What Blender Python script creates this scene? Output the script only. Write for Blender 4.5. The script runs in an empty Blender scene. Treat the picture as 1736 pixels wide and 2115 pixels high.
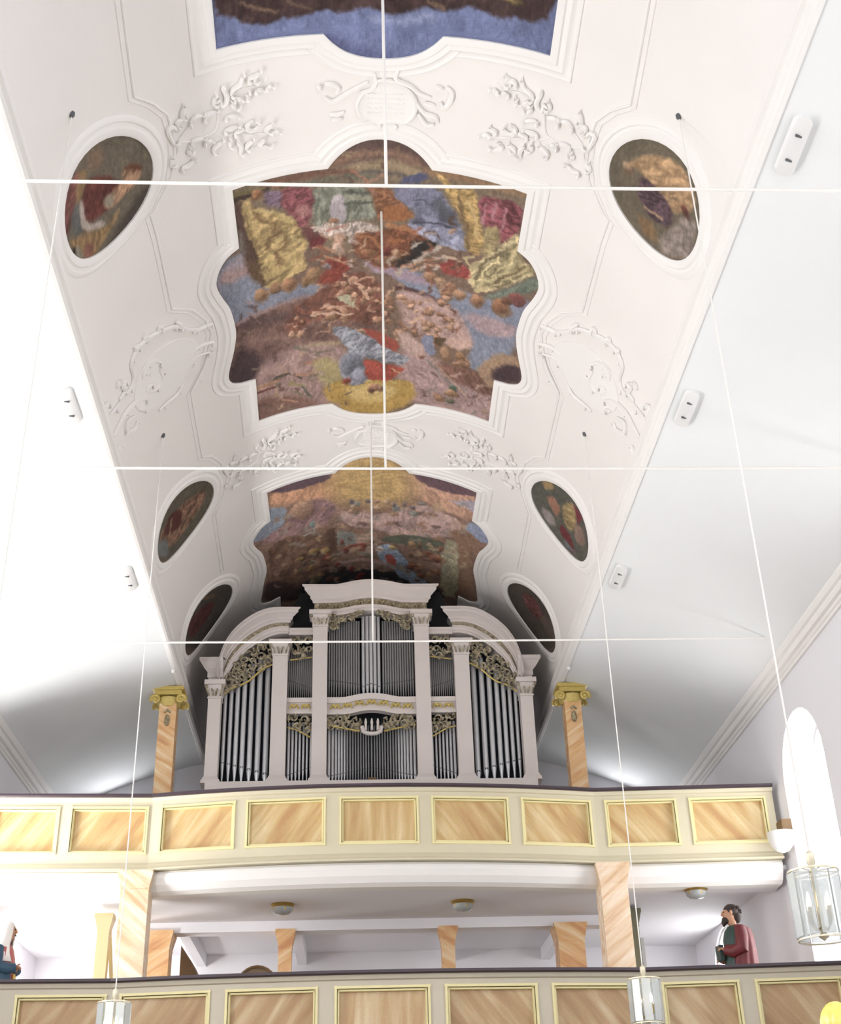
import bpy, bmesh, math, random
import numpy as np
from mathutils import Vector, Matrix
random.seed(7)
D=bpy.data; COL=bpy.context.scene.collection; SC=bpy.context.scene
PI=math.pi
# ------------------------------------------------------------------ camera
FPX=2628.0; PITCH=0.5132483; YAW=0.0622417; ROLL=-0.0317564
f_=Vector((math.sin(YAW)*math.cos(PITCH),math.cos(YAW)*math.cos(PITCH),math.sin(PITCH)))
r_=Vector((math.cos(YAW),-math.sin(YAW),0)); u_=r_.cross(f_)
cr,sr=math.cos(ROLL),math.sin(ROLL)
R_=cr*r_+sr*u_; U_=-sr*r_+cr*u_
cam=D.cameras.new('camera'); camo=D.objects.new('camera',cam); COL.objects.link(camo)
M=Matrix(((R_.x,U_.x,-f_.x,-.33),(R_.y,U_.y,-f_.y,0),(R_.z,U_.z,-f_.z,1.6),(0,0,0,1)))
camo.matrix_world=M; cam.sensor_fit='VERTICAL'; cam.sensor_height=24; cam.lens=24*FPX/2115
cam.clip_start=.05; cam.clip_end=200; SC.camera=camo
# ------------------------------------------------------------------ world, light, exposure
w=D.worlds.new('world'); SC.world=w; w.use_nodes=True
bg=w.node_tree.nodes['Background']; bg.inputs[0].default_value=(.90,.95,1,1); bg.inputs[1].default_value=2.0
SC.view_settings.view_transform='Standard'; SC.view_settings.look='None'; SC.view_settings.gamma=1
SC.view_settings.use_curve_mapping=False; SC.view_settings.exposure=0.0
try:
    SC.cycles.use_denoising=True; SC.cycles.max_bounces=8; SC.cycles.diffuse_bounces=5; SC.cycles.sample_clamp_indirect=6
except Exception: pass
def area(name,loc,target,sx,sy,power,col=(1,1,1)):
    l=D.lights.new(name,'AREA'); l.shape='RECTANGLE'; l.size=sx; l.size_y=sy; l.energy=power; l.color=col
    o=D.objects.new(name,l); COL.objects.link(o); o.location=loc
    o.rotation_euler=(Vector(target)-Vector(loc)).to_track_quat('-Z','Y').to_euler(); return o
WX=5.81
WIN_Y=(16.55,11.5,6.5,1.5,-3.5)
for y,k in zip(WIN_Y,(1,1,.6,.35,.35)):
    area('window_daylight',(WX+.40,y,5.7),(0,y+(2.2 if y>14 else 0),8.2),1.6,3.2,52*k,(1,.985,.98))
    area('window_daylight',(-WX-.40,y,5.7),(0,y+(2.2 if y>14 else 0),8.4),1.6,3.2,84*k,(1,.985,.97))
    # added upward lamps stand in for sill bounce, brightening the left side ceiling
    area('window_daylight_low',(-WX-.28,y,4.02),(-4.3,y,9.0),1.5,.4,190*k,(1,.985,.96))
area('window_daylight_low',(-WX-.06,21.3,4.0),(-4.6,20.9,5.9),1.0,.4,110,(1,.99,.97))  # added upward lamp, brightens the left bay under the gallery
area('window_daylight',(-WX-.08,21.3,4.9),(0,20.5,5.1),1.2,2.0,70,(1,1,1))
area('window_daylight',(WX+.08,21.3,4.9),(0,20.5,5.1),1.2,2.0,4,(.95,.98,1))
for s in (-1,1): area('window_daylight',(s*4.54,23.75,7.9),(s*4.54,20,7.9),.75,1.5,24,(1,1,1))
for x in (-3.3,0,3.3): area('chancel_window_daylight',(x,-8.1,6.2),(x*.3,18,6.4),1.8,4.5,150,(1,.99,.97))
# ------------------------------------------------------------------ helpers
def srgb(c):
    return tuple((v/255/12.92 if v/255<=.04045 else ((v/255+.055)/1.055)**2.4) for v in c)
def tag(o,label=None,cat=None,group=None,kind=None):
    if label:o['label']=label
    if cat:o['category']=cat
    if group:o['group']=group
    if kind:o['kind']=kind
    return o
def empty(name,loc=(0,0,0),label=None,cat=None,group=None,kind=None,parent=None):
    o=D.objects.new(name,None); COL.objects.link(o); o.empty_display_size=.1
    if parent is not None: o.parent=parent; loc=Vector(loc)-wloc(parent)
    o.location=loc
    return tag(o,label,cat,group,kind)
def wloc(o):
    v=Vector(o.location)
    while o.parent: o=o.parent; v+=Vector(o.location)
    return v
class MB:
    def __init__(s): s.v=[];s.f=[];s.m=[]
    def add(s,vs,fs,mi=0):
        b=len(s.v); s.v+=[tuple(p) for p in vs]; s.f+=[tuple(i+b for i in f) for f in fs]; s.m+=[mi]*len(fs); return s
    def box(s,c,d,rz=0,mi=0):
        x,y,z=d[0]/2,d[1]/2,d[2]/2; co,si=math.cos(rz),math.sin(rz)
        P=[(a*x,b*y,e*z) for e in(-1,1) for b in(-1,1) for a in(-1,1)]
        return s.add([(c[0]+p[0]*co-p[1]*si,c[1]+p[0]*si+p[1]*co,c[2]+p[2]) for p in P],[(0,2,3,1),(4,5,7,6),(0,1,5,4),(2,6,7,3),(0,4,6,2),(1,3,7,5)],mi)
    def frustum(s,c,d0,d1,h,mi=0):
        P=[];
        for (dx,dy),z in((d0,0),(d1,h)):
            P+=[(c[0]-dx/2,c[1]-dy/2,c[2]+z),(c[0]+dx/2,c[1]-dy/2,c[2]+z),(c[0]+dx/2,c[1]+dy/2,c[2]+z),(c[0]-dx/2,c[1]+dy/2,c[2]+z)]
        return s.add(P,[(3,2,1,0),(4,5,6,7),(0,1,5,4),(1,2,6,5),(2,3,7,6),(3,0,4,7)],mi)
    def lathe(s,c,prof,n=12,mi=0,cap=True,sx=1,sy=1):
        vs=[];fs=[]
        for r,z in prof:
            for i in range(n): a=2*PI*i/n; vs.append((c[0]+r*sx*math.cos(a),c[1]+r*sy*math.sin(a),c[2]+z))
        for k in range(len(prof)-1):
            for i in range(n): j=(i+1)%n; fs.append((k*n+i,k*n+j,(k+1)*n+j,(k+1)*n+i))
        if cap: fs.append(tuple(range(n-1,-1,-1))); fs.append(tuple((len(prof)-1)*n+i for i in range(n)))
        return s.add(vs,fs,mi)
    def tube(s,pts,r,n=6,mi=0,cap=True,flat=1.0,up=None):
        pts=[Vector(p) for p in pts]; vs=[];fs=[]; prev=None
        for k,p in enumerate(pts):
            t=(pts[min(k+1,len(pts)-1)]-pts[max(k-1,0)])
            if t.length<1e-6: t=Vector((0,0,1))
            t.normalize()
            ref=Vector(up) if up is not None else (prev if prev is not None else (Vector((0,0,1)) if abs(t.z)<.9 else Vector((1,0,0))))
            a=t.cross(ref)
            if a.length<1e-4: a=t.cross(Vector((1,.3,0)))
            a.normalize(); b=a.cross(t).normalized(); prev=b
            rr=r[k] if isinstance(r,(list,tuple)) else r
            for i in range(n):
                g=2*PI*i/n; vs.append(p+a*math.cos(g)*rr+b*math.sin(g)*rr*flat)
        for k in range(len(pts)-1):
            for i in range(n): j=(i+1)%n; fs.append((k*n+i,k*n+j,(k+1)*n+j,(k+1)*n+i))
        if cap: fs.append(tuple(range(n-1,-1,-1))); fs.append(tuple((len(pts)-1)*n+i for i in range(n)))
        return s.add(vs,fs,mi)
    def ball(s,c,r,n=10,mi=0):
        rx,ry,rz=r if isinstance(r,(tuple,list)) else (r,r,r)
        vs=[(c[0],c[1],c[2]-rz)];fs=[];m=max(4,n//2)
        for k in range(1,m):
            a=-PI/2+PI*k/m
            for i in range(n): g=2*PI*i/n; vs.append((c[0]+rx*math.cos(a)*math.cos(g),c[1]+ry*math.cos(a)*math.sin(g),c[2]+rz*math.sin(a)))
        vs.append((c[0],c[1],c[2]+rz))
        for i in range(n):
            j=(i+1)%n; fs.append((0,1+j,1+i))
            for k in range(m-2): a=1+k*n; fs.append((a+i,a+j,a+n+j,a+n+i))
            fs.append((1+(m-2)*n+i,1+(m-2)*n+j,len(vs)-1))
        return s.add(vs,fs,mi)
    def grid(s,rows,closed=False,mi=0,flip=False):
        n=len(rows[0]); vs=[p for r in rows for p in r]; fs=[]
        for k in range(len(rows)-1):
            for i in range(n if closed else n-1):
                j=(i+1)%n; q=(k*n+i,k*n+j,(k+1)*n+j,(k+1)*n+i)
                fs.append(q[::-1] if flip else q)
        return s.add(vs,fs,mi)
    def prism(s,poly,y0,y1,mi=0):
        # polygon in (x,z), extruded along y
        n=len(poly); vs=[(x,y0,z) for x,z in poly]+[(x,y1,z) for x,z in poly]
        fs=[tuple(range(n)),tuple(range(2*n-1,n-1,-1))]+[(i,i+n,(i+1)%n+n,(i+1)%n) for i in range(n)]
        return s.add(vs,fs,mi)
    def build(s,name,mat,parent=None,smooth=False,label=None,cat=None,group=None,kind=None,fix=True):
        me=D.meshes.new(name); off=wloc(parent) if parent is not None else Vector((0,0,0))
        me.from_pydata([(p[0]-off.x,p[1]-off.y,p[2]-off.z) for p in s.v],[],s.f)
        mats=mat if isinstance(mat,(list,tuple)) else [mat]
        for m in mats: me.materials.append(m)
        if len(mats)>1: me.polygons.foreach_set('material_index',s.m)
        if fix:
            bm=bmesh.new(); bm.from_mesh(me); bmesh.ops.recalc_face_normals(bm,faces=bm.faces); bm.to_mesh(me); bm.free()
        if smooth:
            me.polygons.foreach_set('use_smooth',[True]*len(me.polygons))
            try: me.set_sharp_from_angle(angle=math.radians(40))
            except Exception: pass
        o=D.objects.new(name,me); COL.objects.link(o)
        if parent is not None: o.parent=parent
        return tag(o,label,cat,group,kind)
def dup(root,loc,label=None,group=None):
    r=root.copy(); COL.objects.link(r); r.location=loc
    if label:r['label']=label
    if group:r['group']=group
    for ch in list(root.children):
        c=ch.copy(); COL.objects.link(c); c.parent=r
        for g in ch.children: d=g.copy(); COL.objects.link(d); d.parent=c
    return r
# ------------------------------------------------------------------ materials
def mat(name,col,rough=.6,metal=0,noise=0,nscale=3,bump=0,bscale=40,emit=0,col2=None,spec=.5):
    m=D.materials.new(name); m.use_nodes=True; nt=m.node_tree; b=nt.nodes['Principled BSDF']
    c=srgb(col)+(1,); b.inputs['Base Color'].default_value=c; b.inputs['Roughness'].default_value=rough; b.inputs['Metallic'].default_value=metal
    b.inputs['Specular IOR Level'].default_value=spec
    g=nt.nodes.new('ShaderNodeNewGeometry')
    if noise:
        n=nt.nodes.new('ShaderNodeTexNoise'); n.inputs['Scale'].default_value=nscale; n.inputs['Detail'].default_value=5
        nt.links.new(g.outputs['Position'],n.inputs['Vector'])
        r=nt.nodes.new('ShaderNodeValToRGB'); r.color_ramp.elements[0].position=.3; r.color_ramp.elements[1].position=.7
        c2=srgb(col2)+(1,) if col2 else tuple(v*(1-noise) for v in c[:3])+(1,)
        r.color_ramp.elements[0].color=c2; r.color_ramp.elements[1].color=c
        nt.links.new(n.outputs['Fac'],r.inputs['Fac']); nt.links.new(r.outputs['Color'],b.inputs['Base Color'])
    if bump:
        n=nt.nodes.new('ShaderNodeTexNoise'); n.inputs['Scale'].default_value=bscale; n.inputs['Detail'].default_value=4
        nt.links.new(g.outputs['Position'],n.inputs['Vector'])
        bp=nt.nodes.new('ShaderNodeBump'); bp.inputs['Strength'].default_value=bump; bp.inputs['Distance'].default_value=.01
        nt.links.new(n.outputs['Fac'],bp.inputs['Height']); nt.links.new(bp.outputs['Normal'],b.inputs['Normal'])
    if emit: b.inputs['Emission Color'].default_value=c; b.inputs['Emission Strength'].default_value=emit
    return m
def marble(name,ang,base=(196,166,116),dark=(180,142,96),pale=(220,202,160),sc=1.0):
    m=D.materials.new(name); m.use_nodes=True; nt=m.node_tree; b=nt.nodes['Principled BSDF']; L=nt.links.new
    b.inputs['Roughness'].default_value=.45
    g=nt.nodes.new('ShaderNodeNewGeometry')
    mp=nt.nodes.new('ShaderNodeVectorRotate'); mp.rotation_type='Y_AXIS'; mp.inputs['Angle'].default_value=-ang
    L(g.outputs['Position'],mp.inputs['Vector'])
    mul=nt.nodes.new('ShaderNodeVectorMath'); mul.operation='MULTIPLY'; mul.inputs[1].default_value=(7*sc,7*sc,.75*sc); L(mp.outputs[0],mul.inputs[0])
    n=nt.nodes.new('ShaderNodeTexNoise'); n.inputs['Scale'].default_value=1.0; n.inputs['Detail'].default_value=3; n.inputs['Distortion'].default_value=.35; L(mul.outputs[0],n.inputs['Vector'])
    r=nt.nodes.new('ShaderNodeValToRGB'); e=r.color_ramp.elements; e[0].position=.30; e[0].color=srgb(dark)+(1,); e[1].position=.72; e[1].color=srgb(pale)+(1,)
    x=e.new(.48); x.color=srgb(base)+(1,); x=e.new(.60); x.color=srgb(tuple((a+c)/2 for a,c in zip(base,pale)))+(1,)
    L(n.outputs['Fac'],r.inputs['Fac'])
    n2=nt.nodes.new('ShaderNodeTexNoise'); n2.inputs['Scale'].default_value=60; L(g.outputs['Position'],n2.inputs['Vector'])
    mx=nt.nodes.new('ShaderNodeMixRGB'); mx.blend_type='OVERLAY'; mx.inputs['Fac'].default_value=.18; L(r.outputs['Color'],mx.inputs['Color1']); L(n2.outputs['Color'],mx.inputs['Color2'])
    L(mx.outputs['Color'],b.inputs['Base Color']); return m
def paintmat(name):
    m=D.materials.new(name); m.use_nodes=True; nt=m.node_tree; b=nt.nodes['Principled BSDF']; L=nt.links.new
    a=nt.nodes.new('ShaderNodeAttribute'); a.attribute_name='paint'; g=nt.nodes.new('ShaderNodeNewGeometry')
    n=nt.nodes.new('ShaderNodeTexNoise'); n.inputs['Scale'].default_value=45; n.inputs['Detail'].default_value=4; L(g.outputs['Position'],n.inputs['Vector'])
    mx=nt.nodes.new('ShaderNodeMixRGB'); mx.blend_type='OVERLAY'; mx.inputs['Fac'].default_value=.22; L(a.outputs['Color'],mx.inputs['Color1']); L(n.outputs['Fac'],mx.inputs['Color2'])
    L(mx.outputs['Color'],b.inputs['Base Color']); b.inputs['Roughness'].default_value=.8; b.inputs['Specular IOR Level'].default_value=.2; return m
m_plaster=mat('white_plaster',(238,235,232),.9,bump=.15,bscale=25,noise=.03,nscale=.8,spec=.2)
m_cove=mat('cool_white_plaster',(233,236,237),.9,bump=.12,bscale=25,noise=.03,nscale=.7,spec=.2)
m_stucco=mat('white_stucco',(238,236,234),.85,spec=.2)
m_wall=mat('wall_plaster',(232,231,236),.9,bump=.1,spec=.2)
m_floor=mat('stone_floor',(158,148,134),.6,noise=.15,nscale=2)
m_paint=paintmat('fresco_paint')
m_rope=mat('white_rope',(240,238,234),.8,bump=.5,bscale=160)
m_cream=mat('cream_paint',(208,200,174),.5,noise=.04,nscale=2)
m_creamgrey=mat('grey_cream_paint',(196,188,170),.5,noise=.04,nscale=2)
m_yellow=mat('pale_yellow_paint',(228,218,166),.45)
m_rail=mat('dark_rail_paint',(62,50,58),.4)
m_case=mat('pale_mauve_grey_paint',(214,206,202),.55,noise=.03,nscale=4)
m_gold=mat('gilding',(206,184,106),.45,.15,noise=.25,nscale=30)
m_goldpale=mat('aged_gilding',(190,176,140),.5,.25,noise=.35,nscale=25,col2=(104,96,76))
m_carve=mat('grey_gold_carving',(196,184,156),.55,.1,noise=.5,nscale=18,col2=(96,88,72))
m_dark=mat('dark_blue_backing',(30,36,46),.8)
m_black=mat('black_cloth',(22,24,28),.9)  # flat black for case body and shoulder gaps, their darkness put into colour
m_tin=mat('polished_tin',(206,208,212),.34,.55,noise=.06,nscale=9)
m_tin_shade=mat('dull_lead',(150,151,152),.45,.45,noise=.08,nscale=9)  # darker tin, puts the shade on the inner pipes into the metal colour
m_lip=mat('dark_pipe_mouth',(40,46,54),.7)
m_glass=mat('lamp_glass',(235,240,240),.1); m_glass.node_tree.nodes['Principled BSDF'].inputs['Transmission Weight'].default_value=.6
m_bulb=mat('candle_bulb',(255,240,214),.4,emit=3)
m_brass=mat('brass',(168,140,80),.3,.8)
m_lampmetal=mat('pale_lamp_metal',(222,214,190),.35,.3)
m_metalw=mat('white_metal',(228,228,228),.4)
m_slot=mat('dark_slot',(90,92,96),.6)
m_pane=mat('daylit_window_pane',(255,255,255),.4,emit=4.5)
m_wood=mat('brown_wood',(110,84,52),.5,noise=.3,nscale=8)
m_marbL=marble('marble_leaning_right',.62); m_marbR=marble('marble_leaning_left',-.66); m_marbC=marble('marble_upright',.06)
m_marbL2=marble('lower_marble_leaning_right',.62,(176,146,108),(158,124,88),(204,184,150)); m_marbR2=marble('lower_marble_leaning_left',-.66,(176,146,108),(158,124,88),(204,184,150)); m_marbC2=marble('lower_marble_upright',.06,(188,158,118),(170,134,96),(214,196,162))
m_colL=marble('column_marble_left',-1.0,(216,172,122),(196,142,98),(232,212,176),1.6); m_colR=marble('column_marble_right',1.0,(216,172,122),(196,142,98),(232,212,176),1.6)
m_pil=marble('pillar_marble',.9,(226,200,168),(206,166,128),(240,228,214),1.5); m_pilL=marble('pillar_marble_left',-.9,(226,200,168),(206,166,128),(240,228,214),1.5)
# ---- painted colour patches and relief lines in vault coordinates (u,y) metres
PAINT={
'f0':[
('p',(86,102,152),[(-4,0),(4,0),(4,12),(-4,12)],0.1,0.1,0.2,5),
('p',(86,102,152),[(-1.87,7.45),(1.96,7.31),(2.25,8.79),(-2.06,8.97)],0.1,0.12,0.2,5),
('p',(62,44,44),[(-1.77,7.48),(-1.7,8.16),(-1.66,8.34),(-1.48,8.44),(-1.36,8.57),(-1.17,8.58),(-1.04,8.54),(-0.88,8.59),(-0.61,8.52),(-0.43,8.57),(-0.17,8.51),(0.01,8.58),(0.2,8.58),(0.4,8.5),(0.64,8.51),(0.82,8.4),(0.96,8.41),(1.18,8.48),(1.34,8.4),(1.51,8.4),(1.68,8.29),(1.77,7.39)],0.03,0.3,0.2,8),
('s',(110,84,66),[(-1.44,8.27),(-1.26,8.39),(-1.08,8.48)],0.03,0.015),
('s',(96,72,60),[(-0.97,8.38),(-0.73,8.5)],0.04,0.015),
('s',(104,80,62),[(0.43,8.43),(0.6,8.49)],0.04,0.015),
('b',(150,130,60),(1.254,8.241),0.081,0.02,0.03),
('s',(70,80,128),[(-0.54,8.87),(-0.29,9.06),(0.03,9.12)],0.12,0.08),
('s',(110,126,170),[(-0.09,8.66),(0.18,8.68),(0.48,8.6)],0.08,0.06),
],
'f1':[
('p',(122,104,84),[(-1.77,9.61),(1.73,9.55),(1.98,11.28),(0.08,12.26),(-1.97,11.62)],0.1,0,0,14),
('p',(98,74,70),[(-0.71,10.69),(-0.53,10.42),(-0.03,10.19),(0.48,10.41),(0.63,10.71)],0.05,0,0,14),
('s',(142,106,84),[(-0.62,10.68),(-0.35,10.52),(-0.02,10.47),(0.31,10.52),(0.52,10.71)],0.1,0.05),
('s',(160,140,104),[(-0.53,10.77),(-0.22,10.67),(-0.02,10.65),(0.22,10.66),(0.41,10.77)],0.13,0.06),
('s',(92,88,84),[(-0.4,10.81),(-0.04,10.77),(0.3,10.83)],0.05,0.03),
('s',(120,80,66),[(-1.31,10.72),(-0.85,10.74),(-0.31,10.76)],0.1,0.05),
('s',(104,104,88),[(-0.81,10.87),(-0.4,10.85),(-0.04,10.86)],0.09,0.05),
('p',(116,126,150),[(-2.12,11.94),(-1.99,11.75),(-1.54,11.69),(-1.49,12.1),(-1.54,12.44),(-0.61,12.7),(-0.66,12.96),(-1.12,12.86),(-1.9,13.08),(-2.05,12.32)],0.05,0,0,14),
('p',(158,130,132),[(-2.0,11.88),(-1.6,11.76),(-1.55,12.18),(-2.05,12.13)],0.06,0,0,14),
('p',(146,136,150),[(-1.92,11.83),(-1.57,11.74),(-1.55,11.93),(-1.87,11.96)],0.05,0,0,14),
('p',(112,82,74),[(-1.97,12.99),(-1.44,12.93),(-0.92,12.89),(-0.61,12.81),(-0.41,12.54),(-0.18,12.5),(0.04,12.75),(0.1,13.22),(0.11,13.77),(-0.57,13.59),(-0.41,14.09),(-0.95,14.0),(-1.28,13.86),(-1.68,14.39),(-2.14,14.09),(-2.0,13.55)],0.05,0.25,0.5,6),
('s',(150,120,124),[(-1.86,12.97),(-1.39,12.92),(-0.97,12.87),(-0.61,12.95)],0.07,0.05),
('s',(92,70,74),[(-1.78,13.08),(-1.38,13.14),(-1.01,13.26)],0.12,0.08),
('s',(140,106,98),[(-1.7,13.44),(-1.21,13.63),(-0.9,13.93)],0.16,0.1),
('p',(74,56,62),[(-2.13,13.93),(-1.9,13.45),(-1.66,13.7),(-1.54,14.07),(-1.71,14.38),(-2.06,14.16)],0.08,0,0,14),
('p',(152,120,116),[(-1.7,13.98),(-0.95,13.82),(-0.41,14.0),(-0.47,14.72),(-0.65,15.51),(-1.79,15.39)],0.08,0.18,0.4,9),
('p',(130,92,82),[(-1.74,14.78),(-1.21,14.9),(-0.71,15.39),(-1.79,15.39)],0.08,0,0,14),
('p',(160,128,128),[(0.38,13.87),(0.95,14.3),(1.75,14.51),(1.78,15.38),(0.61,15.46),(0.27,14.74)],0.08,0.15,-0.6,9),
('p',(118,129,156),[(0.09,12.45),(0.58,12.46),(1.1,12.68),(1.52,12.68),(2.14,12.32),(1.92,12.79),(1.93,13.53),(1.61,13.83),(1.48,14.27),(1.3,14.18),(1.31,13.65),(0.86,13.75),(0.69,14.15),(0.61,13.73),(1.09,13.24),(0.86,13.0),(0.34,12.8)],0.04,0,0,14),
('p',(162,136,146),[(1.1,13.08),(1.89,12.97),(1.89,13.21),(1.44,13.46)],0.05,0,0,14),
('p',(150,128,150),[(-0.21,12.15),(0.08,12.37),(0.58,12.55),(0.84,12.7),(0.39,12.68),(-0.16,12.45)],0.04,0,0,14),
('p',(122,74,60),[(-0.76,12.82),(-0.56,12.63),(-0.26,12.52),(-0.01,12.62),(0.09,12.83),(0.11,13.64),(-0.78,13.37),(-1.16,13.62),(-1.25,13.37),(-1.13,13.09)],0.05,0.3,0.3,8),
('p',(166,132,126),[(0.24,12.82),(0.81,13.02),(1.1,13.08),(1.23,13.35),(1.35,13.76),(0.92,13.86),(0.37,13.65)],0.05,0.15,-0.5,8),
('s',(84,52,50),[(0.24,12.82),(0.47,12.82),(0.81,13.0),(0.97,13.01)],0.07,0.03),
('s',(186,152,152),[(0.35,12.92),(0.61,12.99),(0.87,13.1)],0.13,0.06),
('p',(124,84,70),[(0.81,14.3),(1.45,14.24),(1.73,14.38),(1.71,14.73),(1.11,14.65)],0.06,0.2,-0.5,8),
('p',(165,130,100),[(1.42,14.25),(1.54,13.96),(1.71,13.65),(1.99,13.56),(2.08,13.72),(1.72,14.0),(1.72,14.53)],0.04,0,0,14),
('p',(74,54,62),[(1.63,14.29),(1.74,13.94),(2.04,13.7),(2.12,14.04),(1.84,14.26)],0.05,0,0,14),
('s',(176,128,84),[(-1.72,14.51),(-1.46,14.53),(-1.25,14.41)],0.06,0.015),
('s',(120,64,54),[(-1.7,14.62),(-1.43,14.64)],0.06,0.015),
('s',(84,78,70),[(-1.42,14.46),(-1.19,14.44),(-1.06,14.59)],0.07,0.015),
('s',(172,122,100),[(-1.11,14.52),(-0.89,14.56)],0.08,0.015),
('s',(150,132,90),[(-1.2,14.67),(-1.01,14.8)],0.08,0.015),
('s',(92,96,84),[(-1.04,14.84),(-0.93,15.12)],0.05,0.015),
('s',(176,124,96),[(-1.34,15.01),(-1.14,15.13)],0.05,0.015),
('s',(160,104,84),[(-0.96,14.31),(-0.8,14.29),(-0.69,14.35)],0.07,0.015),
('p',(166,150,98),[(-0.91,14.28),(-0.63,14.22),(-0.47,14.48),(-0.42,14.92),(-0.7,15.0),(-0.81,14.64)],0.06,0,0,14),
('s',(112,104,92),[(-1.11,13.89),(-0.79,14.09),(-0.58,14.1)],0.05,0.03),
('s',(160,138,108),[(-1.0,13.89),(-0.63,13.94),(-0.47,13.97)],0.08,0.04),
('p',(182,142,60),[(-0.76,14.94),(-0.53,14.85),(-0.14,14.87),(0.3,14.83),(0.56,14.88),(0.63,15.16),(0.49,15.44),(0.16,15.74),(-0.42,15.66),(-0.68,15.3)],0.04,0,0,14),
('p',(198,166,92),[(-0.45,15.06),(-0.14,14.95),(0.2,14.94),(0.37,15.11),(0.15,15.44),(-0.31,15.42)],0.06,0,0,14),
('s',(190,176,110),[(-0.45,14.96),(-0.14,14.9),(0.14,14.84),(0.31,14.93)],0.03,0.015),
('b',(172,116,92),(0.015,15.056),0.108,0.098,0.03),
('b',(110,66,56),(-0.054,15.143),0.052,0.06,0.03),
('b',(180,130,104),(0.1,15.068),0.046,0.079,0.03),
('p',(110,98,62),[(-1.78,10.69),(-1.26,10.79),(-1.32,10.93),(-1.72,10.87)],0.04,0,0,14),
('s',(70,54,52),[(-1.74,10.83),(-1.48,10.86),(-1.31,10.83)],0.08,0.015),
('p',(92,68,60),[(-1.75,10.86),(-1.54,10.96),(-1.5,11.6),(-1.48,12.25),(-1.64,12.02),(-1.74,11.62)],0.05,0,0,14),
('p',(120,112,104),[(-1.75,11.28),(-1.67,11.38),(-1.65,11.74),(-1.74,11.68)],0.05,0,0,14),
('p',(106,88,108),[(-1.36,10.85),(-1.13,10.88),(-1.12,11.19),(-1.35,11.07)],0.03,0.3,1.5,20),
('p',(132,68,76),[(-1.15,10.83),(-0.79,10.93),(-0.75,11.25),(-0.85,11.56),(-0.95,11.6),(-1.01,11.42),(-1.14,11.18)],0.03,0.4,1.2,16),
('p',(170,110,110),[(-1.01,11.25),(-0.84,11.2),(-0.82,11.37),(-0.94,11.44)],0.04,0.3,0.6,20),
('b',(176,116,76),(-1.445,10.859),0.084,0.093,0.03),
('b',(168,112,84),(-1.173,10.82),0.06,0.062,0.03),
('p',(162,136,84),[(-1.63,10.89),(-1.53,10.9),(-1.47,11.09),(-1.1,11.29),(-0.93,11.61),(-0.87,11.83),(-0.92,12.1),(-0.86,12.34),(-1.16,12.46),(-1.45,12.53),(-1.55,12.21),(-1.5,11.88),(-1.57,11.57),(-1.63,11.18)],0.025,0.45,1.0,9),
('s',(128,98,62),[(-1.48,11.15),(-1.37,11.32),(-1.23,11.41),(-1.28,11.53)],0.05,0.03),
('s',(184,160,98),[(-1.43,11.11),(-1.2,11.26),(-1.04,11.47)],0.06,0.03),
('s',(190,166,104),[(-1.24,11.71),(-1.07,11.7),(-0.96,11.81)],0.06,0.03),
('s',(116,90,58),[(-1.37,11.8),(-1.31,11.62),(-1.19,11.59)],0.06,0.03),
('s',(122,94,60),[(-1.22,12.14),(-1.28,11.9),(-1.13,11.86),(-1.12,11.69)],0.05,0.03),
('s',(186,160,96),[(-1.36,11.94),(-1.32,12.25),(-1.1,12.23),(-1.03,11.96)],0.07,0.03),
('s',(88,66,48),[(-1.57,11.57),(-1.51,11.95),(-1.47,12.44)],0.05,0.03),
('s',(128,104,64),[(-1.59,11.03),(-1.56,11.44),(-1.47,11.75)],0.05,0.03),
('s',(182,156,96),[(-1.6,10.96),(-1.52,11.39)],0.035,0.02),
('p',(100,74,52),[(-1.64,11.81),(-1.52,12.08),(-1.44,12.45),(-1.59,12.3),(-1.66,12.08)],0.04,0,0,14),
('b',(170,122,84),(-1.502,12.603),0.092,0.135,0.03),
('b',(150,104,70),(-1.317,12.566),0.092,0.098,0.03),
('b',(168,116,80),(-1.136,12.564),0.106,0.136,0.03),
('b',(174,128,90),(-0.817,12.478),0.105,0.151,0.03),
('b',(140,104,66),(-0.908,12.584),0.066,0.099,0.03),
('p',(110,62,62),[(-0.95,11.6),(-0.78,11.58),(-0.74,11.86),(-0.82,12.06),(-0.86,11.83)],0.03,0,0,14),
('p',(116,122,108),[(-0.76,10.91),(-0.1,11.02),(-0.01,11.56),(-0.36,11.55),(-0.74,11.86),(-0.8,11.47)],0.03,0.35,0.05,12),
('s',(82,86,78),[(-0.4,11.08),(-0.1,11.12)],0.06,0.03),
('s',(84,88,80),[(-0.4,11.26),(-0.08,11.27)],0.05,0.02),
('s',(140,142,122),[(-0.4,11.18),(-0.08,11.19)],0.05,0.03),
('b',(170,160,172),(-0.489,11.265),0.079,0.133,0.03),
('p',(158,150,160),[(-0.57,11.25),(-0.4,11.28),(-0.39,11.51),(-0.43,11.61),(-0.59,11.52)],0.03,0,0,14),
('b',(166,112,80),(-0.532,11.565),0.062,0.062,0.03),
('p',(176,160,152),[(-0.81,11.64),(-0.59,11.58),(-0.4,11.61),(-0.21,11.57),(0.02,11.7),(0.1,11.87),(-0.12,11.83),(-0.26,11.93),(-0.4,11.81),(-0.64,11.81)],0.025,0.4,0.3,14),
('s',(196,176,170),[(-0.81,11.62),(-0.64,11.68),(-0.5,11.77)],0.04,0.015),
('s',(176,112,98),[(-0.64,11.71),(-0.4,11.64)],0.03,0.015),
('p',(190,146,122),[(-0.55,11.8),(-0.39,11.75),(-0.43,12.15),(-0.54,12.12),(-0.56,11.97)],0.03,0,0,14),
('b',(200,168,150),(-0.502,12.049),0.059,0.087,0.03),
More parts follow.
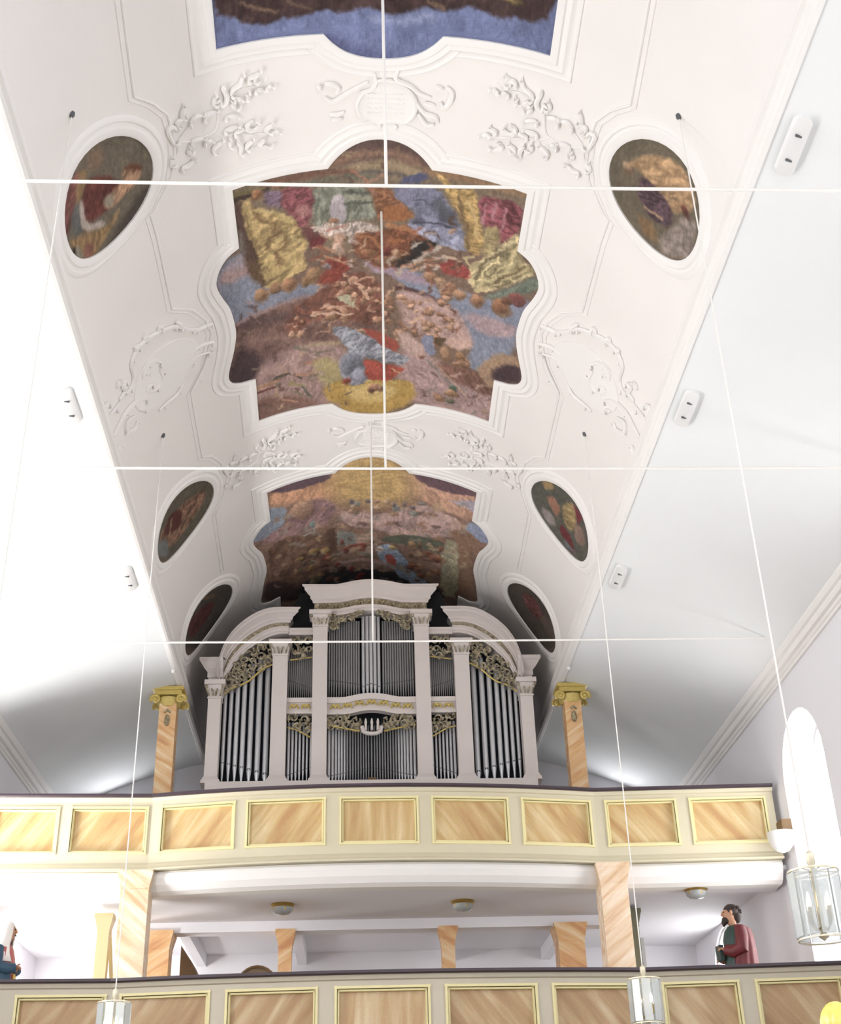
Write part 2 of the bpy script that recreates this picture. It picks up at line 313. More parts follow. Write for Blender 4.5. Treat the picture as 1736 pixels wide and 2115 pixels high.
('b',(190,184,196),(-0.273,11.95),0.068,0.058,0.03),
('s',(160,100,66),[(-0.24,11.83),(-0.07,11.87),(0.03,11.97)],0.06,0.015),
('p',(116,48,52),[(-0.83,11.74),(-0.69,11.73),(-0.64,11.88),(-0.74,12.0),(-0.82,11.99)],0.03,0,0,14),
('s',(176,128,98),[(-0.79,11.99),(-0.65,12.02),(-0.55,12.08)],0.045,0.015),
('p',(134,56,46),[(-0.67,12.2),(-0.41,12.19),(-0.3,12.4),(-0.51,12.68),(-0.79,12.68),(-0.68,12.46)],0.03,0.25,0.8,12),
('s',(178,124,92),[(-0.67,12.16),(-0.5,12.27),(-0.41,12.31),(-0.31,12.29)],0.05,0.015),
('b',(150,150,160),(-0.653,12.349),0.046,0.052,0.03),
('p',(150,94,62),[(-0.14,11.0),(0.12,11.03),(0.31,11.31),(0.44,11.49),(0.11,11.62),(-0.01,11.56),(-0.06,11.26)],0.03,0.4,1.3,14),
('p',(162,96,54),[(0.06,11.32),(0.29,11.34),(0.44,11.49),(0.21,11.6),(0.02,11.56)],0.03,0,0,14),
('s',(156,104,84),[(-0.3,10.75),(-0.2,10.86),(-0.11,10.97),(-0.06,11.13)],0.05,0.015),
('s',(166,116,94),[(0.03,10.81),(-0.04,10.91),(-0.11,10.94)],0.04,0.015),
('p',(122,70,48),[(-0.31,11.88),(-0.12,11.8),(0.07,11.73),(0.4,11.6),(0.65,11.86),(0.3,12.39),(0.06,12.48),(-0.26,12.22)],0.04,0.35,0.5,12),
('s',(176,112,70),[(0.12,11.66),(0.3,11.68),(0.45,11.76)],0.07,0.015),
('s',(166,96,54),[(0.15,11.93),(0.31,11.92)],0.06,0.015),
('s',(164,100,60),[(-0.21,11.88),(-0.05,11.9),(0.03,12.08)],0.05,0.015),
('b',(168,108,72),(-0.127,12.161),0.088,0.081,0.03),
('b',(170,112,82),(0.069,12.28),0.103,0.089,0.03),
('b',(120,50,44),(0.115,12.15),0.088,0.074,0.03),
('b',(178,126,96),(0.226,12.215),0.049,0.148,0.03),
('p',(52,48,46),[(0.43,11.92),(0.69,11.85),(0.77,11.9),(0.47,12.22),(0.31,12.43),(0.16,12.4),(0.42,12.12)],0.03,0,0,14),
('s',(172,158,144),[(0.26,12.54),(0.52,12.21),(0.75,11.94)],0.06,0.02),
('p',(102,108,136),[(0.15,10.98),(0.69,10.92),(0.95,11.4),(1.1,11.84),(1.02,11.95),(0.6,11.8),(0.33,11.61),(0.45,11.49),(0.39,11.36),(0.2,11.19)],0.025,0.35,0.9,9),
('p',(122,126,160),[(0.18,11.03),(0.46,10.99),(0.42,11.16),(0.41,11.36),(0.2,11.19)],0.04,0,0,14),
('p',(84,90,104),[(0.67,11.08),(0.9,11.32),(0.99,11.56),(0.74,11.46),(0.64,11.29)],0.05,0,0,14),
('p',(128,134,166),[(0.31,11.59),(0.59,11.67),(0.87,11.56),(1.09,11.77),(1.07,11.94),(0.8,11.93),(0.5,11.79)],0.025,0.3,0.4,12),
('p',(78,84,122),[(0.21,10.96),(0.3,10.83),(0.52,10.72),(0.6,10.77),(0.48,10.91)],0.02,0,0,14),
('s',(66,68,84),[(0.44,11.59),(0.72,11.53),(0.92,11.58)],0.03,0.015),
('s',(150,112,78),[(0.61,10.73),(0.95,10.73),(1.3,10.73),(1.7,10.67)],0.13,0.05),
('s',(118,96,76),[(1.19,10.8),(1.42,10.8),(1.66,10.79)],0.05,0.02),
('p',(176,140,78),[(0.65,10.73),(0.74,10.75),(0.87,10.94),(1.12,10.86),(1.2,11.22),(1.3,11.65),(1.23,11.98),(1.06,11.88),(1.07,11.47),(0.86,11.13)],0.022,0.4,1.4,12),
('s',(116,92,60),[(0.95,11.01),(0.99,11.29),(1.08,11.53),(1.11,11.87)],0.04,0.015),
('s',(200,168,104),[(1.05,11.08),(1.16,11.33),(1.21,11.62)],0.05,0.015),
('p',(128,62,72),[(1.13,10.92),(1.72,10.85),(1.73,11.3),(1.51,11.62),(1.29,11.45)],0.025,0.5,1.5,14),
('s',(172,112,124),[(1.28,11.05),(1.26,11.36)],0.03,0.015),
('s',(176,116,130),[(1.38,10.98),(1.37,11.24)],0.03,0.015),
('s',(170,110,124),[(1.51,11.02),(1.51,11.41)],0.03,0.015),
('p',(152,134,90),[(1.29,11.41),(1.48,11.33),(1.49,11.6),(1.39,11.89),(1.26,11.91)],0.03,0.3,1.1,12),
('p',(162,148,104),[(1.72,11.27),(1.75,11.7),(2.06,11.82),(1.69,12.28),(1.31,12.65),(1.16,12.43),(1.14,12.18),(1.34,11.91),(1.51,11.62)],0.025,0.6,0.55,10),
('s',(196,180,134),[(1.19,12.46),(1.42,11.91),(1.65,11.48)],0.04,0.015),
('s',(112,98,68),[(1.26,12.39),(1.35,11.98),(1.53,11.75)],0.05,0.015),
('s',(192,172,120),[(1.3,12.6),(1.63,12.2),(1.9,11.82)],0.04,0.015),
('s',(110,94,66),[(1.44,12.41),(1.72,12.04),(1.85,11.82)],0.03,0.015),
('s',(190,170,120),[(1.19,12.2),(1.08,12.06),(1.17,11.98)],0.04,0.015),
('p',(102,118,104),[(2.11,11.79),(2.08,12.13),(1.62,12.61),(1.36,12.67),(1.74,12.25)],0.03,0.2,0.5,12),
('b',(142,74,70),(1.836,12.462),0.118,0.122,0.03),
('b',(160,104,72),(1.636,12.733),0.134,0.164,0.03),
('b',(120,76,56),(1.7,12.578),0.077,0.073,0.03),
('b',(176,120,84),(1.304,12.771),0.103,0.137,0.03),
('p',(152,58,54),[(0.74,12.27),(0.93,12.11),(1.16,12.21),(1.2,12.42),(0.83,12.43)],0.03,0.25,0.8,14),
('s',(194,166,138),[(0.83,12.1),(1.01,12.12)],0.07,0.015),
('s',(190,140,108),[(0.43,12.47),(0.62,12.34),(0.77,12.3)],0.045,0.015),
('s',(188,136,100),[(0.33,12.43),(0.57,12.24),(0.76,12.16)],0.03,0.015),
('b',(184,132,98),(0.683,12.529),0.1,0.099,0.03),
('b',(190,146,112),(0.814,12.608),0.076,0.115,0.03),
('b',(178,124,90),(0.945,12.663),0.086,0.114,0.03),
('b',(184,134,98),(1.067,12.754),0.087,0.1,0.03),
('b',(170,118,84),(0.902,12.793),0.077,0.078,0.03),
('s',(96,66,56),[(-0.69,11.81),(-0.7,11.78),(-0.72,11.76)],0.026,0.02),
('s',(128,98,78),[(0.47,11.85),(0.43,11.84),(0.43,11.81)],0.023,0.02),
('s',(176,164,154),[(0.16,12.39),(0.16,12.31),(0.21,12.25)],0.029,0.02),
('s',(96,66,56),[(0.56,11.8),(0.6,11.73),(0.67,11.7)],0.025,0.02),
('s',(150,84,62),[(-0.63,12.23),(-0.69,12.27),(-0.69,12.32)],0.04,0.02),
('s',(176,164,154),[(0.61,12.31),(0.6,12.38),(0.58,12.43)],0.043,0.02),
('s',(186,146,116),[(0.21,12.16),(0.21,12.12),(0.24,12.1)],0.041,0.02),
('s',(150,84,62),[(0.73,12.32),(0.71,12.27),(0.67,12.25)],0.029,0.02),
('s',(186,146,116),[(-0.35,12.13),(-0.31,12.1),(-0.27,12.11)],0.026,0.02),
('s',(96,66,56),[(1.02,12.05),(1.01,12.0),(0.97,12.0)],0.021,0.02),
('s',(128,98,78),[(1.04,12.07),(0.98,12.14),(0.97,12.21)],0.04,0.02),
('s',(128,98,78),[(0.9,11.65),(0.92,11.62),(0.93,11.58)],0.039,0.02),
('s',(176,164,154),[(-0.12,12.33),(-0.15,12.38),(-0.18,12.42)],0.024,0.02),
('s',(96,66,56),[(0.75,11.79),(0.71,11.73),(0.64,11.74)],0.029,0.02),
('s',(150,84,62),[(0.04,12.24),(-0.05,12.25),(-0.08,12.3)],0.018,0.02),
('s',(176,164,154),[(0.76,12.32),(0.75,12.37),(0.71,12.39)],0.044,0.02),
('s',(176,164,154),[(0.82,12.11),(0.74,12.15),(0.67,12.15)],0.03,0.02),
('s',(150,84,62),[(-0.72,12.13),(-0.77,12.18),(-0.82,12.2)],0.037,0.02),
('s',(186,146,116),[(-0.48,12.27),(-0.47,12.2),(-0.49,12.15)],0.025,0.02),
('s',(150,84,62),[(0.94,12.29),(0.91,12.28),(0.88,12.29)],0.033,0.02),
('s',(96,66,56),[(-0.77,11.8),(-0.77,11.74),(-0.74,11.7)],0.037,0.02),
('s',(176,164,154),[(-0.23,12.0),(-0.28,11.94),(-0.33,11.89)],0.024,0.02),
('s',(186,146,116),[(-0.68,12.25),(-0.73,12.24),(-0.76,12.21)],0.034,0.02),
('s',(96,66,56),[(-0.15,11.78),(-0.11,11.81),(-0.07,11.81)],0.033,0.02),
('s',(150,84,62),[(0.64,12.35),(0.64,12.41),(0.67,12.44)],0.028,0.02),
('s',(176,164,154),[(0.55,12.23),(0.46,12.25),(0.41,12.29)],0.043,0.02),
('s',(128,98,78),[(-0.18,12.31),(-0.11,12.3),(-0.06,12.27)],0.031,0.02),
('s',(150,84,62),[(0.53,11.67),(0.47,11.73),(0.4,11.76)],0.036,0.02),
('s',(128,98,78),[(-0.36,12.07),(-0.4,12.06),(-0.42,12.04)],0.025,0.02),
('s',(176,164,154),[(0.84,12.19),(0.84,12.15),(0.81,12.13)],0.023,0.02),
('s',(176,164,154),[(0.43,12.04),(0.48,11.97),(0.53,11.93)],0.037,0.02),
('s',(186,146,116),[(-0.66,11.57),(-0.6,11.62),(-0.56,11.68)],0.018,0.02),
('s',(176,164,154),[(0.58,11.78),(0.64,11.74),(0.68,11.72)],0.025,0.02),
('s',(150,84,62),[(-0.62,12.24),(-0.62,12.21),(-0.64,12.19)],0.028,0.02),
('s',(176,164,154),[(-0.32,12.27),(-0.36,12.34),(-0.33,12.4)],0.035,0.02),
('s',(150,84,62),[(0.32,12.4),(0.39,12.36),(0.45,12.34)],0.02,0.02),
('s',(96,66,56),[(0.94,12.28),(1.02,12.23),(1.03,12.16)],0.043,0.02),
('s',(150,84,62),[(-0.74,12.07),(-0.74,12.02),(-0.73,11.97)],0.038,0.02),
('s',(96,66,56),[(0.9,11.51),(0.86,11.46),(0.89,11.4)],0.045,0.02),
('s',(186,146,116),[(-0.71,11.76),(-0.65,11.8),(-0.59,11.84)],0.036,0.02),
('s',(186,146,116),[(0.93,11.6),(0.9,11.62),(0.88,11.65)],0.03,0.02),
('s',(150,84,62),[(-0.63,12.08),(-0.7,12.02),(-0.76,11.96)],0.034,0.02),
('s',(186,146,116),[(-0.16,11.98),(-0.16,11.95),(-0.16,11.93)],0.034,0.02),
('s',(150,84,62),[(-0.13,12.22),(-0.17,12.22),(-0.2,12.23)],0.044,0.02),
('s',(150,84,62),[(0.67,12.18),(0.61,12.26),(0.62,12.32)],0.026,0.02),
('s',(176,164,154),[(0.46,12.02),(0.48,11.97),(0.47,11.93)],0.02,0.02),
('s',(96,66,56),[(0.43,12.3),(0.39,12.29),(0.35,12.28)],0.034,0.02),
('s',(150,84,62),[(0.67,11.99),(0.64,12.06),(0.59,12.09)],0.019,0.02),
('s',(186,146,116),[(-0.16,12.02),(-0.19,12.05),(-0.21,12.07)],0.037,0.02),
('s',(128,98,78),[(-0.43,11.99),(-0.4,11.92),(-0.39,11.87)],0.021,0.02),
('s',(128,98,78),[(1.04,12.28),(1.02,12.31),(1.03,12.34)],0.03,0.02),
('s',(128,98,78),[(-0.71,12.38),(-0.67,12.43),(-0.7,12.47)],0.023,0.02),
('s',(96,66,56),[(0.35,11.89),(0.34,11.84),(0.34,11.8)],0.024,0.02),
('s',(150,84,62),[(1.03,12.25),(0.95,12.24),(0.92,12.18)],0.027,0.02),
('s',(128,98,78),[(1.0,12.24),(0.96,12.29),(0.94,12.32)],0.021,0.02),
('s',(176,164,154),[(-0.16,11.75),(-0.09,11.71),(-0.02,11.73)],0.038,0.02),
('s',(186,146,116),[(0.3,12.18),(0.35,12.15),(0.34,12.11)],0.028,0.02),
('s',(96,66,56),[(-0.22,12.3),(-0.3,12.32),(-0.37,12.32)],0.019,0.02),
('s',(150,84,62),[(0.26,12.48),(0.21,12.42),(0.25,12.36)],0.022,0.02),
('s',(150,84,62),[(0.61,11.92),(0.67,11.96),(0.65,12.01)],0.032,0.02),
('s',(122,110,92),[(-1.27,15.23),(-1.24,15.3),(-1.19,15.32)],0.042,0.02),
('s',(112,80,72),[(-0.4,15.45),(-0.42,15.39),(-0.41,15.35)],0.033,0.02),
('s',(176,140,110),[(-1.04,14.11),(-1.02,14.04),(-0.96,14.05)],0.043,0.02),
('s',(170,140,132),[(-0.94,14.84),(-1.01,14.76),(-1.08,14.71)],0.028,0.02),
('s',(122,110,92),[(-0.69,15.41),(-0.66,15.37),(-0.63,15.35)],0.024,0.02),
('s',(170,140,132),[(-0.55,15.4),(-0.53,15.46),(-0.49,15.5)],0.033,0.02),
('s',(176,140,110),[(-1.34,14.19),(-1.32,14.23),(-1.34,14.25)],0.028,0.02),
('s',(122,110,92),[(-0.91,15.17),(-0.93,15.12),(-0.97,15.11)],0.021,0.02),
('s',(170,140,132),[(-0.6,14.36),(-0.61,14.29),(-0.64,14.22)],0.02,0.02),
('s',(122,110,92),[(-0.81,14.61),(-0.88,14.6),(-0.94,14.61)],0.044,0.02),
('s',(176,140,110),[(-1.38,14.9),(-1.39,14.83),(-1.43,14.78)],0.029,0.02),
('s',(112,80,72),[(-1.13,14.83),(-1.11,14.88),(-1.12,14.91)],0.044,0.02),
('s',(112,80,72),[(-1.39,14.05),(-1.39,13.95),(-1.39,13.87)],0.042,0.02),
('s',(122,110,92),[(-1.4,14.58),(-1.36,14.69),(-1.29,14.74)],0.043,0.02),
('s',(122,110,92),[(-1.62,14.08),(-1.67,14.08),(-1.72,14.03)],0.044,0.02),
('s',(176,140,110),[(-0.83,14.56),(-0.82,14.53),(-0.81,14.5)],0.028,0.02),
('s',(112,80,72),[(-1.37,14.6),(-1.34,14.7),(-1.3,14.79)],0.029,0.02),
('s',(122,110,92),[(-1.05,15.0),(-1.12,14.93),(-1.18,14.88)],0.042,0.02),
('s',(170,140,132),[(-0.74,14.41),(-0.79,14.42),(-0.82,14.41)],0.033,0.02),
('s',(170,140,132),[(-1.35,14.83),(-1.35,14.91),(-1.36,14.97)],0.034,0.02),
('s',(122,110,92),[(-0.74,14.2),(-0.81,14.15),(-0.82,14.08)],0.035,0.02),
('s',(112,80,72),[(-1.55,15.08),(-1.6,14.98),(-1.67,14.93)],0.039,0.02),
('s',(170,140,132),[(-1.16,14.49),(-1.16,14.43),(-1.19,14.38)],0.038,0.02),
('s',(170,140,132),[(-0.4,14.38),(-0.38,14.31),(-0.39,14.26)],0.038,0.02),
('s',(170,140,132),[(-0.83,14.2),(-0.84,14.14),(-0.84,14.09)],0.044,0.02),
('s',(112,80,72),[(-1.38,14.76),(-1.32,14.77),(-1.3,14.73)],0.036,0.02),
('s',(122,110,92),[(-0.95,14.67),(-0.89,14.74),(-0.83,14.72)],0.031,0.02),
('s',(112,80,72),[(-1.66,15.0),(-1.73,14.89),(-1.8,14.81)],0.035,0.02),
('s',(122,110,92),[(-0.66,14.88),(-0.66,14.97),(-0.64,15.04)],0.036,0.02),
('s',(112,80,72),[(-0.4,15.19),(-0.38,15.16),(-0.34,15.16)],0.033,0.02),
('s',(176,140,110),[(-1.39,14.72),(-1.41,14.8),(-1.42,14.87)],0.032,0.02),
('s',(112,80,72),[(-0.38,14.76),(-0.35,14.85),(-0.3,14.92)],0.029,0.02),
('s',(176,140,110),[(-1.35,15.11),(-1.36,15.18),(-1.41,15.19)],0.044,0.02),
('s',(170,140,132),[(-0.77,14.57),(-0.76,14.61),(-0.72,14.63)],0.04,0.02),
('s',(176,144,130),[(1.5,14.88),(1.51,14.81),(1.55,14.77)],0.02,0.02),
('s',(112,84,80),[(0.71,15.51),(0.67,15.53),(0.64,15.56)],0.022,0.02),
('s',(120,120,112),[(1.52,15.19),(1.47,15.25),(1.44,15.31)],0.045,0.02),
('s',(112,84,80),[(0.82,14.55),(0.85,14.58),(0.86,14.62)],0.039,0.02),
('s',(120,120,112),[(0.69,15.07),(0.8,15.04),(0.85,14.96)],0.019,0.02),
('s',(150,120,104),[(1.66,15.04),(1.65,15.09),(1.66,15.13)],0.033,0.02),
('s',(150,120,104),[(1.6,14.32),(1.58,14.29),(1.6,14.24)],0.024,0.02),
('s',(112,84,80),[(1.66,14.79),(1.75,14.68),(1.81,14.58)],0.021,0.02),
('s',(176,144,130),[(1.3,15.35),(1.32,15.24),(1.34,15.16)],0.03,0.02),
('s',(112,84,80),[(1.12,14.53),(1.16,14.58),(1.23,14.54)],0.022,0.02),
('s',(120,120,112),[(0.7,15.22),(0.73,15.27),(0.71,15.34)],0.028,0.02),
('s',(150,120,104),[(1.56,14.5),(1.67,14.46),(1.75,14.42)],0.028,0.02),
('s',(112,84,80),[(0.75,15.04),(0.72,15.09),(0.72,15.14)],0.021,0.02),
('s',(112,84,80),[(0.78,15.53),(0.74,15.57),(0.7,15.57)],0.039,0.02),
('s',(150,120,104),[(0.96,15.48),(1.0,15.49),(1.04,15.48)],0.041,0.02),
('s',(150,120,104),[(1.02,15.02),(1.08,15.02),(1.12,15.0)],0.02,0.02),
('s',(150,120,104),[(1.48,14.62),(1.52,14.53),(1.57,14.49)],0.043,0.02),
('s',(112,84,80),[(0.69,15.03),(0.7,15.1),(0.74,15.14)],0.043,0.02),
('s',(112,84,80),[(1.43,14.98),(1.44,15.06),(1.39,15.13)],0.023,0.02),
('s',(112,84,80),[(0.7,14.74),(0.66,14.67),(0.6,14.66)],0.02,0.02),
('s',(176,144,130),[(1.11,15.28),(1.18,15.25),(1.22,15.29)],0.021,0.02),
('s',(150,120,104),[(1.06,15.31),(1.05,15.38),(1.04,15.44)],0.024,0.02),
('s',(176,144,130),[(1.22,14.41),(1.16,14.51),(1.1,14.52)],0.042,0.02),
('s',(120,120,112),[(0.88,15.01),(0.9,14.95),(0.9,14.9)],0.025,0.02),
('s',(112,84,80),[(1.5,14.79),(1.43,14.87),(1.37,14.89)],0.037,0.02),
('s',(176,144,130),[(1.49,14.54),(1.48,14.6),(1.47,14.64)],0.034,0.02),
('s',(112,84,80),[(1.05,15.08),(1.01,15.09),(0.98,15.12)],0.025,0.02),
('s',(176,144,130),[(0.86,15.09),(0.88,15.03),(0.89,14.98)],0.025,0.02),
('s',(150,120,104),[(1.65,15.16),(1.63,15.12),(1.64,15.08)],0.044,0.02),
('s',(120,120,112),[(1.37,14.66),(1.32,14.73),(1.31,14.79)],0.023,0.02),
('s',(150,96,72),[(-0.27,13.11),(-0.23,13.11),(-0.2,13.13)],0.024,0.02),
('s',(150,96,72),[(-0.27,13.15),(-0.24,13.2),(-0.27,13.24)],0.045,0.02),
('s',(150,96,72),[(0.05,13.77),(0.07,13.82),(0.06,13.87)],0.028,0.02),
('s',(196,150,120),[(-0.11,13.72),(-0.18,13.71),(-0.24,13.72)],0.033,0.02),
('s',(150,96,72),[(0.3,13.48),(0.23,13.55),(0.17,13.6)],0.023,0.02),
('s',(104,66,54),[(-0.43,12.7),(-0.37,12.73),(-0.37,12.77)],0.042,0.02),
('s',(196,150,120),[(-0.51,13.0),(-0.53,12.95),(-0.5,12.93)],0.03,0.02),
('s',(150,96,72),[(0.1,13.74),(0.11,13.66),(0.08,13.61)],0.031,0.02),
('s',(196,150,120),[(-0.21,12.67),(-0.15,12.62),(-0.08,12.62)],0.042,0.02),
('s',(150,96,72),[(0.88,12.85),(0.84,12.94),(0.76,12.97)],0.035,0.02),
('s',(196,150,120),[(-0.26,13.24),(-0.34,13.19),(-0.41,13.18)],0.018,0.02),
('s',(176,132,104),[(0.73,13.04),(0.68,13.0),(0.64,12.98)],0.023,0.02),
('s',(150,96,72),[(1.1,13.53),(1.09,13.45),(1.14,13.39)],0.032,0.02),
('s',(150,96,72),[(-0.64,13.69),(-0.67,13.61),(-0.73,13.56)],0.018,0.02),
('s',(150,96,72),[(0.85,13.72),(0.82,13.69),(0.8,13.65)],0.044,0.02),
('s',(176,132,104),[(-0.02,13.32),(-0.09,13.28),(-0.1,13.21)],0.041,0.02),
('s',(176,132,104),[(-0.62,13.53),(-0.62,13.61),(-0.64,13.68)],0.03,0.02),
('s',(176,132,104),[(0.34,12.84),(0.32,12.77),(0.27,12.73)],0.036,0.02),
('s',(176,132,104),[(0.94,13.35),(1.02,13.32),(1.08,13.31)],0.025,0.02),
('s',(196,150,120),[(-0.35,12.73),(-0.33,12.66),(-0.27,12.63)],0.042,0.02),
('s',(150,96,72),[(0.41,13.65),(0.36,13.58),(0.33,13.52)],0.036,0.02),
('s',(196,150,120),[(0.83,12.64),(0.84,12.67),(0.81,12.69)],0.038,0.02),
('s',(196,150,120),[(-0.35,12.63),(-0.39,12.58),(-0.4,12.54)],0.042,0.02),
('s',(196,150,120),[(0.3,13.07),(0.38,13.04),(0.43,13.07)],0.026,0.02),
('s',(150,96,72),[(0.7,12.71),(0.7,12.64),(0.7,12.58)],0.041,0.02),
('s',(176,132,104),[(0.91,12.98),(0.88,13.04),(0.84,13.07)],0.041,0.02),
('s',(104,66,54),[(0.9,13.38),(0.98,13.32),(1.03,13.25)],0.02,0.02),
('s',(104,66,54),[(-0.69,13.16),(-0.63,13.12),(-0.56,13.15)],0.019,0.02),
('s',(104,66,54),[(1.03,13.55),(1.05,13.49),(1.1,13.46)],0.022,0.02),
('s',(196,150,120),[(0.93,13.1),(0.95,13.04),(0.99,12.99)],0.03,0.02),
('s',(176,132,104),[(-0.76,12.79),(-0.71,12.74),(-0.75,12.67)],0.044,0.02),
('s',(196,150,120),[(0.25,13.8),(0.29,13.86),(0.27,13.92)],0.023,0.02),
('s',(176,132,104),[(-0.58,13.21),(-0.66,13.24),(-0.67,13.31)],0.031,0.02),
('s',(104,66,54),[(1.0,13.1),(1.04,13.13),(1.04,13.18)],0.035,0.02),
('s',(150,96,72),[(0.96,13.32),(0.92,13.32),(0.92,13.29)],0.041,0.02),
('s',(104,66,54),[(-0.5,13.05),(-0.56,13.0),(-0.62,13.0)],0.044,0.02),
('s',(176,132,104),[(0.7,13.01),(0.64,13.0),(0.59,12.99)],0.03,0.02),
('s',(196,150,120),[(-0.72,13.16),(-0.66,13.15),(-0.65,13.1)],0.04,0.02),
('s',(196,150,120),[(0.99,13.4),(0.97,13.45),(1.0,13.48)],0.037,0.02),
('s',(176,132,104),[(-0.64,13.38),(-0.7,13.41),(-0.69,13.48)],0.027,0.02),
('s',(196,150,120),[(-0.17,13.11),(-0.15,13.06),(-0.15,13.01)],0.034,0.02),
('s',(150,96,72),[(-0.52,13.46),(-0.47,13.45),(-0.42,13.44)],0.03,0.02),
('s',(176,132,104),[(-0.63,13.7),(-0.72,13.67),(-0.79,13.66)],0.033,0.02),
('s',(104,66,54),[(0.67,12.75),(0.71,12.79),(0.69,12.85)],0.041,0.02),
('s',(150,96,72),[(-0.04,13.11),(-0.06,13.05),(-0.11,13.02)],0.018,0.02),
('s',(196,150,120),[(-0.64,13.54),(-0.61,13.48),(-0.56,13.46)],0.026,0.02),
('s',(104,66,54),[(-0.42,12.62),(-0.38,12.62),(-0.35,12.63)],0.031,0.02),
('s',(196,150,120),[(0.15,12.9),(0.15,12.95),(0.14,12.99)],0.04,0.02),
('s',(150,96,72),[(-0.36,13.41),(-0.33,13.39),(-0.31,13.37)],0.035,0.02),
('s',(196,150,120),[(0.17,12.88),(0.22,12.85),(0.22,12.8)],0.036,0.02),
('s',(104,66,54),[(-0.31,12.91),(-0.34,12.87),(-0.34,12.84)],0.023,0.02),
('s',(176,132,104),[(0.8,12.77),(0.85,12.69),(0.84,12.63)],0.025,0.02),
('s',(176,132,104),[(0.58,12.88),(0.61,12.86),(0.62,12.83)],0.032,0.02),
('s',(150,96,72),[(0.64,13.31),(0.63,13.28),(0.6,13.28)],0.031,0.02),
('s',(104,66,54),[(0.86,12.76),(0.88,12.67),(0.93,12.61)],0.022,0.02),
('s',(104,66,54),[(0.53,13.53),(0.51,13.61),(0.46,13.67)],0.018,0.02),
('s',(150,96,72),[(0.14,13.22),(0.19,13.16),(0.17,13.1)],0.035,0.02),
('s',(150,96,72),[(0.03,13.9),(0.08,13.9),(0.1,13.93)],0.03,0.02),
('s',(196,150,120),[(0.6,13.35),(0.54,13.4),(0.52,13.46)],0.036,0.02),
('s',(176,132,104),[(-0.06,12.6),(-0.03,12.66),(-0.04,12.71)],0.033,0.02),
('s',(92,68,66),[(-0.95,13.07),(-0.92,13.11),(-0.9,13.14)],0.044,0.02),
('s',(134,102,90),[(-1.8,13.15),(-1.72,13.24),(-1.66,13.24)],0.035,0.02),
('s',(134,102,90),[(-0.6,13.8),(-0.55,13.75),(-0.55,13.69)],0.035,0.02),
('s',(92,68,66),[(-1.51,13.12),(-1.5,13.22),(-1.51,13.29)],0.026,0.02),
('s',(92,68,66),[(-1.61,12.79),(-1.6,12.84),(-1.58,12.89)],0.026,0.02),
('s',(92,68,66),[(-1.14,13.18),(-1.09,13.2),(-1.06,13.21)],0.037,0.02),
('s',(150,120,114),[(-1.62,12.95),(-1.56,12.93),(-1.55,12.87)],0.034,0.02),
('s',(134,102,90),[(-1.62,12.82),(-1.58,12.78),(-1.59,12.72)],0.02,0.02),
('s',(150,120,114),[(-1.13,13.35),(-1.17,13.36),(-1.2,13.33)],0.019,0.02),
('s',(92,68,66),[(-1.67,12.93),(-1.64,13.02),(-1.64,13.09)],0.039,0.02),
('s',(92,68,66),[(-1.7,12.71),(-1.62,12.78),(-1.57,12.77)],0.025,0.02),
('s',(150,120,114),[(-1.69,12.84),(-1.65,12.89),(-1.63,12.93)],0.028,0.02),
('s',(150,120,114),[(-1.57,12.89),(-1.51,12.96),(-1.46,12.99)],0.029,0.02),
('s',(92,68,66),[(-0.72,13.08),(-0.76,13.06),(-0.79,13.05)],0.021,0.02),
('s',(92,68,66),[(-1.83,12.93),(-1.8,12.88),(-1.79,12.82)],0.032,0.02),
('s',(92,68,66),[(-1.01,13.26),(-0.94,13.25),(-0.88,13.31)],0.041,0.02),
('s',(134,102,90),[(-1.25,13.86),(-1.26,13.78),(-1.31,13.7)],0.036,0.02),
('s',(150,120,114),[(-0.94,13.53),(-0.99,13.55),(-0.99,13.6)],0.03,0.02),
('s',(150,120,114),[(-0.91,13.88),(-0.99,13.86),(-1.06,13.85)],0.025,0.02),
('s',(150,120,114),[(-0.81,14.04),(-0.87,14.04),(-0.92,14.01)],0.044,0.02),
('s',(150,120,114),[(-1.64,12.7),(-1.67,12.65),(-1.7,12.62)],0.031,0.02),
('s',(134,102,90),[(-1.62,13.09),(-1.57,13.1),(-1.54,13.14)],0.021,0.02),
('s',(134,102,90),[(-0.86,13.35),(-0.84,13.41),(-0.86,13.46)],0.02,0.02),
('s',(134,102,90),[(-1.51,13.47),(-1.48,13.45),(-1.45,13.47)],0.042,0.02),
('s',(134,102,90),[(-1.73,13.29),(-1.68,13.35),(-1.65,13.4)],0.042,0.02),
('s',(134,102,90),[(-1.44,13.35),(-1.42,13.38),(-1.39,13.41)],0.028,0.02),
('s',(128,96,80),[(0.36,10.54),(0.38,10.57),(0.42,10.56)],0.042,0.02),
('s',(150,128,98),[(-0.41,10.47),(-0.38,10.5),(-0.35,10.53)],0.032,0.02),
('s',(88,66,62),[(-0.52,10.71),(-0.55,10.7),(-0.58,10.71)],0.021,0.02),
('s',(150,128,98),[(-0.28,10.47),(-0.34,10.46),(-0.38,10.44)],0.02,0.02),
('s',(128,96,80),[(0.35,10.57),(0.28,10.6),(0.21,10.6)],0.042,0.02),
('s',(128,96,80),[(-0.57,10.58),(-0.55,10.62),(-0.57,10.66)],0.035,0.02),
('s',(128,96,80),[(0.18,10.46),(0.17,10.4),(0.19,10.36)],0.042,0.02),
('s',(88,66,62),[(0.03,10.68),(0.06,10.7),(0.07,10.72)],0.037,0.02),
('s',(150,128,98),[(0.06,10.46),(0.05,10.49),(0.06,10.52)],0.03,0.02),
('s',(128,96,80),[(-0.39,10.87),(-0.45,10.83),(-0.44,10.78)],0.029,0.02),
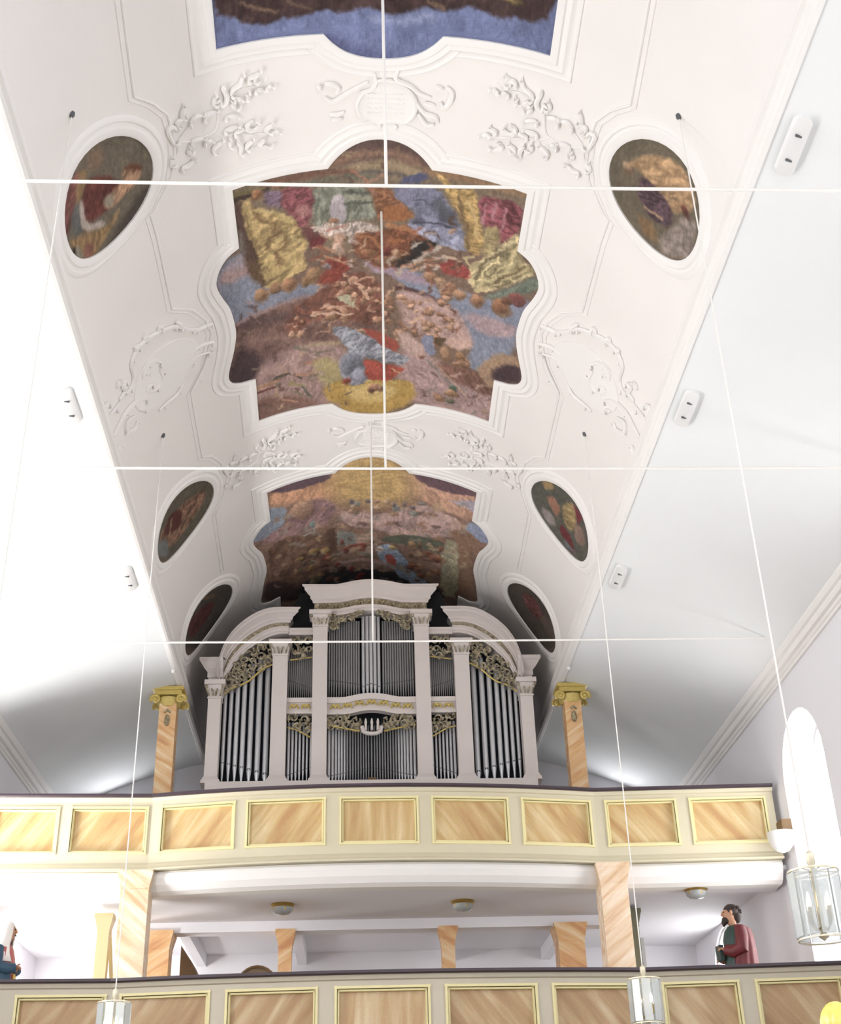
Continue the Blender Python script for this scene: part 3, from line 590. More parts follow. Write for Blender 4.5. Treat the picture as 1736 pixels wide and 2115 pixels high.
('s',(88,66,62),[(-0.2,10.38),(-0.13,10.41),(-0.07,10.44)],0.031,0.02),
('s',(128,96,80),[(0.07,10.68),(0.05,10.66),(0.02,10.65)],0.039,0.02),
('s',(150,128,98),[(-0.26,10.56),(-0.3,10.56),(-0.33,10.57)],0.02,0.02),
('s',(88,66,62),[(-0.32,10.96),(-0.35,10.91),(-0.35,10.87)],0.02,0.02),
('p',(168,164,132),[(-0.52,12.93),(-0.3,12.97),(-0.27,13.24),(-0.41,13.12),(-0.5,13.07)],0.015,0,0,14),
('b',(112,66,50),(-0.418,13.405),0.036,0.08,0.03),
('b',(174,124,94),(-0.418,13.405),0.029,0.048,0.02),
('b',(178,128,98),(-0.328,13.058),0.032,0.033,0.02),
('b',(177,127,97),(-0.075,13.032),0.057,0.033,0.02),
('b',(112,66,50),(-0.426,12.716),0.061,0.056,0.03),
('b',(207,157,127),(-0.426,12.716),0.049,0.039,0.02),
('b',(166,116,86),(-0.374,12.842),0.06,0.067,0.02),
('b',(168,118,88),(0.072,13.14),0.032,0.03,0.02),
('b',(112,66,50),(-0.429,13.243),0.059,0.035,0.03),
('b',(196,146,116),(-0.429,13.243),0.041,0.06,0.02),
('b',(193,143,113),(-0.017,13.485),0.036,0.067,0.02),
('b',(196,146,116),(0.02,13.482),0.05,0.056,0.02),
('b',(112,66,50),(-0.517,12.754),0.04,0.06,0.03),
('b',(179,129,99),(-0.517,12.754),0.044,0.029,0.02),
('b',(180,130,100),(-0.502,12.698),0.026,0.04,0.02),
('b',(182,132,102),(-0.415,13.475),0.052,0.067,0.02),
('b',(112,66,50),(0.058,13.471),0.061,0.039,0.03),
('b',(171,121,91),(0.058,13.471),0.043,0.056,0.02),
('b',(181,131,101),(-0.419,12.751),0.032,0.043,0.02),
('b',(184,134,104),(-0.402,13.336),0.038,0.073,0.02),
('b',(112,66,50),(-0.415,13.425),0.066,0.038,0.03),
('b',(194,144,114),(-0.415,13.425),0.062,0.046,0.02),
('b',(198,148,118),(-0.495,12.942),0.04,0.03,0.02),
('b',(196,146,116),(-0.461,12.892),0.029,0.049,0.02),
('b',(112,66,50),(-0.0,13.099),0.044,0.072,0.03),
('b',(186,136,106),(-0.0,13.099),0.045,0.031,0.02),
('b',(171,121,91),(-0.401,13.299),0.057,0.074,0.02),
('b',(193,143,113),(-0.172,13.088),0.048,0.064,0.02),
('b',(112,66,50),(-0.017,12.851),0.06,0.038,0.03),
('b',(179,129,99),(-0.017,12.851),0.046,0.056,0.02),
('b',(170,120,90),(0.036,13.522),0.051,0.076,0.02),
('b',(202,152,122),(0.032,12.868),0.038,0.047,0.02),
('b',(112,66,50),(-0.137,12.939),0.06,0.063,0.03),
('b',(166,116,86),(-0.137,12.939),0.026,0.049,0.02),
('b',(181,131,101),(-0.028,12.871),0.034,0.032,0.02),
('b',(112,66,50),(0.84,13.0),0.035,0.071,0.03),
('b',(196,146,116),(0.84,13.0),0.057,0.067,0.02),
('b',(171,121,91),(0.883,12.987),0.039,0.06,0.02),
('b',(169,119,89),(0.126,13.133),0.067,0.071,0.02),
('b',(112,66,50),(0.786,13.713),0.059,0.055,0.03),
('b',(203,153,123),(0.786,13.713),0.065,0.052,0.02),
('b',(201,151,121),(0.501,13.502),0.034,0.046,0.02),
('b',(197,147,117),(1.0,13.46),0.052,0.063,0.02),
('b',(112,66,50),(0.836,13.752),0.037,0.057,0.03),
('b',(169,119,89),(0.836,13.752),0.057,0.073,0.02),
('b',(174,124,94),(0.832,13.534),0.036,0.036,0.02),
('b',(197,147,117),(0.376,13.076),0.038,0.059,0.02),
('b',(112,66,50),(0.516,13.697),0.047,0.079,0.03),
('b',(179,129,99),(0.516,13.697),0.052,0.058,0.02),
('b',(187,137,107),(0.663,13.213),0.05,0.043,0.02),
('b',(180,130,100),(0.322,13.026),0.06,0.042,0.02),
('b',(112,66,50),(0.691,13.252),0.047,0.076,0.03),
('b',(175,125,95),(0.691,13.252),0.058,0.058,0.02),
('b',(191,141,111),(0.266,13.781),0.047,0.061,0.02),
('b',(178,128,98),(0.567,13.07),0.039,0.03,0.02),
('b',(112,66,50),(0.975,13.305),0.062,0.054,0.03),
('b',(189,139,109),(0.975,13.305),0.062,0.048,0.02),
('b',(196,146,116),(1.025,13.369),0.032,0.047,0.02),
('b',(185,135,105),(0.114,13.748),0.027,0.047,0.02),
('b',(112,66,50),(0.642,13.491),0.048,0.063,0.03),
('b',(190,140,110),(0.642,13.491),0.039,0.064,0.02),
('b',(172,122,92),(0.396,13.674),0.029,0.032,0.02),
('b',(197,147,117),(0.321,12.991),0.06,0.045,0.02),
('b',(112,66,50),(0.32,13.729),0.052,0.068,0.03),
('b',(197,147,117),(0.32,13.729),0.06,0.078,0.02),
('b',(175,125,95),(0.18,13.116),0.058,0.037,0.02),
('b',(202,152,122),(0.718,13.736),0.038,0.05,0.02),
('b',(112,66,50),(0.66,13.8),0.053,0.081,0.03),
('b',(166,116,86),(0.66,13.8),0.068,0.046,0.02),
('b',(201,151,121),(0.523,13.253),0.03,0.039,0.02),
('b',(197,147,117),(0.723,13.213),0.039,0.057,0.02),
('b',(112,66,50),(0.472,13.097),0.03,0.047,0.03),
('b',(199,149,119),(0.472,13.097),0.027,0.031,0.02),
('b',(198,148,118),(0.922,13.462),0.042,0.031,0.02),
('b',(181,131,101),(0.739,13.506),0.066,0.074,0.02),
('b',(112,66,50),(0.111,13.367),0.051,0.051,0.03),
('b',(204,154,124),(0.111,13.367),0.029,0.053,0.02),
('b',(200,150,120),(0.677,13.607),0.054,0.065,0.02),
('b',(177,127,97),(0.841,13.003),0.027,0.052,0.02),
('b',(112,66,50),(0.199,13.238),0.038,0.081,0.03),
('b',(182,132,102),(0.199,13.238),0.047,0.052,0.02),
('b',(166,116,86),(0.174,13.056),0.055,0.071,0.02),
('b',(169,119,89),(0.163,13.535),0.053,0.065,0.02),
('b',(112,66,50),(0.86,13.253),0.046,0.038,0.03),
('b',(167,117,87),(0.86,13.253),0.063,0.039,0.02),
('b',(199,149,119),(0.82,13.582),0.047,0.054,0.02),
('b',(203,153,123),(0.915,12.89),0.056,0.064,0.02),
('b',(112,66,50),(0.449,13.141),0.042,0.065,0.03),
('b',(202,152,122),(0.449,13.141),0.045,0.04,0.02),
('b',(112,66,50),(1.214,14.193),0.064,0.068,0.03),
('b',(197,147,117),(1.214,14.193),0.055,0.079,0.02),
('b',(168,118,88),(1.156,14.224),0.064,0.05,0.02),
('b',(166,116,86),(0.988,14.127),0.042,0.07,0.02),
('b',(112,66,50),(1.256,14.16),0.047,0.083,0.03),
('b',(191,141,111),(1.256,14.16),0.056,0.057,0.02),
('b',(171,121,91),(0.637,14.059),0.048,0.069,0.02),
('b',(172,122,92),(1.21,14.137),0.035,0.067,0.02),
('b',(112,66,50),(0.845,13.881),0.04,0.046,0.03),
('b',(196,146,116),(0.845,13.881),0.053,0.077,0.02),
('b',(183,133,103),(1.183,14.055),0.052,0.059,0.02),
('b',(184,134,104),(1.064,13.871),0.06,0.047,0.02),
('b',(112,66,50),(0.652,14.199),0.037,0.082,0.03),
('b',(175,125,95),(0.652,14.199),0.06,0.041,0.02),
('b',(112,66,50),(-0.99,13.367),0.066,0.073,0.03),
('b',(167,117,87),(-0.99,13.367),0.035,0.038,0.02),
('b',(192,142,112),(-1.028,13.626),0.041,0.069,0.02),
('b',(182,132,102),(-1.072,13.262),0.038,0.041,0.02),
('b',(112,66,50),(-1.124,13.602),0.034,0.048,0.03),
('b',(204,154,124),(-1.124,13.602),0.046,0.064,0.02),
('b',(203,153,123),(-1.088,13.447),0.028,0.033,0.02),
('b',(112,66,50),(-0.61,13.375),0.045,0.07,0.03),
('b',(181,131,101),(-0.61,13.375),0.067,0.068,0.02),
('b',(202,152,122),(-0.597,13.193),0.056,0.041,0.02),
('b',(196,146,116),(-0.559,13.299),0.032,0.036,0.02),
('b',(112,66,50),(-0.808,13.251),0.054,0.066,0.03),
('b',(201,151,121),(-0.808,13.251),0.061,0.063,0.02),
('b',(171,121,91),(-0.725,13.25),0.063,0.03,0.02),
('b',(182,132,102),(-0.41,13.385),0.034,0.046,0.02),
('b',(112,66,50),(-0.307,12.963),0.042,0.063,0.03),
('b',(193,143,113),(-0.307,12.963),0.049,0.058,0.02),
('b',(188,138,108),(-0.282,12.671),0.039,0.055,0.02),
('b',(198,148,118),(-0.194,12.816),0.055,0.051,0.02),
('b',(112,66,50),(-0.142,13.041),0.065,0.045,0.03),
('b',(172,122,92),(-0.142,13.041),0.045,0.071,0.02),
('b',(203,153,123),(-0.092,12.875),0.062,0.067,0.02),
('s',(200,160,136),[(-0.85,13.27),(-0.57,13.31),(-0.31,13.36)],0.045,0.015),
('s',(198,150,124),[(-0.67,13.12),(-0.46,13.21)],0.05,0.015),
('s',(196,150,124),[(-0.26,12.71),(-0.16,12.9),(-0.1,13.06)],0.05,0.015),
('p',(176,144,136),[(0.27,13.67),(0.65,13.9),(0.74,14.14),(0.53,14.28),(0.33,14.01)],0.05,0,0,14),
('p',(190,152,140),[(0.86,13.75),(1.25,13.59),(1.35,13.76),(1.09,13.93)],0.03,0,0,14),
('p',(116,124,156),[(0.61,13.73),(0.78,13.73),(0.85,14.1),(0.72,14.19)],0.02,0,0,14),
('p',(96,74,50),[(0.8,13.73),(0.95,13.72),(0.92,13.95),(0.81,13.9)],0.02,0,0,14),
('b',(182,134,100),(0.973,14.061),0.071,0.176,0.03),
('b',(176,122,80),(1.178,14.019),0.082,0.113,0.03),
('s',(182,130,90),[(1.2,13.96),(1.32,14.1)],0.03,0.015),
('s',(120,122,118),[(0.72,14.28),(0.91,14.54),(1.15,14.77)],0.03,0.015),
('s',(176,142,112),[(0.78,14.26),(1.08,14.61),(1.36,14.9)],0.025,0.015),
('b',(74,98,80),(1.138,14.824),0.069,0.075,0.03),
('b',(176,130,92),(1.133,14.947),0.102,0.086,0.03),
('b',(160,112,84),(0.941,15.128),0.086,0.088,0.03),
('b',(92,96,74),(1.116,15.127),0.075,0.059,0.03),
('p',(162,68,54),[(-0.18,13.64),(0.11,13.79),(0.32,13.98),(0.3,14.21),(0.12,14.16),(-0.07,13.9)],0.02,0,0,14),
('p',(124,130,146),[(-0.59,13.6),(-0.44,13.59),(-0.26,13.72),(-0.02,13.9),(0.12,14.11),(0.49,14.31),(0.38,14.49),(0.07,14.43),(-0.17,14.29),(-0.14,14.52),(-0.11,14.9),(-0.28,15.01),(-0.45,14.82),(-0.51,14.46),(-0.36,14.19),(-0.44,13.95),(-0.55,13.8)],0.02,0.4,0.7,14),
('b',(112,118,136),(-0.321,14.461),0.17,0.28,0.05),
('s',(150,158,172),[(0.13,14.38),(0.29,14.41),(0.45,14.35)],0.04,0.015),
('b',(140,146,170),(-0.211,14.751),0.101,0.192,0.04),
('p',(164,64,52),[(-0.19,14.36),(0.13,14.47),(0.41,14.54),(0.38,14.61),(0.22,14.87),(-0.09,14.9),(-0.13,14.57)],0.02,0.2,0.2,12),
('b',(160,62,52),(-0.386,14.874),0.063,0.088,0.03),
('s',(196,180,112),[(0.24,14.56),(0.35,14.68)],0.02,0.015),
],
'f2':[
('p',(118,90,78),[(-1.92,15.8),(1.97,15.75),(2.59,20.73),(-2.36,21.01)],0.05,0.15,0.2,6),
('p',(164,116,86),[(-1.74,17.31),(-1.12,17.42),(-0.57,17.18),(-0.47,18.21),(-1.2,18.02),(-1.77,17.81)],0.12,0.2,0.3,8),
('p',(162,120,98),[(0.55,17.18),(1.76,17.35),(1.79,18.36),(0.75,18.18)],0.06,0.2,-0.3,8),
('p',(166,134,78),[(-0.65,17.23),(-0.41,16.92),(-0.02,16.83),(0.38,16.92),(0.6,17.22),(0.68,17.77),(0.59,18.4),(0.09,18.48),(-0.58,18.34),(-0.71,17.71)],0.28,0.15,1.5,8),
('p',(86,66,78),[(-1.77,17.34),(-1.17,17.34),(-0.6,17.27),(-0.71,17.55),(-1.01,17.58),(-1.35,17.6)],0.03,0,0,14),
('p',(88,64,74),[(0.6,17.3),(1.26,17.19),(1.77,17.18),(1.74,17.46),(1.26,17.68),(0.84,17.61)],0.03,0,0,14),
('p',(108,122,142),[(-1.76,17.8),(-1.4,18.02),(-1.52,18.64),(-1.87,18.74),(-2.15,18.62),(-2.02,18.24),(-1.76,18.27)],0.03,0,0,14),
('p',(138,132,154),[(1.31,17.9),(1.75,17.57),(1.76,17.95)],0.04,0,0,14),
('p',(108,122,154),[(1.57,18.61),(1.75,18.23),(2.11,18.33),(2.12,18.68),(1.93,18.78)],0.03,0,0,14),
('p',(122,92,94),[(-2.06,18.78),(-1.52,18.59),(-1.2,18.13),(-0.86,18.03),(-0.53,18.42),(-0.76,19.03),(-1.54,19.09)],0.05,0.25,0.6,8),
('b',(148,112,90),(-1.15,18.322),0.228,0.307,0.05),
('s',(108,80,84),[(-1.42,18.38),(-1.16,18.71),(-0.93,18.5),(-0.92,18.16)],0.08,0.04),
('p',(150,122,118),[(-0.58,18.63),(-0.19,18.65),(0.1,18.83),(0.7,18.36),(0.98,18.25),(1.56,18.45),(1.59,18.83),(1.33,19.14),(0.52,19.6),(0.1,19.3),(-0.42,19.14)],0.04,0.25,0.1,8),
('p',(128,96,76),[(1.32,18.97),(1.6,18.59),(2.01,18.86),(1.82,19.35),(1.88,20.26),(2.07,20.86),(1.69,21.29),(1.55,19.16)],0.04,0,0,14),
('p',(104,76,62),[(-1.85,19.0),(-1.3,19.1),(-0.65,19.31),(-0.54,20.48),(-1.21,20.82),(-1.33,21.43),(-2.05,20.91),(-1.87,19.98)],0.05,0.25,0.4,8),
('p',(70,52,52),[(-2.08,20.75),(-1.9,20.27),(-1.31,21.02),(-1.33,21.64),(-1.99,21.06)],0.06,0,0,14),
('p',(112,116,112),[(-0.59,19.27),(-0.24,19.38),(-0.24,19.84),(-0.6,19.82)],0.03,0,0,14),
('p',(134,112,98),[(-0.24,19.29),(0.1,19.3),(0.14,19.91),(-0.0,20.3),(-0.24,20.22)],0.03,0.3,1.4,10),
('p',(84,62,52),[(-0.77,19.15),(-0.59,19.15),(-0.6,19.95),(-0.72,20.03)],0.03,0,0,14),
('p',(82,88,74),[(0.08,19.73),(0.4,19.47),(0.81,19.38),(1.28,19.3),(1.3,19.79),(1.07,19.81),(0.53,19.78)],0.03,0,0,14),
('p',(140,136,108),[(1.28,19.21),(1.56,19.13),(1.7,21.2),(1.36,21.43)],0.02,0.2,0.1,10),
('p',(48,48,52),[(-1.3,20.89),(-0.55,20.81),(0.13,20.83),(0.75,20.95),(1.34,21.09),(1.43,21.52),(-1.36,21.47)],0.05,0,0,14),
('p',(104,124,150),[(0.07,19.92),(0.38,19.79),(0.67,20.32),(0.81,20.79),(1.25,21.23),(0.99,21.39),(0.57,21.09),(0.43,20.72),(0.25,20.68)],0.02,0.3,0.8,12),
('p',(152,64,56),[(0.24,20.22),(0.42,20.19),(0.51,20.63),(0.34,20.64)],0.02,0,0,14),
('b',(184,178,176),(0.175,20.051),0.067,0.129,0.03),
('b',(180,156,90),(0.411,19.938),0.078,0.09,0.03),
('s',(150,120,112),[(-0.54,20.48),(-0.18,20.42),(0.25,20.55),(0.43,20.72)],0.12,0.05),
('s',(96,110,104),[(-0.54,20.09),(-0.24,20.09),(0.06,20.3)],0.05,0.015),
('b',(90,130,130),(-0.992,18.865),0.053,0.106,0.03),
('s',(132,146,146),[(-1.18,19.17),(-1.0,19.16),(-0.96,18.94)],0.04,0.015),
('b',(84,60,52),(-0.909,19.989),0.066,0.105,0.03),
('b',(150,116,66),(-0.791,19.938),0.082,0.126,0.03),
('b',(124,58,50),(-0.767,20.173),0.088,0.125,0.03),
('b',(160,112,80),(-0.952,20.958),0.041,0.062,0.03),
('b',(160,112,80),(-0.734,20.207),0.061,0.065,0.03),
('b',(96,92,70),(-1.054,20.224),0.055,0.069,0.03),
('b',(124,58,50),(-0.888,20.803),0.048,0.099,0.03),
('b',(84,60,52),(-0.857,20.753),0.105,0.124,0.03),
('b',(124,58,50),(-0.586,21.093),0.07,0.069,0.03),
('b',(124,58,50),(-0.817,20.461),0.045,0.061,0.03),
('b',(124,58,50),(-0.579,20.519),0.047,0.08,0.03),
('b',(84,60,52),(-0.831,20.483),0.084,0.078,0.03),
('b',(84,60,52),(-1.224,19.944),0.07,0.113,0.03),
('b',(150,116,66),(-1.262,19.97),0.081,0.064,0.03),
('b',(160,112,80),(-1.339,20.419),0.04,0.111,0.03),
('b',(96,92,70),(-1.004,20.979),0.099,0.122,0.03),
('b',(124,58,50),(-0.725,21.063),0.082,0.085,0.03),
('b',(84,60,52),(-0.628,20.686),0.046,0.107,0.03),
('b',(96,92,70),(-1.207,20.203),0.04,0.08,0.03),
('b',(150,116,66),(-0.903,20.789),0.061,0.094,0.03),
('b',(96,92,70),(-1.022,20.882),0.059,0.099,0.03),
('b',(84,60,52),(-1.013,19.906),0.099,0.119,0.03),
('b',(160,112,80),(-1.081,20.798),0.048,0.058,0.03),
('b',(96,92,70),(-1.263,20.416),0.038,0.091,0.03),
('b',(150,116,66),(-1.017,19.838),0.098,0.115,0.03),
('b',(150,116,66),(-1.075,20.437),0.051,0.114,0.03),
('b',(150,100,70),(0.889,20.613),0.06,0.094,0.03),
('b',(110,80,60),(0.733,20.102),0.05,0.103,0.03),
('b',(130,74,58),(1.24,19.637),0.041,0.115,0.03),
('b',(160,120,84),(0.736,19.723),0.076,0.121,0.03),
('b',(160,120,84),(1.107,20.712),0.07,0.127,0.03),
('b',(150,100,70),(1.261,19.988),0.073,0.099,0.03),
('b',(160,120,84),(0.937,20.862),0.074,0.082,0.03),
('b',(130,74,58),(0.935,20.048),0.039,0.083,0.03),
('b',(130,74,58),(0.944,20.853),0.05,0.125,0.03),
('b',(110,80,60),(1.004,20.006),0.046,0.079,0.03),
('b',(130,74,58),(1.269,20.544),0.058,0.09,0.03),
('b',(130,74,58),(1.168,20.056),0.101,0.103,0.03),
('b',(110,80,60),(0.772,20.441),0.078,0.102,0.03),
('b',(160,120,84),(0.946,20.449),0.094,0.085,0.03),
('b',(150,100,70),(1.215,20.521),0.072,0.083,0.03),
('b',(110,80,60),(0.884,19.692),0.038,0.119,0.03),
('b',(110,80,60),(0.872,21.055),0.045,0.059,0.03),
('b',(130,74,58),(0.82,20.481),0.095,0.062,0.03),
('b',(130,74,58),(0.739,20.589),0.061,0.119,0.03),
('b',(130,74,58),(1.039,19.905),0.069,0.071,0.03),
('b',(130,60,54),(-0.24,19.883),0.097,0.078,0.03),
('b',(130,60,54),(-0.146,19.893),0.097,0.117,0.03),
('b',(150,116,90),(-0.289,20.092),0.078,0.073,0.03),
('b',(130,60,54),(-0.496,19.708),0.04,0.097,0.03),
('b',(150,116,90),(-0.421,19.946),0.044,0.103,0.03),
('b',(130,60,54),(-0.426,20.012),0.053,0.122,0.03),
('b',(130,60,54),(-0.345,19.88),0.038,0.06,0.03),
('b',(130,60,54),(-0.146,19.998),0.072,0.11,0.03),
('b',(150,112,90),(0.103,18.332),0.061,0.084,0.03),
('b',(110,120,116),(-0.267,18.663),0.062,0.101,0.03),
('b',(96,84,92),(-0.051,18.321),0.044,0.05,0.03),
('b',(110,120,116),(0.395,18.569),0.036,0.09,0.03),
('b',(110,120,116),(0.423,18.505),0.059,0.108,0.03),
('b',(96,84,92),(0.551,18.357),0.043,0.076,0.03),
('b',(96,84,92),(0.386,18.403),0.04,0.101,0.03),
('b',(150,112,90),(0.765,18.554),0.07,0.088,0.03),
('b',(110,120,116),(-0.259,18.416),0.09,0.087,0.03),
('b',(170,140,110),(0.261,18.331),0.065,0.098,0.03),
('b',(110,120,116),(0.729,18.609),0.079,0.083,0.03),
('b',(170,140,110),(-0.314,18.641),0.076,0.077,0.03),
('b',(96,84,92),(0.716,18.431),0.056,0.062,0.03),
('b',(96,84,92),(-0.338,18.33),0.051,0.084,0.03),
('b',(170,140,110),(-0.289,18.522),0.057,0.106,0.03),
('b',(110,120,116),(0.848,18.25),0.075,0.047,0.03),
('b',(170,140,110),(0.115,18.555),0.085,0.091,0.03),
('b',(170,140,110),(0.401,18.71),0.067,0.062,0.03),
('b',(120,44,48),(-0.198,21.154),0.074,0.093,0.03),
('b',(70,50,50),(-0.449,20.994),0.049,0.062,0.03),
('b',(70,50,50),(-0.52,20.75),0.08,0.111,0.03),
('b',(120,44,48),(-0.155,21.028),0.088,0.078,0.03),
('b',(120,44,48),(-0.318,20.817),0.057,0.127,0.03),
('s',(120,116,104),[(1.38,20.23),(1.43,20.23),(1.42,20.27)],0.073,0.04),
('s',(156,128,96),[(0.87,19.95),(0.9,20.03),(0.84,20.09)],0.072,0.04),
('s',(132,92,72),[(-0.01,19.24),(-0.03,19.16),(0.03,19.12)],0.04,0.04),
('s',(132,92,72),[(-0.17,20.83),(-0.24,20.71),(-0.19,20.64)],0.039,0.04),
('s',(120,116,104),[(0.38,20.67),(0.5,20.62),(0.56,20.69)],0.05,0.04),
('s',(120,116,104),[(0.09,20.78),(0.04,20.72),(0.05,20.68)],0.068,0.04),
('s',(150,118,100),[(0.87,21.41),(0.78,21.37),(0.8,21.28)],0.065,0.04),
('s',(88,66,60),[(1.16,18.86),(1.11,18.91),(1.07,18.9)],0.075,0.04),
('s',(120,116,104),[(1.46,17.98),(1.53,17.86),(1.62,17.83)],0.061,0.04),
('s',(156,128,96),[(-1.1,21.05),(-1.12,20.96),(-1.07,20.96)],0.032,0.04),
('s',(132,92,72),[(1.36,19.96),(1.38,20.04),(1.32,20.12)],0.035,0.04),
('s',(88,66,60),[(1.58,18.92),(1.63,18.81),(1.71,18.76)],0.036,0.04),
('s',(150,118,100),[(-1.39,18.27),(-1.4,18.37),(-1.48,18.33)],0.037,0.04),
('s',(132,92,72),[(0.98,18.48),(0.96,18.54),(0.91,18.56)],0.043,0.04),
('s',(120,116,104),[(-1.01,19.19),(-0.98,19.23),(-0.98,19.26)],0.057,0.04),
('s',(120,116,104),[(-1.13,18.93),(-1.09,19.0),(-1.1,19.03)],0.079,0.04),
('s',(88,66,60),[(0.12,19.71),(0.17,19.7),(0.2,19.73)],0.065,0.04),
('s',(132,92,72),[(-0.21,18.64),(-0.21,18.57),(-0.16,18.56)],0.068,0.04),
('s',(150,118,100),[(-1.01,20.2),(-0.96,20.3),(-1.0,20.34)],0.047,0.04),
('s',(120,116,104),[(-0.94,19.24),(-0.89,19.28),(-0.88,19.32)],0.048,0.04),
('s',(132,92,72),[(0.94,21.17),(0.93,21.23),(0.89,21.25)],0.034,0.04),
('s',(150,118,100),[(-0.85,19.02),(-0.94,18.92),(-0.92,18.85)],0.075,0.04),
('s',(150,118,100),[(-1.71,20.23),(-1.77,20.07),(-1.73,20.05)],0.045,0.04),
('s',(88,66,60),[(0.02,19.76),(0.06,19.79),(0.05,19.82)],0.076,0.04),
('s',(132,92,72),[(1.49,19.58),(1.47,19.54),(1.5,19.49)],0.051,0.04),
('s',(150,118,100),[(1.45,18.63),(1.42,18.58),(1.46,18.52)],0.049,0.04),
('s',(132,92,72),[(-0.12,19.38),(-0.18,19.43),(-0.24,19.39)],0.067,0.04),
('s',(150,118,100),[(-1.37,18.63),(-1.42,18.64),(-1.47,18.58)],0.077,0.04),
('s',(88,66,60),[(-0.69,20.96),(-0.68,21.05),(-0.74,21.06)],0.078,0.04),
('s',(132,92,72),[(0.11,20.04),(0.17,20.04),(0.19,20.08)],0.045,0.04),
('s',(156,128,96),[(1.74,19.76),(1.74,19.88),(1.66,19.98)],0.065,0.04),
('s',(156,128,96),[(1.06,18.35),(1.13,18.26),(1.2,18.26)],0.057,0.04),
('s',(132,92,72),[(-0.13,20.11),(-0.15,20.04),(-0.11,20.01)],0.037,0.04),
('s',(88,66,60),[(1.15,20.09),(1.06,20.2),(0.98,20.19)],0.03,0.04),
('s',(156,128,96),[(-0.19,20.8),(-0.2,20.86),(-0.24,20.86)],0.072,0.04),
('s',(120,116,104),[(-1.07,19.92),(-1.02,19.93),(-0.99,19.98)],0.06,0.04),
('s',(120,116,104),[(1.45,19.69),(1.35,19.79),(1.29,19.77)],0.067,0.04),
('s',(88,66,60),[(-0.23,19.12),(-0.16,19.05),(-0.07,19.09)],0.058,0.04),
('s',(150,118,100),[(0.42,19.44),(0.51,19.39),(0.57,19.42)],0.045,0.04),
('s',(156,128,96),[(0.8,19.21),(0.75,19.24),(0.72,19.21)],0.057,0.04),
('s',(88,66,60),[(-0.13,19.11),(-0.09,19.13),(-0.09,19.17)],0.062,0.04),
('s',(120,116,104),[(-0.51,18.83),(-0.53,18.9),(-0.59,18.88)],0.045,0.04),
('s',(156,128,96),[(-1.64,19.54),(-1.63,19.6),(-1.66,19.59)],0.075,0.04),
('s',(88,66,60),[(1.15,19.68),(1.11,19.66),(1.13,19.62)],0.045,0.04),
('s',(132,92,72),[(1.27,20.54),(1.19,20.58),(1.17,20.53)],0.071,0.04),
('s',(120,116,104),[(0.46,18.62),(0.47,18.56),(0.52,18.54)],0.04,0.04),
('s',(88,66,60),[(0.49,19.12),(0.42,19.07),(0.45,19.0)],0.066,0.04),
('s',(120,116,104),[(1.25,18.99),(1.32,18.97),(1.33,19.02)],0.055,0.04),
('s',(156,128,96),[(1.1,19.64),(1.02,19.62),(1.03,19.54)],0.072,0.04),
('s',(156,128,96),[(1.21,18.26),(1.19,18.23),(1.21,18.2)],0.05,0.04),
('s',(120,116,104),[(0.35,19.96),(0.35,20.04),(0.3,20.06)],0.037,0.04),
('s',(156,128,96),[(1.56,18.52),(1.63,18.52),(1.61,18.59)],0.064,0.04),
('s',(132,92,72),[(1.2,19.18),(1.2,19.28),(1.13,19.35)],0.048,0.04),
('s',(150,118,100),[(1.31,19.66),(1.4,19.57),(1.46,19.57)],0.03,0.04),
('s',(120,116,104),[(-0.05,21.54),(0.05,21.47),(0.15,21.53)],0.07,0.04),
('s',(150,118,100),[(0.09,19.22),(-0.01,19.19),(-0.03,19.11)],0.049,0.04),
('s',(120,116,104),[(0.43,21.28),(0.38,21.33),(0.33,21.3)],0.071,0.04),
('s',(150,118,100),[(-1.11,18.29),(-1.07,18.28),(-1.04,18.32)],0.054,0.04),
('s',(132,92,72),[(-1.55,20.45),(-1.62,20.47),(-1.71,20.36)],0.054,0.04),
('s',(156,128,96),[(1.19,19.67),(1.12,19.74),(1.07,19.73)],0.077,0.04),
('s',(120,116,104),[(1.68,18.79),(1.59,18.78),(1.61,18.69)],0.043,0.04),
('s',(132,92,72),[(0.91,18.99),(0.96,19.01),(0.94,19.06)],0.066,0.04),
('s',(132,92,72),[(0.02,19.53),(0.08,19.48),(0.14,19.51)],0.055,0.04),
('s',(132,92,72),[(0.95,20.55),(0.91,20.47),(0.97,20.39)],0.047,0.04),
('s',(156,128,96),[(-0.32,21.23),(-0.32,21.35),(-0.41,21.36)],0.059,0.04),
('s',(156,128,96),[(-0.1,18.66),(-0.04,18.67),(-0.02,18.71)],0.068,0.04),
('s',(120,116,104),[(0.33,21.21),(0.27,21.22),(0.25,21.18)],0.057,0.04),
('s',(120,116,104),[(0.3,20.77),(0.29,20.66),(0.37,20.62)],0.069,0.04),
('s',(120,116,104),[(0.06,20.73),(0.09,20.62),(0.18,20.62)],0.074,0.04),
('s',(132,92,72),[(0.68,20.76),(0.72,20.79),(0.71,20.83)],0.067,0.04),
('s',(88,66,60),[(-0.34,19.67),(-0.37,19.58),(-0.32,19.56)],0.038,0.04),
('s',(156,128,96),[(-0.66,20.33),(-0.64,20.3),(-0.6,20.32)],0.037,0.04),
('s',(156,128,96),[(-0.86,19.9),(-0.82,20.03),(-0.89,20.05)],0.047,0.04),
('s',(120,116,104),[(0.12,18.8),(0.12,18.9),(0.05,18.94)],0.062,0.04),
('s',(150,118,100),[(-0.57,18.64),(-0.5,18.61),(-0.43,18.66)],0.049,0.04),
('s',(132,92,72),[(-0.81,19.19),(-0.8,19.13),(-0.75,19.15)],0.06,0.04),
('s',(132,92,72),[(0.94,19.17),(1.05,19.13),(1.08,19.19)],0.04,0.04),
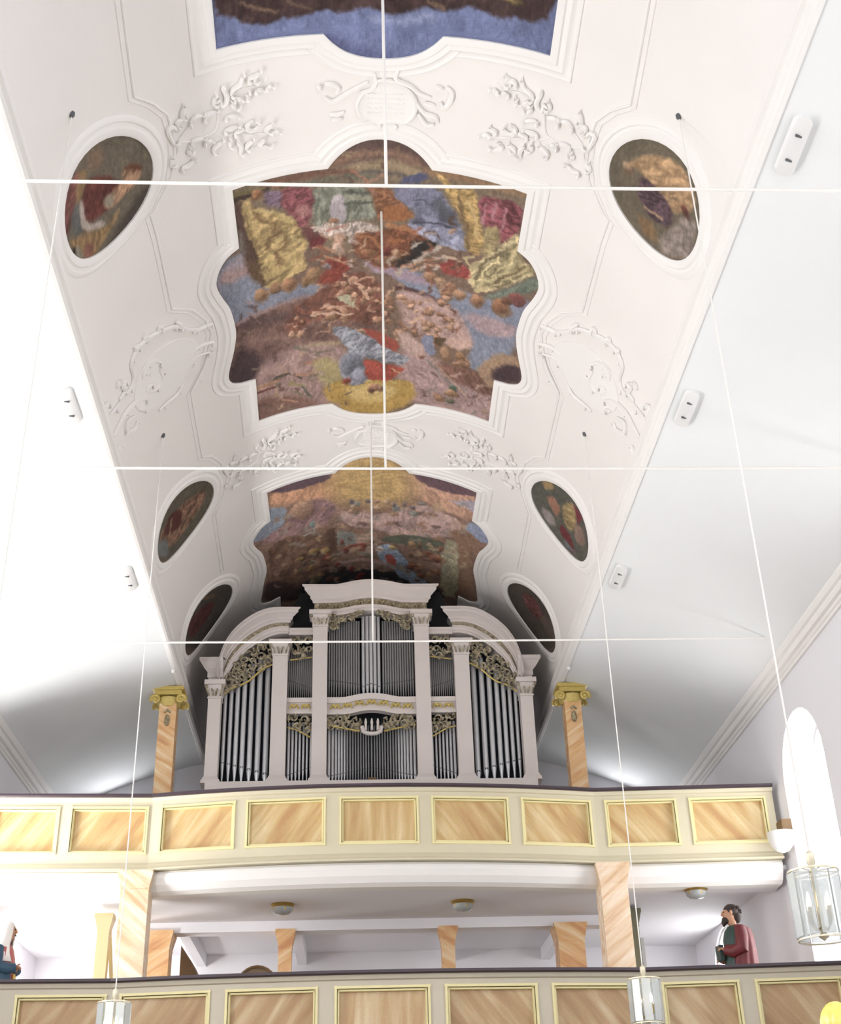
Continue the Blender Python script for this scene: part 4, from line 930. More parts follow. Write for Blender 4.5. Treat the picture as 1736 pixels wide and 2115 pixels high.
('s',(156,128,96),[(-0.18,19.91),(-0.21,19.98),(-0.28,19.97)],0.072,0.04),
('s',(156,128,96),[(1.71,19.35),(1.75,19.42),(1.69,19.54)],0.052,0.04),
('s',(120,116,104),[(-1.48,18.74),(-1.48,18.85),(-1.57,18.8)],0.067,0.04),
('s',(150,118,100),[(-1.66,20.74),(-1.74,20.65),(-1.77,20.56)],0.031,0.04),
('s',(132,92,72),[(-1.6,18.23),(-1.59,18.34),(-1.67,18.31)],0.053,0.04),
('s',(150,118,100),[(-0.57,19.05),(-0.55,19.02),(-0.51,19.04)],0.07,0.04),
('s',(156,128,96),[(0.29,20.85),(0.24,20.89),(0.2,20.87)],0.073,0.04),
('s',(88,66,60),[(1.09,18.51),(1.04,18.53),(1.02,18.5)],0.074,0.04),
('s',(120,116,104),[(0.51,21.27),(0.55,21.23),(0.59,21.24)],0.036,0.04),
('s',(132,92,72),[(0.91,18.84),(0.87,18.94),(0.8,18.96)],0.056,0.04),
('s',(88,66,60),[(-0.89,20.02),(-0.83,20.09),(-0.84,20.14)],0.066,0.04),
('s',(120,116,104),[(0.87,19.5),(0.79,19.57),(0.72,19.55)],0.07,0.04),
('s',(120,116,104),[(0.94,19.31),(1.0,19.27),(1.04,19.29)],0.062,0.04),
('s',(150,118,100),[(-1.58,19.98),(-1.58,19.92),(-1.53,19.95)],0.064,0.04),
('s',(132,92,72),[(0.41,18.69),(0.32,18.66),(0.32,18.59)],0.045,0.04),
('s',(132,92,72),[(0.27,19.12),(0.32,19.07),(0.38,19.09)],0.067,0.04),
('s',(156,128,96),[(0.97,18.47),(1.06,18.5),(1.04,18.59)],0.04,0.04),
('s',(120,116,104),[(-0.68,20.64),(-0.6,20.71),(-0.61,20.78)],0.054,0.04),
('s',(150,118,100),[(0.01,19.7),(0.12,19.69),(0.17,19.77)],0.073,0.04),
('s',(156,128,96),[(0.59,20.64),(0.62,20.7),(0.58,20.74)],0.072,0.04),
('s',(132,92,72),[(-0.01,19.89),(-0.05,19.8),(-0.01,19.75)],0.053,0.04),
('s',(156,128,96),[(-0.58,21.23),(-0.63,21.14),(-0.6,21.09)],0.056,0.04),
('s',(156,128,96),[(-0.49,19.1),(-0.47,19.15),(-0.5,19.17)],0.073,0.04),
('s',(132,92,72),[(-1.4,19.18),(-1.48,19.07),(-1.48,19.01)],0.034,0.04),
('s',(156,128,96),[(1.07,18.23),(1.1,18.14),(1.17,18.11)],0.075,0.04),
('s',(120,116,104),[(-1.37,19.34),(-1.26,19.39),(-1.19,19.5)],0.074,0.04),
('s',(132,92,72),[(-0.81,18.4),(-0.81,18.45),(-0.85,18.45)],0.036,0.04),
('s',(156,128,96),[(-0.88,19.51),(-0.93,19.39),(-0.87,19.36)],0.071,0.04),
('s',(120,116,104),[(-1.48,18.3),(-1.42,18.29),(-1.36,18.36)],0.054,0.04),
('s',(150,118,100),[(-0.04,20.8),(-0.12,20.73),(-0.11,20.65)],0.042,0.04),
('s',(88,66,60),[(0.84,18.59),(0.83,18.55),(0.87,18.52)],0.047,0.04),
('s',(150,118,100),[(1.16,20.24),(1.25,20.21),(1.27,20.28)],0.064,0.04),
('s',(120,116,104),[(-0.58,20.13),(-0.62,20.17),(-0.68,20.13)],0.071,0.04),
],
'o1l':[
('p',(118,108,90),[(-3.83,8.26),(-2.39,9.37),(-2.72,11.31),(-4.58,9.32)],0.1,0,0,14),
('p',(84,74,68),[(-2.69,10.03),(-2.82,9.93),(-3.25,10.17),(-3.66,10.23),(-3.45,10.45),(-2.67,10.46)],0.06,0,0,14),
('p',(140,112,88),[(-3.4,8.95),(-3.21,9.05),(-3.21,9.21),(-3.33,9.25),(-3.45,9.11)],0.06,0,0,14),
('p',(128,72,66),[(-3.76,9.03),(-3.58,9.02),(-3.66,9.19),(-4.05,9.5),(-4.13,9.27),(-3.95,9.08)],0.03,0.4,1.4,14),
('p',(162,126,80),[(-3.58,9.01),(-3.48,9.13),(-3.57,9.27),(-3.69,9.34),(-3.78,9.35),(-3.69,9.16)],0.03,0,0,14),
('p',(116,54,48),[(-3.55,9.23),(-3.4,9.28),(-3.28,9.36),(-3.19,9.45),(-3.15,9.55),(-3.07,9.63),(-3.18,9.73),(-3.27,9.82),(-3.49,9.76),(-3.7,9.65),(-3.7,9.39)],0.03,0.25,0.9,12),
('p',(170,126,94),[(-3.01,9.51),(-2.9,9.53),(-2.79,9.63),(-2.79,9.75),(-2.88,9.81),(-3.12,9.84),(-3.27,9.83),(-3.38,9.73),(-3.34,9.66),(-3.22,9.65),(-3.04,9.65)],0.03,0.4,0.8,16),
('p',(120,64,44),[(-3.0,9.49),(-2.85,9.56),(-2.77,9.67),(-2.79,9.71),(-2.9,9.6)],0.03,0,0,14),
('p',(160,150,130),[(-3.35,9.65),(-3.26,9.62),(-3.19,9.72),(-3.24,9.81),(-3.35,9.77)],0.03,0,0,14),
('p',(104,106,106),[(-3.86,9.32),(-3.71,9.32),(-3.75,9.62),(-3.76,9.72),(-3.89,9.67),(-3.94,9.47)],0.03,0,0,14),
('p',(184,170,160),[(-3.71,9.32),(-3.65,9.38),(-3.69,9.66),(-3.38,9.9),(-3.46,9.96),(-3.78,9.7),(-3.75,9.48)],0.02,0,0,14),
('p',(164,126,78),[(-3.82,9.68),(-3.41,9.99),(-3.17,9.92),(-3.19,10.01),(-3.53,10.12),(-3.68,10.15),(-3.91,9.9),(-4.07,9.53)],0.04,0.3,0.7,12),
('p',(150,92,76),[(-3.8,9.83),(-3.65,9.96),(-3.71,10.12),(-3.87,9.98)],0.04,0,0,14),
('b',(60,50,46),(-4.012,9.718),0.053,0.052,0.03),
('p',(150,150,130),[(-3.96,9.71),(-3.88,9.79),(-3.89,9.96),(-3.98,9.85)],0.03,0,0,14),
],
'o1r':[
('p',(112,102,82),[(1.96,9.14),(3.89,7.75),(4.67,8.68),(2.43,11.87)],0.1,0,0,14),
('b',(186,150,116),(2.844,9.527),0.07,0.075,0.03),
('p',(176,136,92),[(2.8,9.49),(3.03,9.19),(3.41,8.95),(3.67,8.96),(3.91,9.12),(3.57,9.57),(3.16,9.47),(2.97,9.46)],0.03,0.35,0.9,12),
('p',(96,70,82),[(3.03,9.48),(3.23,9.45),(3.56,9.48),(3.61,9.71),(3.33,9.87),(3.03,9.75)],0.025,0.4,1.0,14),
('p',(154,138,128),[(3.5,9.97),(3.62,9.7),(3.77,9.37),(3.98,9.25),(4.07,9.69),(3.61,10.12)],0.03,0.3,0.9,12),
('b',(116,56,50),(3.751,9.327),0.091,0.046,0.03),
('p',(134,102,66),[(3.08,9.97),(3.41,9.87),(3.51,10.07),(3.25,10.14)],0.04,0,0,14),
('s',(190,150,110),[(3.18,9.8),(3.45,9.73)],0.03,0.015),
],
'o2l':[
('p',(96,92,78),[(-3.96,13.78),(-2.31,15.98),(-2.66,19.13),(-4.67,14.89)],0.1,0,0,14),
('p',(130,92,72),[(-3.36,15.86),(-2.98,15.99),(-2.79,16.1),(-2.78,16.39),(-3.13,16.55),(-3.45,16.57),(-3.85,16.33),(-3.93,15.76)],0.03,0.5,0.8,16),
('p',(96,44,42),[(-3.53,15.73),(-3.27,16.0),(-3.4,16.36),(-3.82,15.95)],0.03,0,0,14),
('p',(110,120,120),[(-4.02,15.74),(-3.71,16.14),(-3.83,16.53),(-4.06,16.1)],0.03,0,0,14),
('s',(170,112,84),[(-3.16,16.08),(-3.01,16.16)],0.07,0.015),
('s',(150,128,86),[(-3.54,15.91),(-3.63,16.13)],0.05,0.015),
('s',(166,116,80),[(-3.58,16.51),(-3.42,16.55)],0.04,0.015),
],
'o2r':[
('p',(92,94,84),[(2.41,16.0),(3.82,14.11),(4.62,15.36),(2.81,18.59)],0.1,0,0,14),
('p',(176,142,88),[(2.76,15.86),(2.94,15.71),(3.01,15.81),(2.85,16.04)],0.03,0,0,14),
('p',(168,112,90),[(2.88,16.2),(3.04,15.98),(3.23,16.06),(3.2,16.4)],0.03,0,0,14),
('p',(160,134,84),[(3.21,15.95),(3.42,15.57),(3.61,15.76),(3.56,16.28),(3.36,16.3)],0.03,0.3,1,12),
('p',(136,46,60),[(3.43,15.62),(3.7,15.6),(3.65,15.9)],0.02,0,0,14),
('p',(150,140,140),[(2.86,16.52),(3.08,16.42),(3.24,16.57),(3.05,16.78)],0.04,0,0,14),
('p',(126,44,48),[(3.31,16.37),(3.59,16.38),(3.8,16.54),(3.68,16.68),(3.31,16.61)],0.02,0,0,14),
('p',(150,118,104),[(3.54,16.01),(3.77,15.78),(3.96,16.03),(3.71,16.31)],0.03,0,0,14),
('p',(104,118,130),[(3.44,16.62),(3.65,16.58),(3.86,16.48),(3.55,16.75)],0.03,0,0,14),
],
'o3l':[
('p',(78,72,66),[(-3.9,17.02),(-2.38,19.53),(-2.66,22.4),(-4.59,18.33)],0.1,0,0,14),
('p',(92,46,46),[(-3.81,18.94),(-3.16,19.25),(-3.02,19.59),(-3.4,19.77),(-3.87,19.49)],0.04,0.3,0.8,12),
('s',(112,84,66),[(-3.25,18.99),(-3.03,19.28)],0.07,0.015),
],
'o3r':[
('p',(82,74,68),[(2.38,19.38),(3.71,17.26),(4.43,18.8),(2.77,22.3)],0.1,0,0,14),
('p',(106,58,58),[(2.94,19.31),(3.22,19.11),(3.66,19.32),(3.41,19.62),(3.06,19.67)],0.04,0.4,0.9,14),
('p',(100,84,74),[(3.38,19.49),(3.74,18.97),(3.99,19.22),(3.73,19.56)],0.04,0,0,14),
],
}
BRANCH=[[(2.38,9.9),(2.3,9.77),(2.28,9.65),(2.16,9.55),(2.05,9.47),(1.92,9.46),(1.81,9.48)],[(2.28,9.65),(2.13,9.73),(2.0,9.75),(1.87,9.74),(1.81,9.68),(1.76,9.46),(1.67,9.38),(1.58,9.33),(1.45,9.31),(1.31,9.33),(1.21,9.27)],[(1.87,9.74),(1.75,9.84),(1.63,9.87),(1.47,9.94),(1.34,9.98),(1.25,9.99),(1.2,9.89)],[(2.17,9.39),(2.25,9.38),(2.27,9.43)],[(2.28,9.5),(2.32,9.41),(2.38,9.42),(2.37,9.52),(2.34,9.64)],[(2.16,9.24),(2.21,9.37)],[(1.98,9.45),(2.04,9.43),(2.11,9.47)],[(1.81,9.48),(1.89,9.46),(1.95,9.5)],[(1.69,9.18),(1.7,9.23),(1.67,9.33),(1.69,9.41),(1.74,9.43),(1.75,9.33)],[(1.8,9.29),(1.83,9.38)],[(1.48,9.15),(1.51,9.23),(1.59,9.27),(1.63,9.33)],[(1.3,9.16),(1.35,9.19),(1.36,9.26)],[(1.35,9.17),(1.42,9.2)],[(1.18,9.37),(1.22,9.36)],[(1.28,9.38),(1.34,9.36)],[(1.44,9.4),(1.46,9.42)],[(1.52,9.43),(1.58,9.39)],[(1.63,9.44),(1.59,9.54)],[(1.58,9.64),(1.63,9.61),(1.7,9.59)],[(1.41,9.76),(1.48,9.8),(1.47,9.87),(1.41,9.89),(1.35,9.85)],[(1.2,9.89),(1.27,9.93),(1.25,9.99)],[(1.13,10.02),(1.19,9.98)],[(1.29,10.07),(1.36,10.12),(1.27,10.19)],[(1.44,10.04),(1.5,10.08),(1.52,10.13)],[(1.61,9.98),(1.57,10.08),(1.59,10.17)],[(1.69,9.94),(1.7,10.02)],[(1.79,9.91),(1.87,9.94),(1.9,9.99)],[(1.9,9.83),(1.96,9.81)],[(2.0,9.75),(2.06,9.73),(2.13,9.73)],[(1.52,9.83),(1.63,9.85)],[(1.6,9.77),(1.73,9.76)],[(2.18,9.81),(2.18,9.88)],[(2.14,9.98),(2.21,10.02),(2.29,10.0)],[(2.39,9.81),(2.42,9.9)]]
CART=[[(0.17,9.29),(0.14,9.38),(0.17,9.44),(0.3,9.5),(0.4,9.59),(0.52,9.63)],[(0.57,9.46),(0.65,9.5)],[(0.68,9.45),(0.75,9.53),(0.73,9.67),(0.67,9.74),(0.63,9.67)],[(0.46,9.71),(0.57,9.73)],[(0.36,9.7),(0.46,9.85),(0.58,9.88),(0.62,9.97)],[(0.4,9.87),(0.49,10.01),(0.58,10.0)],[(-0.09,9.34),(-0.07,9.48),(-0.12,9.57),(-0.23,9.6)],[(-0.15,9.46),(-0.29,9.55),(-0.41,9.63),(-0.53,9.7),(-0.62,9.63)],[(-0.68,9.46),(-0.66,9.54)],[(-0.61,9.46),(-0.55,9.46),(-0.47,9.53),(-0.49,9.6)],[(-0.56,9.87),(-0.48,9.89),(-0.41,9.86)],[(-0.54,9.96),(-0.48,9.95),(-0.43,9.96)],[(-0.03,10.01),(-0.01,10.11)],[(0.15,10.13),(0.16,10.05)],[(-0.01,9.32),(0.01,9.41)]]
SIDE=[[(2.24,13.06),(2.36,13.0),(2.46,12.97),(2.59,13.0)],[(2.21,12.71),(2.36,12.67),(2.51,12.65)],[(2.3,12.66),(2.4,12.68),(2.42,12.66),(2.58,12.52),(2.73,12.32),(2.99,12.17),(3.22,12.07),(3.42,12.06),(3.55,12.17),(3.56,12.39),(3.67,12.49),(3.88,12.43),(4.06,12.36),(4.29,12.24)],[(4.18,12.09),(4.28,12.01),(4.31,12.08),(4.29,12.24)],[(3.71,12.29),(3.81,12.24),(3.79,12.38),(3.94,12.36)],[(3.86,12.1),(3.91,12.17)],[(2.32,13.21),(2.41,13.42),(2.55,13.6),(2.69,13.74)],[(2.32,13.21),(2.52,13.13),(2.63,13.21),(2.71,13.35),(2.87,13.51),(2.99,13.53),(3.17,13.49),(3.27,13.48)],[(3.43,13.03),(3.57,12.85),(3.87,12.71),(4.1,12.67),(4.29,12.62)],[(3.5,13.13),(3.6,13.03)],[(3.7,13.15),(3.8,13.18),(3.96,13.01),(3.92,12.87),(3.73,13.0)],[(4.21,12.93),(4.3,12.97)],[(3.06,12.7),(3.16,12.54),(3.28,12.49),(3.39,12.52),(3.42,12.61)],[(3.29,12.62),(3.35,12.62)],[(3.27,12.91),(3.38,12.83),(3.4,12.93)],[(3.12,12.76),(3.1,12.96),(3.2,13.05),(3.36,12.98)],[(2.64,12.43),(2.67,12.32),(2.72,12.23)],[(2.93,12.18),(2.96,12.08),(3.01,12.15)],[(3.17,12.1),(3.22,12.0),(3.25,12.07)],[(3.34,12.06),(3.42,12.0),(3.4,12.1)]]
PLINE=[[(2.61,7.47),(2.69,8.8),(2.49,9.01),(2.35,9.24),(2.32,9.52),(2.34,9.78),(2.42,10.05),(2.68,10.34),(2.77,10.38),(2.74,10.75),(2.73,11.99),(2.45,12.26),(2.29,12.59),(2.24,12.88),(2.38,13.37),(2.69,13.75),(2.71,15.32),(2.55,15.48),(2.42,15.79),(2.35,16.27),(2.46,16.66),(2.66,17.01),(2.71,18.82)]]
CPLATE=[(-0.252,9.699),(-0.271,9.798),(-0.231,9.926),(-0.144,9.966),(-0.055,10.031),(0.052,10.016),(0.159,10.011),(0.277,10.014),(0.369,9.877),(0.372,9.726),(0.338,9.619),(0.278,9.539),(0.143,9.453),(0.067,9.433),(-0.046,9.436),(-0.101,9.556),(-0.195,9.591)]
# ------------------------------------------------------------------ vault surface: u = arc length from the crown, y = along the nave
EA,EB,EZ=3.135,2.8,9.37; YB=23.4; Y0=-8.0
_t=np.linspace(-PI/2,PI/2,2001); _d=np.hypot(EA*np.cos(_t),EB*np.sin(_t))
_a=np.concatenate([[0],np.cumsum((_d[1:]+_d[:-1])/2*np.diff(_t))]); _a-=_a[1000]; UMAX=float(_a[-1])
def V(u,y,h=0.0):
    t=float(np.interp(u,_a,_t)); s,c=math.sin(t),math.cos(t)
    n=Vector((s/EA,0,c/EB)).normalized()
    return Vector((EA*s,y,EZ+EB*c))-n*h
def smoothline(pts,n=6):
    P=[Vector(p) for p in pts]
    if len(P)<3: return [P[0].lerp(P[-1],i/4) for i in range(5)] if len(P)==2 else P
    out=[]
    for i in range(len(P)-1):
        p0=P[max(i-1,0)];p1=P[i];p2=P[i+1];p3=P[min(i+2,len(P)-1)]
        for k in range(n):
            t=k/n; out.append(.5*((2*p1)+(-p0+p2)*t+(2*p0-5*p1+4*p2-p3)*t*t+(-p0+3*p1-3*p2+p3)*t**3))
    out.append(P[-1]); return out
# ceiling vault
mb=MB(); rows=[]
us=np.linspace(-UMAX,UMAX,73)
for y in np.linspace(Y0,YB,41): rows.append([V(u,y) for u in us])
mb.grid(rows); 
mb.build('ceiling',m_plaster,kind='structure',smooth=True,fix=False)
# side coves between the vault edge and the wall cornice
for s,nm in((-1,'ceiling_left'),(1,'ceiling_right')):
    mb=MB(); rows=[]
    for y in np.linspace(Y0,YB,30):
        row=[]
        for t in np.linspace(0,1,17):
            x=3.12+(5.62-3.12)*t; z=9.365+(8.50-9.365)*t+.09*math.sin(PI*t)
            row.append((s*x,y,z))
        rows.append(row)
    mb.grid(rows); mb.build(nm,m_cove,kind='structure',smooth=True,fix=False)
# arris beam with fillets along each vault edge
for s,nm in((-1,'trim_1'),(1,'trim_2')):
    prof=[(3.13,9.64),(3.045,9.625),(3.04,9.52),(3.075,9.505),(3.075,9.43),(3.055,9.42),(3.055,9.365),(3.085,9.345),(3.13,9.34),(3.145,9.36)]
    mb=MB(); mb.grid([[(s*x,y,z) for x,z in prof] for y in (Y0,YB)]); mb.build(nm,m_stucco,kind='structure')
# wall cornices
for s,nm in((-1,'trim_3'),(1,'trim_4')):
    prof=[(5.81,8.26),(5.775,8.26),(5.775,8.30),(5.75,8.31),(5.75,8.355),(5.70,8.36),(5.68,8.40),(5.68,8.43),(5.64,8.44),(5.60,8.49),(5.60,8.52),(5.66,8.53)]
    mb=MB(); mb.grid([[(s*x,y,z) for x,z in prof] for y in (Y0,YB)]); mb.build(nm,m_stucco,kind='structure')
# side walls with round-headed window openings
def wall(s,nm,wins,x=WX,t=.55,zt=8.6,ya=Y0,yb=YB,zb=0.0):
    mb=MB(); X=s*x; X2=s*(x+t)
    ws=sorted(wins); cur=ya
    def q(a,b,c,d): mb.add([a,b,c,d],[(0,1,2,3)])
    for (yc,hw,z0,z1) in ws:
        a,b=yc-hw,yc+hw
        q((X,cur,zb),(X,a,zb),(X,a,zt),(X,cur,zt))
        q((X,a,zb),(X,b,zb),(X,b,z0),(X,a,z0))
        arc=[(yc-hw*math.cos(PI*k/14),z1+hw*math.sin(PI*k/14)) for k in range(15)]
        for k in range(14):
            (p,zp),(r,zr)=arc[k],arc[k+1]
            q((X,p,zp),(X,r,zr),(X,r,zt),(X,p,zt))
        # splayed reveal
        sp=.84; out=[(a,z0)]+arc+[(b,z0)]
        inn=[(yc+(p-yc)*sp,z0+(z-z0)*.985+.0) for p,z in out]
        n=len(out)
        for k in range(n):
            j=(k+1)%n
            q((X,out[k][0],out[k][1]),(X,out[j][0],out[j][1]),(X2,inn[j][0],inn[j][1]),(X2,inn[k][0],inn[k][1]))
        cur=b
    q((X,cur,zb),(X,yb,zb),(X,yb,zt),(X,cur,zt))
    mb.build(nm,m_wall,kind='structure',fix=False)
winL=[(y,.85,3.9,6.90) for y in WIN_Y]
low=[(21.5,.90,3.95,4.93)]
wall(1,'wall_right',winL+low); wall(-1,'wall_left',winL+low)
# daylit windows: pane + frame bars
wn=0
def window(s,yc,hw,z0,z1,x=WX+.47,axis='x'):
    global wn
    wn+=1; hw2=hw*.88; mb=MB()
    P=[(-hw2,z0),(-hw2,z1)]+[(-hw2*math.cos(PI*k/12),z1+hw2*math.sin(PI*k/12)) for k in range(1,12)]+[(hw2,z1),(hw2,z0)]
    f=(lambda a,z,d:(s*(x-d),yc+a,z)) if axis=='x' else (lambda a,z,d:(s+a,x-d,z))
    e=empty('window_%d'%wn,f(0,z0,0),kind='structure')
    mb.add([f(a,z,0) for a,z in P],[tuple(range(len(P)))]); mb.build('pane',m_pane,e)
    mb=MB(); r=.022
    mb.tube([f(a,z,.03) for a,z in P+[P[0]]],.035,6)
    mb.tube([f(0,z0,.03),f(0,z1+hw2,.03)],r,6)
    for k in range(1,5): z=z0+(z1+hw2*.3-z0)*k/5*1.05; mb.tube([f(-hw2,z,.03),f(hw2,z,.03)],.014,6)
    mb.build('glazing_bars',m_metalw,e)
for y in WIN_Y:
    window(1,y,.85,3.9,6.90); window(-1,y,.85,3.9,6.90)
window(1,21.5,1.0,3.95,4.93,WX+.10); window(-1,21.5,1.0,3.95,4.93,WX+.10)
window(-4.54,0,.38,7.2,8.32,YB+.40,'y'); window(4.54,0,.38,7.2,8.32,YB+.40,'y')
# back wall with the two upper windows
mb=MB(); Xs=[-5.81,-4.92,-4.16,4.16,4.92,5.81]; y=YB
def q(*p): mb.add(list(p),[tuple(range(len(p)))])
def zc(x):  # top of back wall: below cove / up to the vault
    ax=abs(x)
    return 12.3 if ax<3.2 else 9.45-(ax-3.2)*.33
for a,b in((-5.81,-4.92),(-4.16,-3.2),(-3.2,3.2),(3.2,4.16),(4.92,5.81)):
    za=12.3 if (a,b)==(-3.2,3.2) else 9.6
    q((a,y,0),(b,y,0),(b,y,za),(a,y,za))
for s in(-1,1):
    c=s*4.54; h=.38
    q((c-h,y,0),(c+h,y,0),(c+h,y,7.2),(c-h,y,7.2))
    arc=[(c-h*math.cos(PI*k/12),8.32+h*math.sin(PI*k/12)) for k in range(13)]
    for (p,zp),(r,zr) in zip(arc,arc[1:]): q((p,y,zp),(r,y,zr),(r,y,9.6),(p,y,9.6))
    o=[(c-h,7.2)]+arc+[(c+h,7.2)]
    for k in range(len(o)):
        j=(k+1)%len(o); q((o[k][0],y,o[k][1]),(o[j][0],y,o[j][1]),(c+(o[j][0]-c)*.85,y+.45,o[j][1]),(c+(o[k][0]-c)*.85,y+.45,o[k][1]))
mb.build('wall_back',m_wall,kind='structure',fix=False)
MB().box((0,7.7,-.1),(11.62,31.4,.2)).build('floor',m_floor,kind='structure')
# chancel end wall behind the photographer, with three tall openings
mb=MB(); cols=[-5.9,-4.2,-2.4,-.9,.9,2.4,4.2,5.9]
for i in range(7):
    a,b=cols[i],cols[i+1]
    if i%2==0 : q((a,Y0,0),(b,Y0,0),(b,Y0,12.4),(a,Y0,12.4))
    else:
        q((a,Y0,0),(b,Y0,0),(b,Y0,3.9),(a,Y0,3.9)); q((a,Y0,8.5),(b,Y0,8.5),(b,Y0,12.4),(a,Y0,12.4))
mb.build('wall_front',m_wall,kind='structure',fix=False)
# roof slab above the plaster, so no daylight leaks into the church
MB().box((0,7.7,13.0),(13.6,32.6,.2)).build('ceiling_roof_boards',m_wood,kind='structure')
for s in(-1,1): MB().box((s*6.5,7.7,10.8),(.2,32.6,4.4)).build('trim_roof_side',m_wood,kind='structure')
for yy in(YB+.1,Y0-.1): MB().box((0,yy+(.02 if yy>0 else -.02),11.3),(13,.1,3.4)).build('trim_roof_end',m_wood,kind='structure')

# ------------------------------------------------------------------ painter for the frescoes (colours stored on the mesh)
_rs=np.random.RandomState(11); _tab=_rs.rand(64,64)
def vn(x,y):
    xi=np.floor(x).astype(int); yi=np.floor(y).astype(int); fx=x-xi; fy=y-yi; fx=fx*fx*(3-2*fx); fy=fy*fy*(3-2*fy)
    a=_tab[xi%64,yi%64];b=_tab[(xi+1)%64,yi%64];c=_tab[xi%64,(yi+1)%64];d=_tab[(xi+1)%64,(yi+1)%64]
    return (a*(1-fx)+b*fx)*(1-fy)+(c*(1-fx)+d*fx)*fy
def fbm(x,y,o=4):
    s=0;a=.5;t=0
    for i in range(o): s=s+a*vn(x+17.3*i,y+9.1*i); t+=a; a*=.5; x=x*2.03;y=y*2.03
    return s/t
def segd(x,y,pts,closed):
    d=np.full(x.shape,1e9); n=len(pts)
    for i in range(n if closed else n-1):
        ax,ay=pts[i];bx,by=pts[(i+1)%n]; vx,vy=bx-ax,by-ay; L=vx*vx+vy*vy+1e-9
        t=np.clip(((x-ax)*vx+(y-ay)*vy)/L,0,1); d=np.minimum(d,np.hypot(x-ax-t*vx,y-ay-t*vy))
    return d
def inside(x,y,pts):
    r=np.zeros(x.shape,bool); n=len(pts)
    for i in range(n):
        ax,ay=pts[i];bx,by=pts[(i+1)%n]
        if ay==by: continue
        r^=((ay>y)!=(by>y))&(x<(bx-ax)*(y-ay)/(by-ay)+ax)
    return r
def paint(u,y,shapes,seed=0,warp=.035,gain=.93):
    wu=u+(fbm(u*7+seed,y*7)-.5)*warp*2+(fbm(u*22,y*22+seed)-.5)*warp*1.5; wy=y+(fbm(u*7+40,y*7+seed)-.5)*warp*2+(fbm(u*22+9,y*22)-.5)*warp*1.5
    C=np.zeros(u.shape+(3,))+np.array([120,95,80.])
    for s in shapes:
        k,c=s[0],np.array(s[1],float)
        if k=='b':
            _,_,ce,a,b,soft=s
            if c[0]>150 and 90<c[1]<160 and min(a,b)>.045:
                d=(np.sqrt(((wu-ce[0]-a*.1)/a)**2+((wy-ce[1]-b*.15)/b)**2)-1)*min(a,b); al=np.clip(.5-d/(soft*1.3),0,1)[...,None]*.9; C=C*(1-al)+np.array([128,94,68])*al; a*=.80;b*=.80;ce=(ce[0]-a*.12,ce[1]-b*.1)
            d=(np.sqrt(((wu-ce[0])/a)**2+((wy-ce[1])/b)**2)-1)*min(a,b); al=np.clip(.5-d/(soft*1.3),0,1)*.92; sh=.93+.30*np.clip(-(wu-ce[0])/a*.6-(wy-ce[1])/b*.8,-1,1)+.25*(fbm(wu*26,wy*26)-.5)
            al=al[...,None]; C=C*(1-al)+c*sh[...,None]*al; continue
        pts=smooth2(s[2]) if len(s[2])>3 and k=='p' and abs(s[2][0][0])<9 else s[2]
        xs=[p[0] for p in pts];ys=[p[1] for p in pts]; pad=.12+(s[3] if k=='s' else s[3])*2
        m=(wu>min(xs)-pad)&(wu<max(xs)+pad)&(wy>min(ys)-pad)&(wy<max(ys)+pad)
        if not m.any(): continue
        x,z=wu[m],wy[m]
        if k=='s': al=np.clip(.5-(segd(x,z,pts,False)-s[3]/2)/(s[4]*1.6),0,1)*.9; sh=1.0+.12*(fbm(x*20,z*20)-.5)
        else:
            _,_,_,soft,fold,ang,fr=s; soft=soft*1.7
            dd=segd(x,z,pts,True); ins=inside(x,z,pts); sd=np.where(ins,-dd,dd); al=np.clip(.5-sd/soft,0,1)
            if fold:
                q1=x*math.cos(ang)+z*math.sin(ang); q2=-x*math.sin(ang)+z*math.cos(ang)
                n1=fbm(q1*fr*.9+seed,q2*fr*.28+3,3); n2=fbm(q1*fr*.35,q2*fr*.35+7,2)
                rid=np.abs(((n1*2.6+n2*1.6)%1.0)-.5)*2
                sh=1+fold*((rid-.42)*1.0+(n2-.5)*1.1)
            else: sh=1+.10*(fbm(x*9,z*9)-.5)
        al=al[...,None]; C[m]=C[m]*(1-al)+np.clip(c*np.asarray(sh)[...,None] if np.ndim(sh) else c*sh,0,255)*al
    C=C*(1+.14*(fbm(u*30,y*30+seed)-.5))[...,None]
    g=C.mean(-1,keepdims=True); C=C*.64+(g*np.array([1.06,.99,.93]))*.36
    br=fbm(u*55+seed*3+fbm(u*4,y*4)*6,y*16,3)-.5; C=C*(1+.30*br)[...,None]; C=C*(1+.16*(fbm(u*5+3,y*5+seed)-.5))[...,None]
    C=np.clip(C*gain,0,255)/255
    return np.where(C<=.04045,C/12.92,((C+.055)/1.055)**2.4)
def smooth2(p):
    # soften a painted outline once (Chaikin)
    o=[];n=len(p)
    for i in range(n):
        a=p[i];b=p[(i+1)%n]; o+=[(a[0]*.8+b[0]*.2,a[1]*.8+b[1]*.2),(a[0]*.2+b[0]*.8,a[1]*.2+b[1]*.8)]
    return o
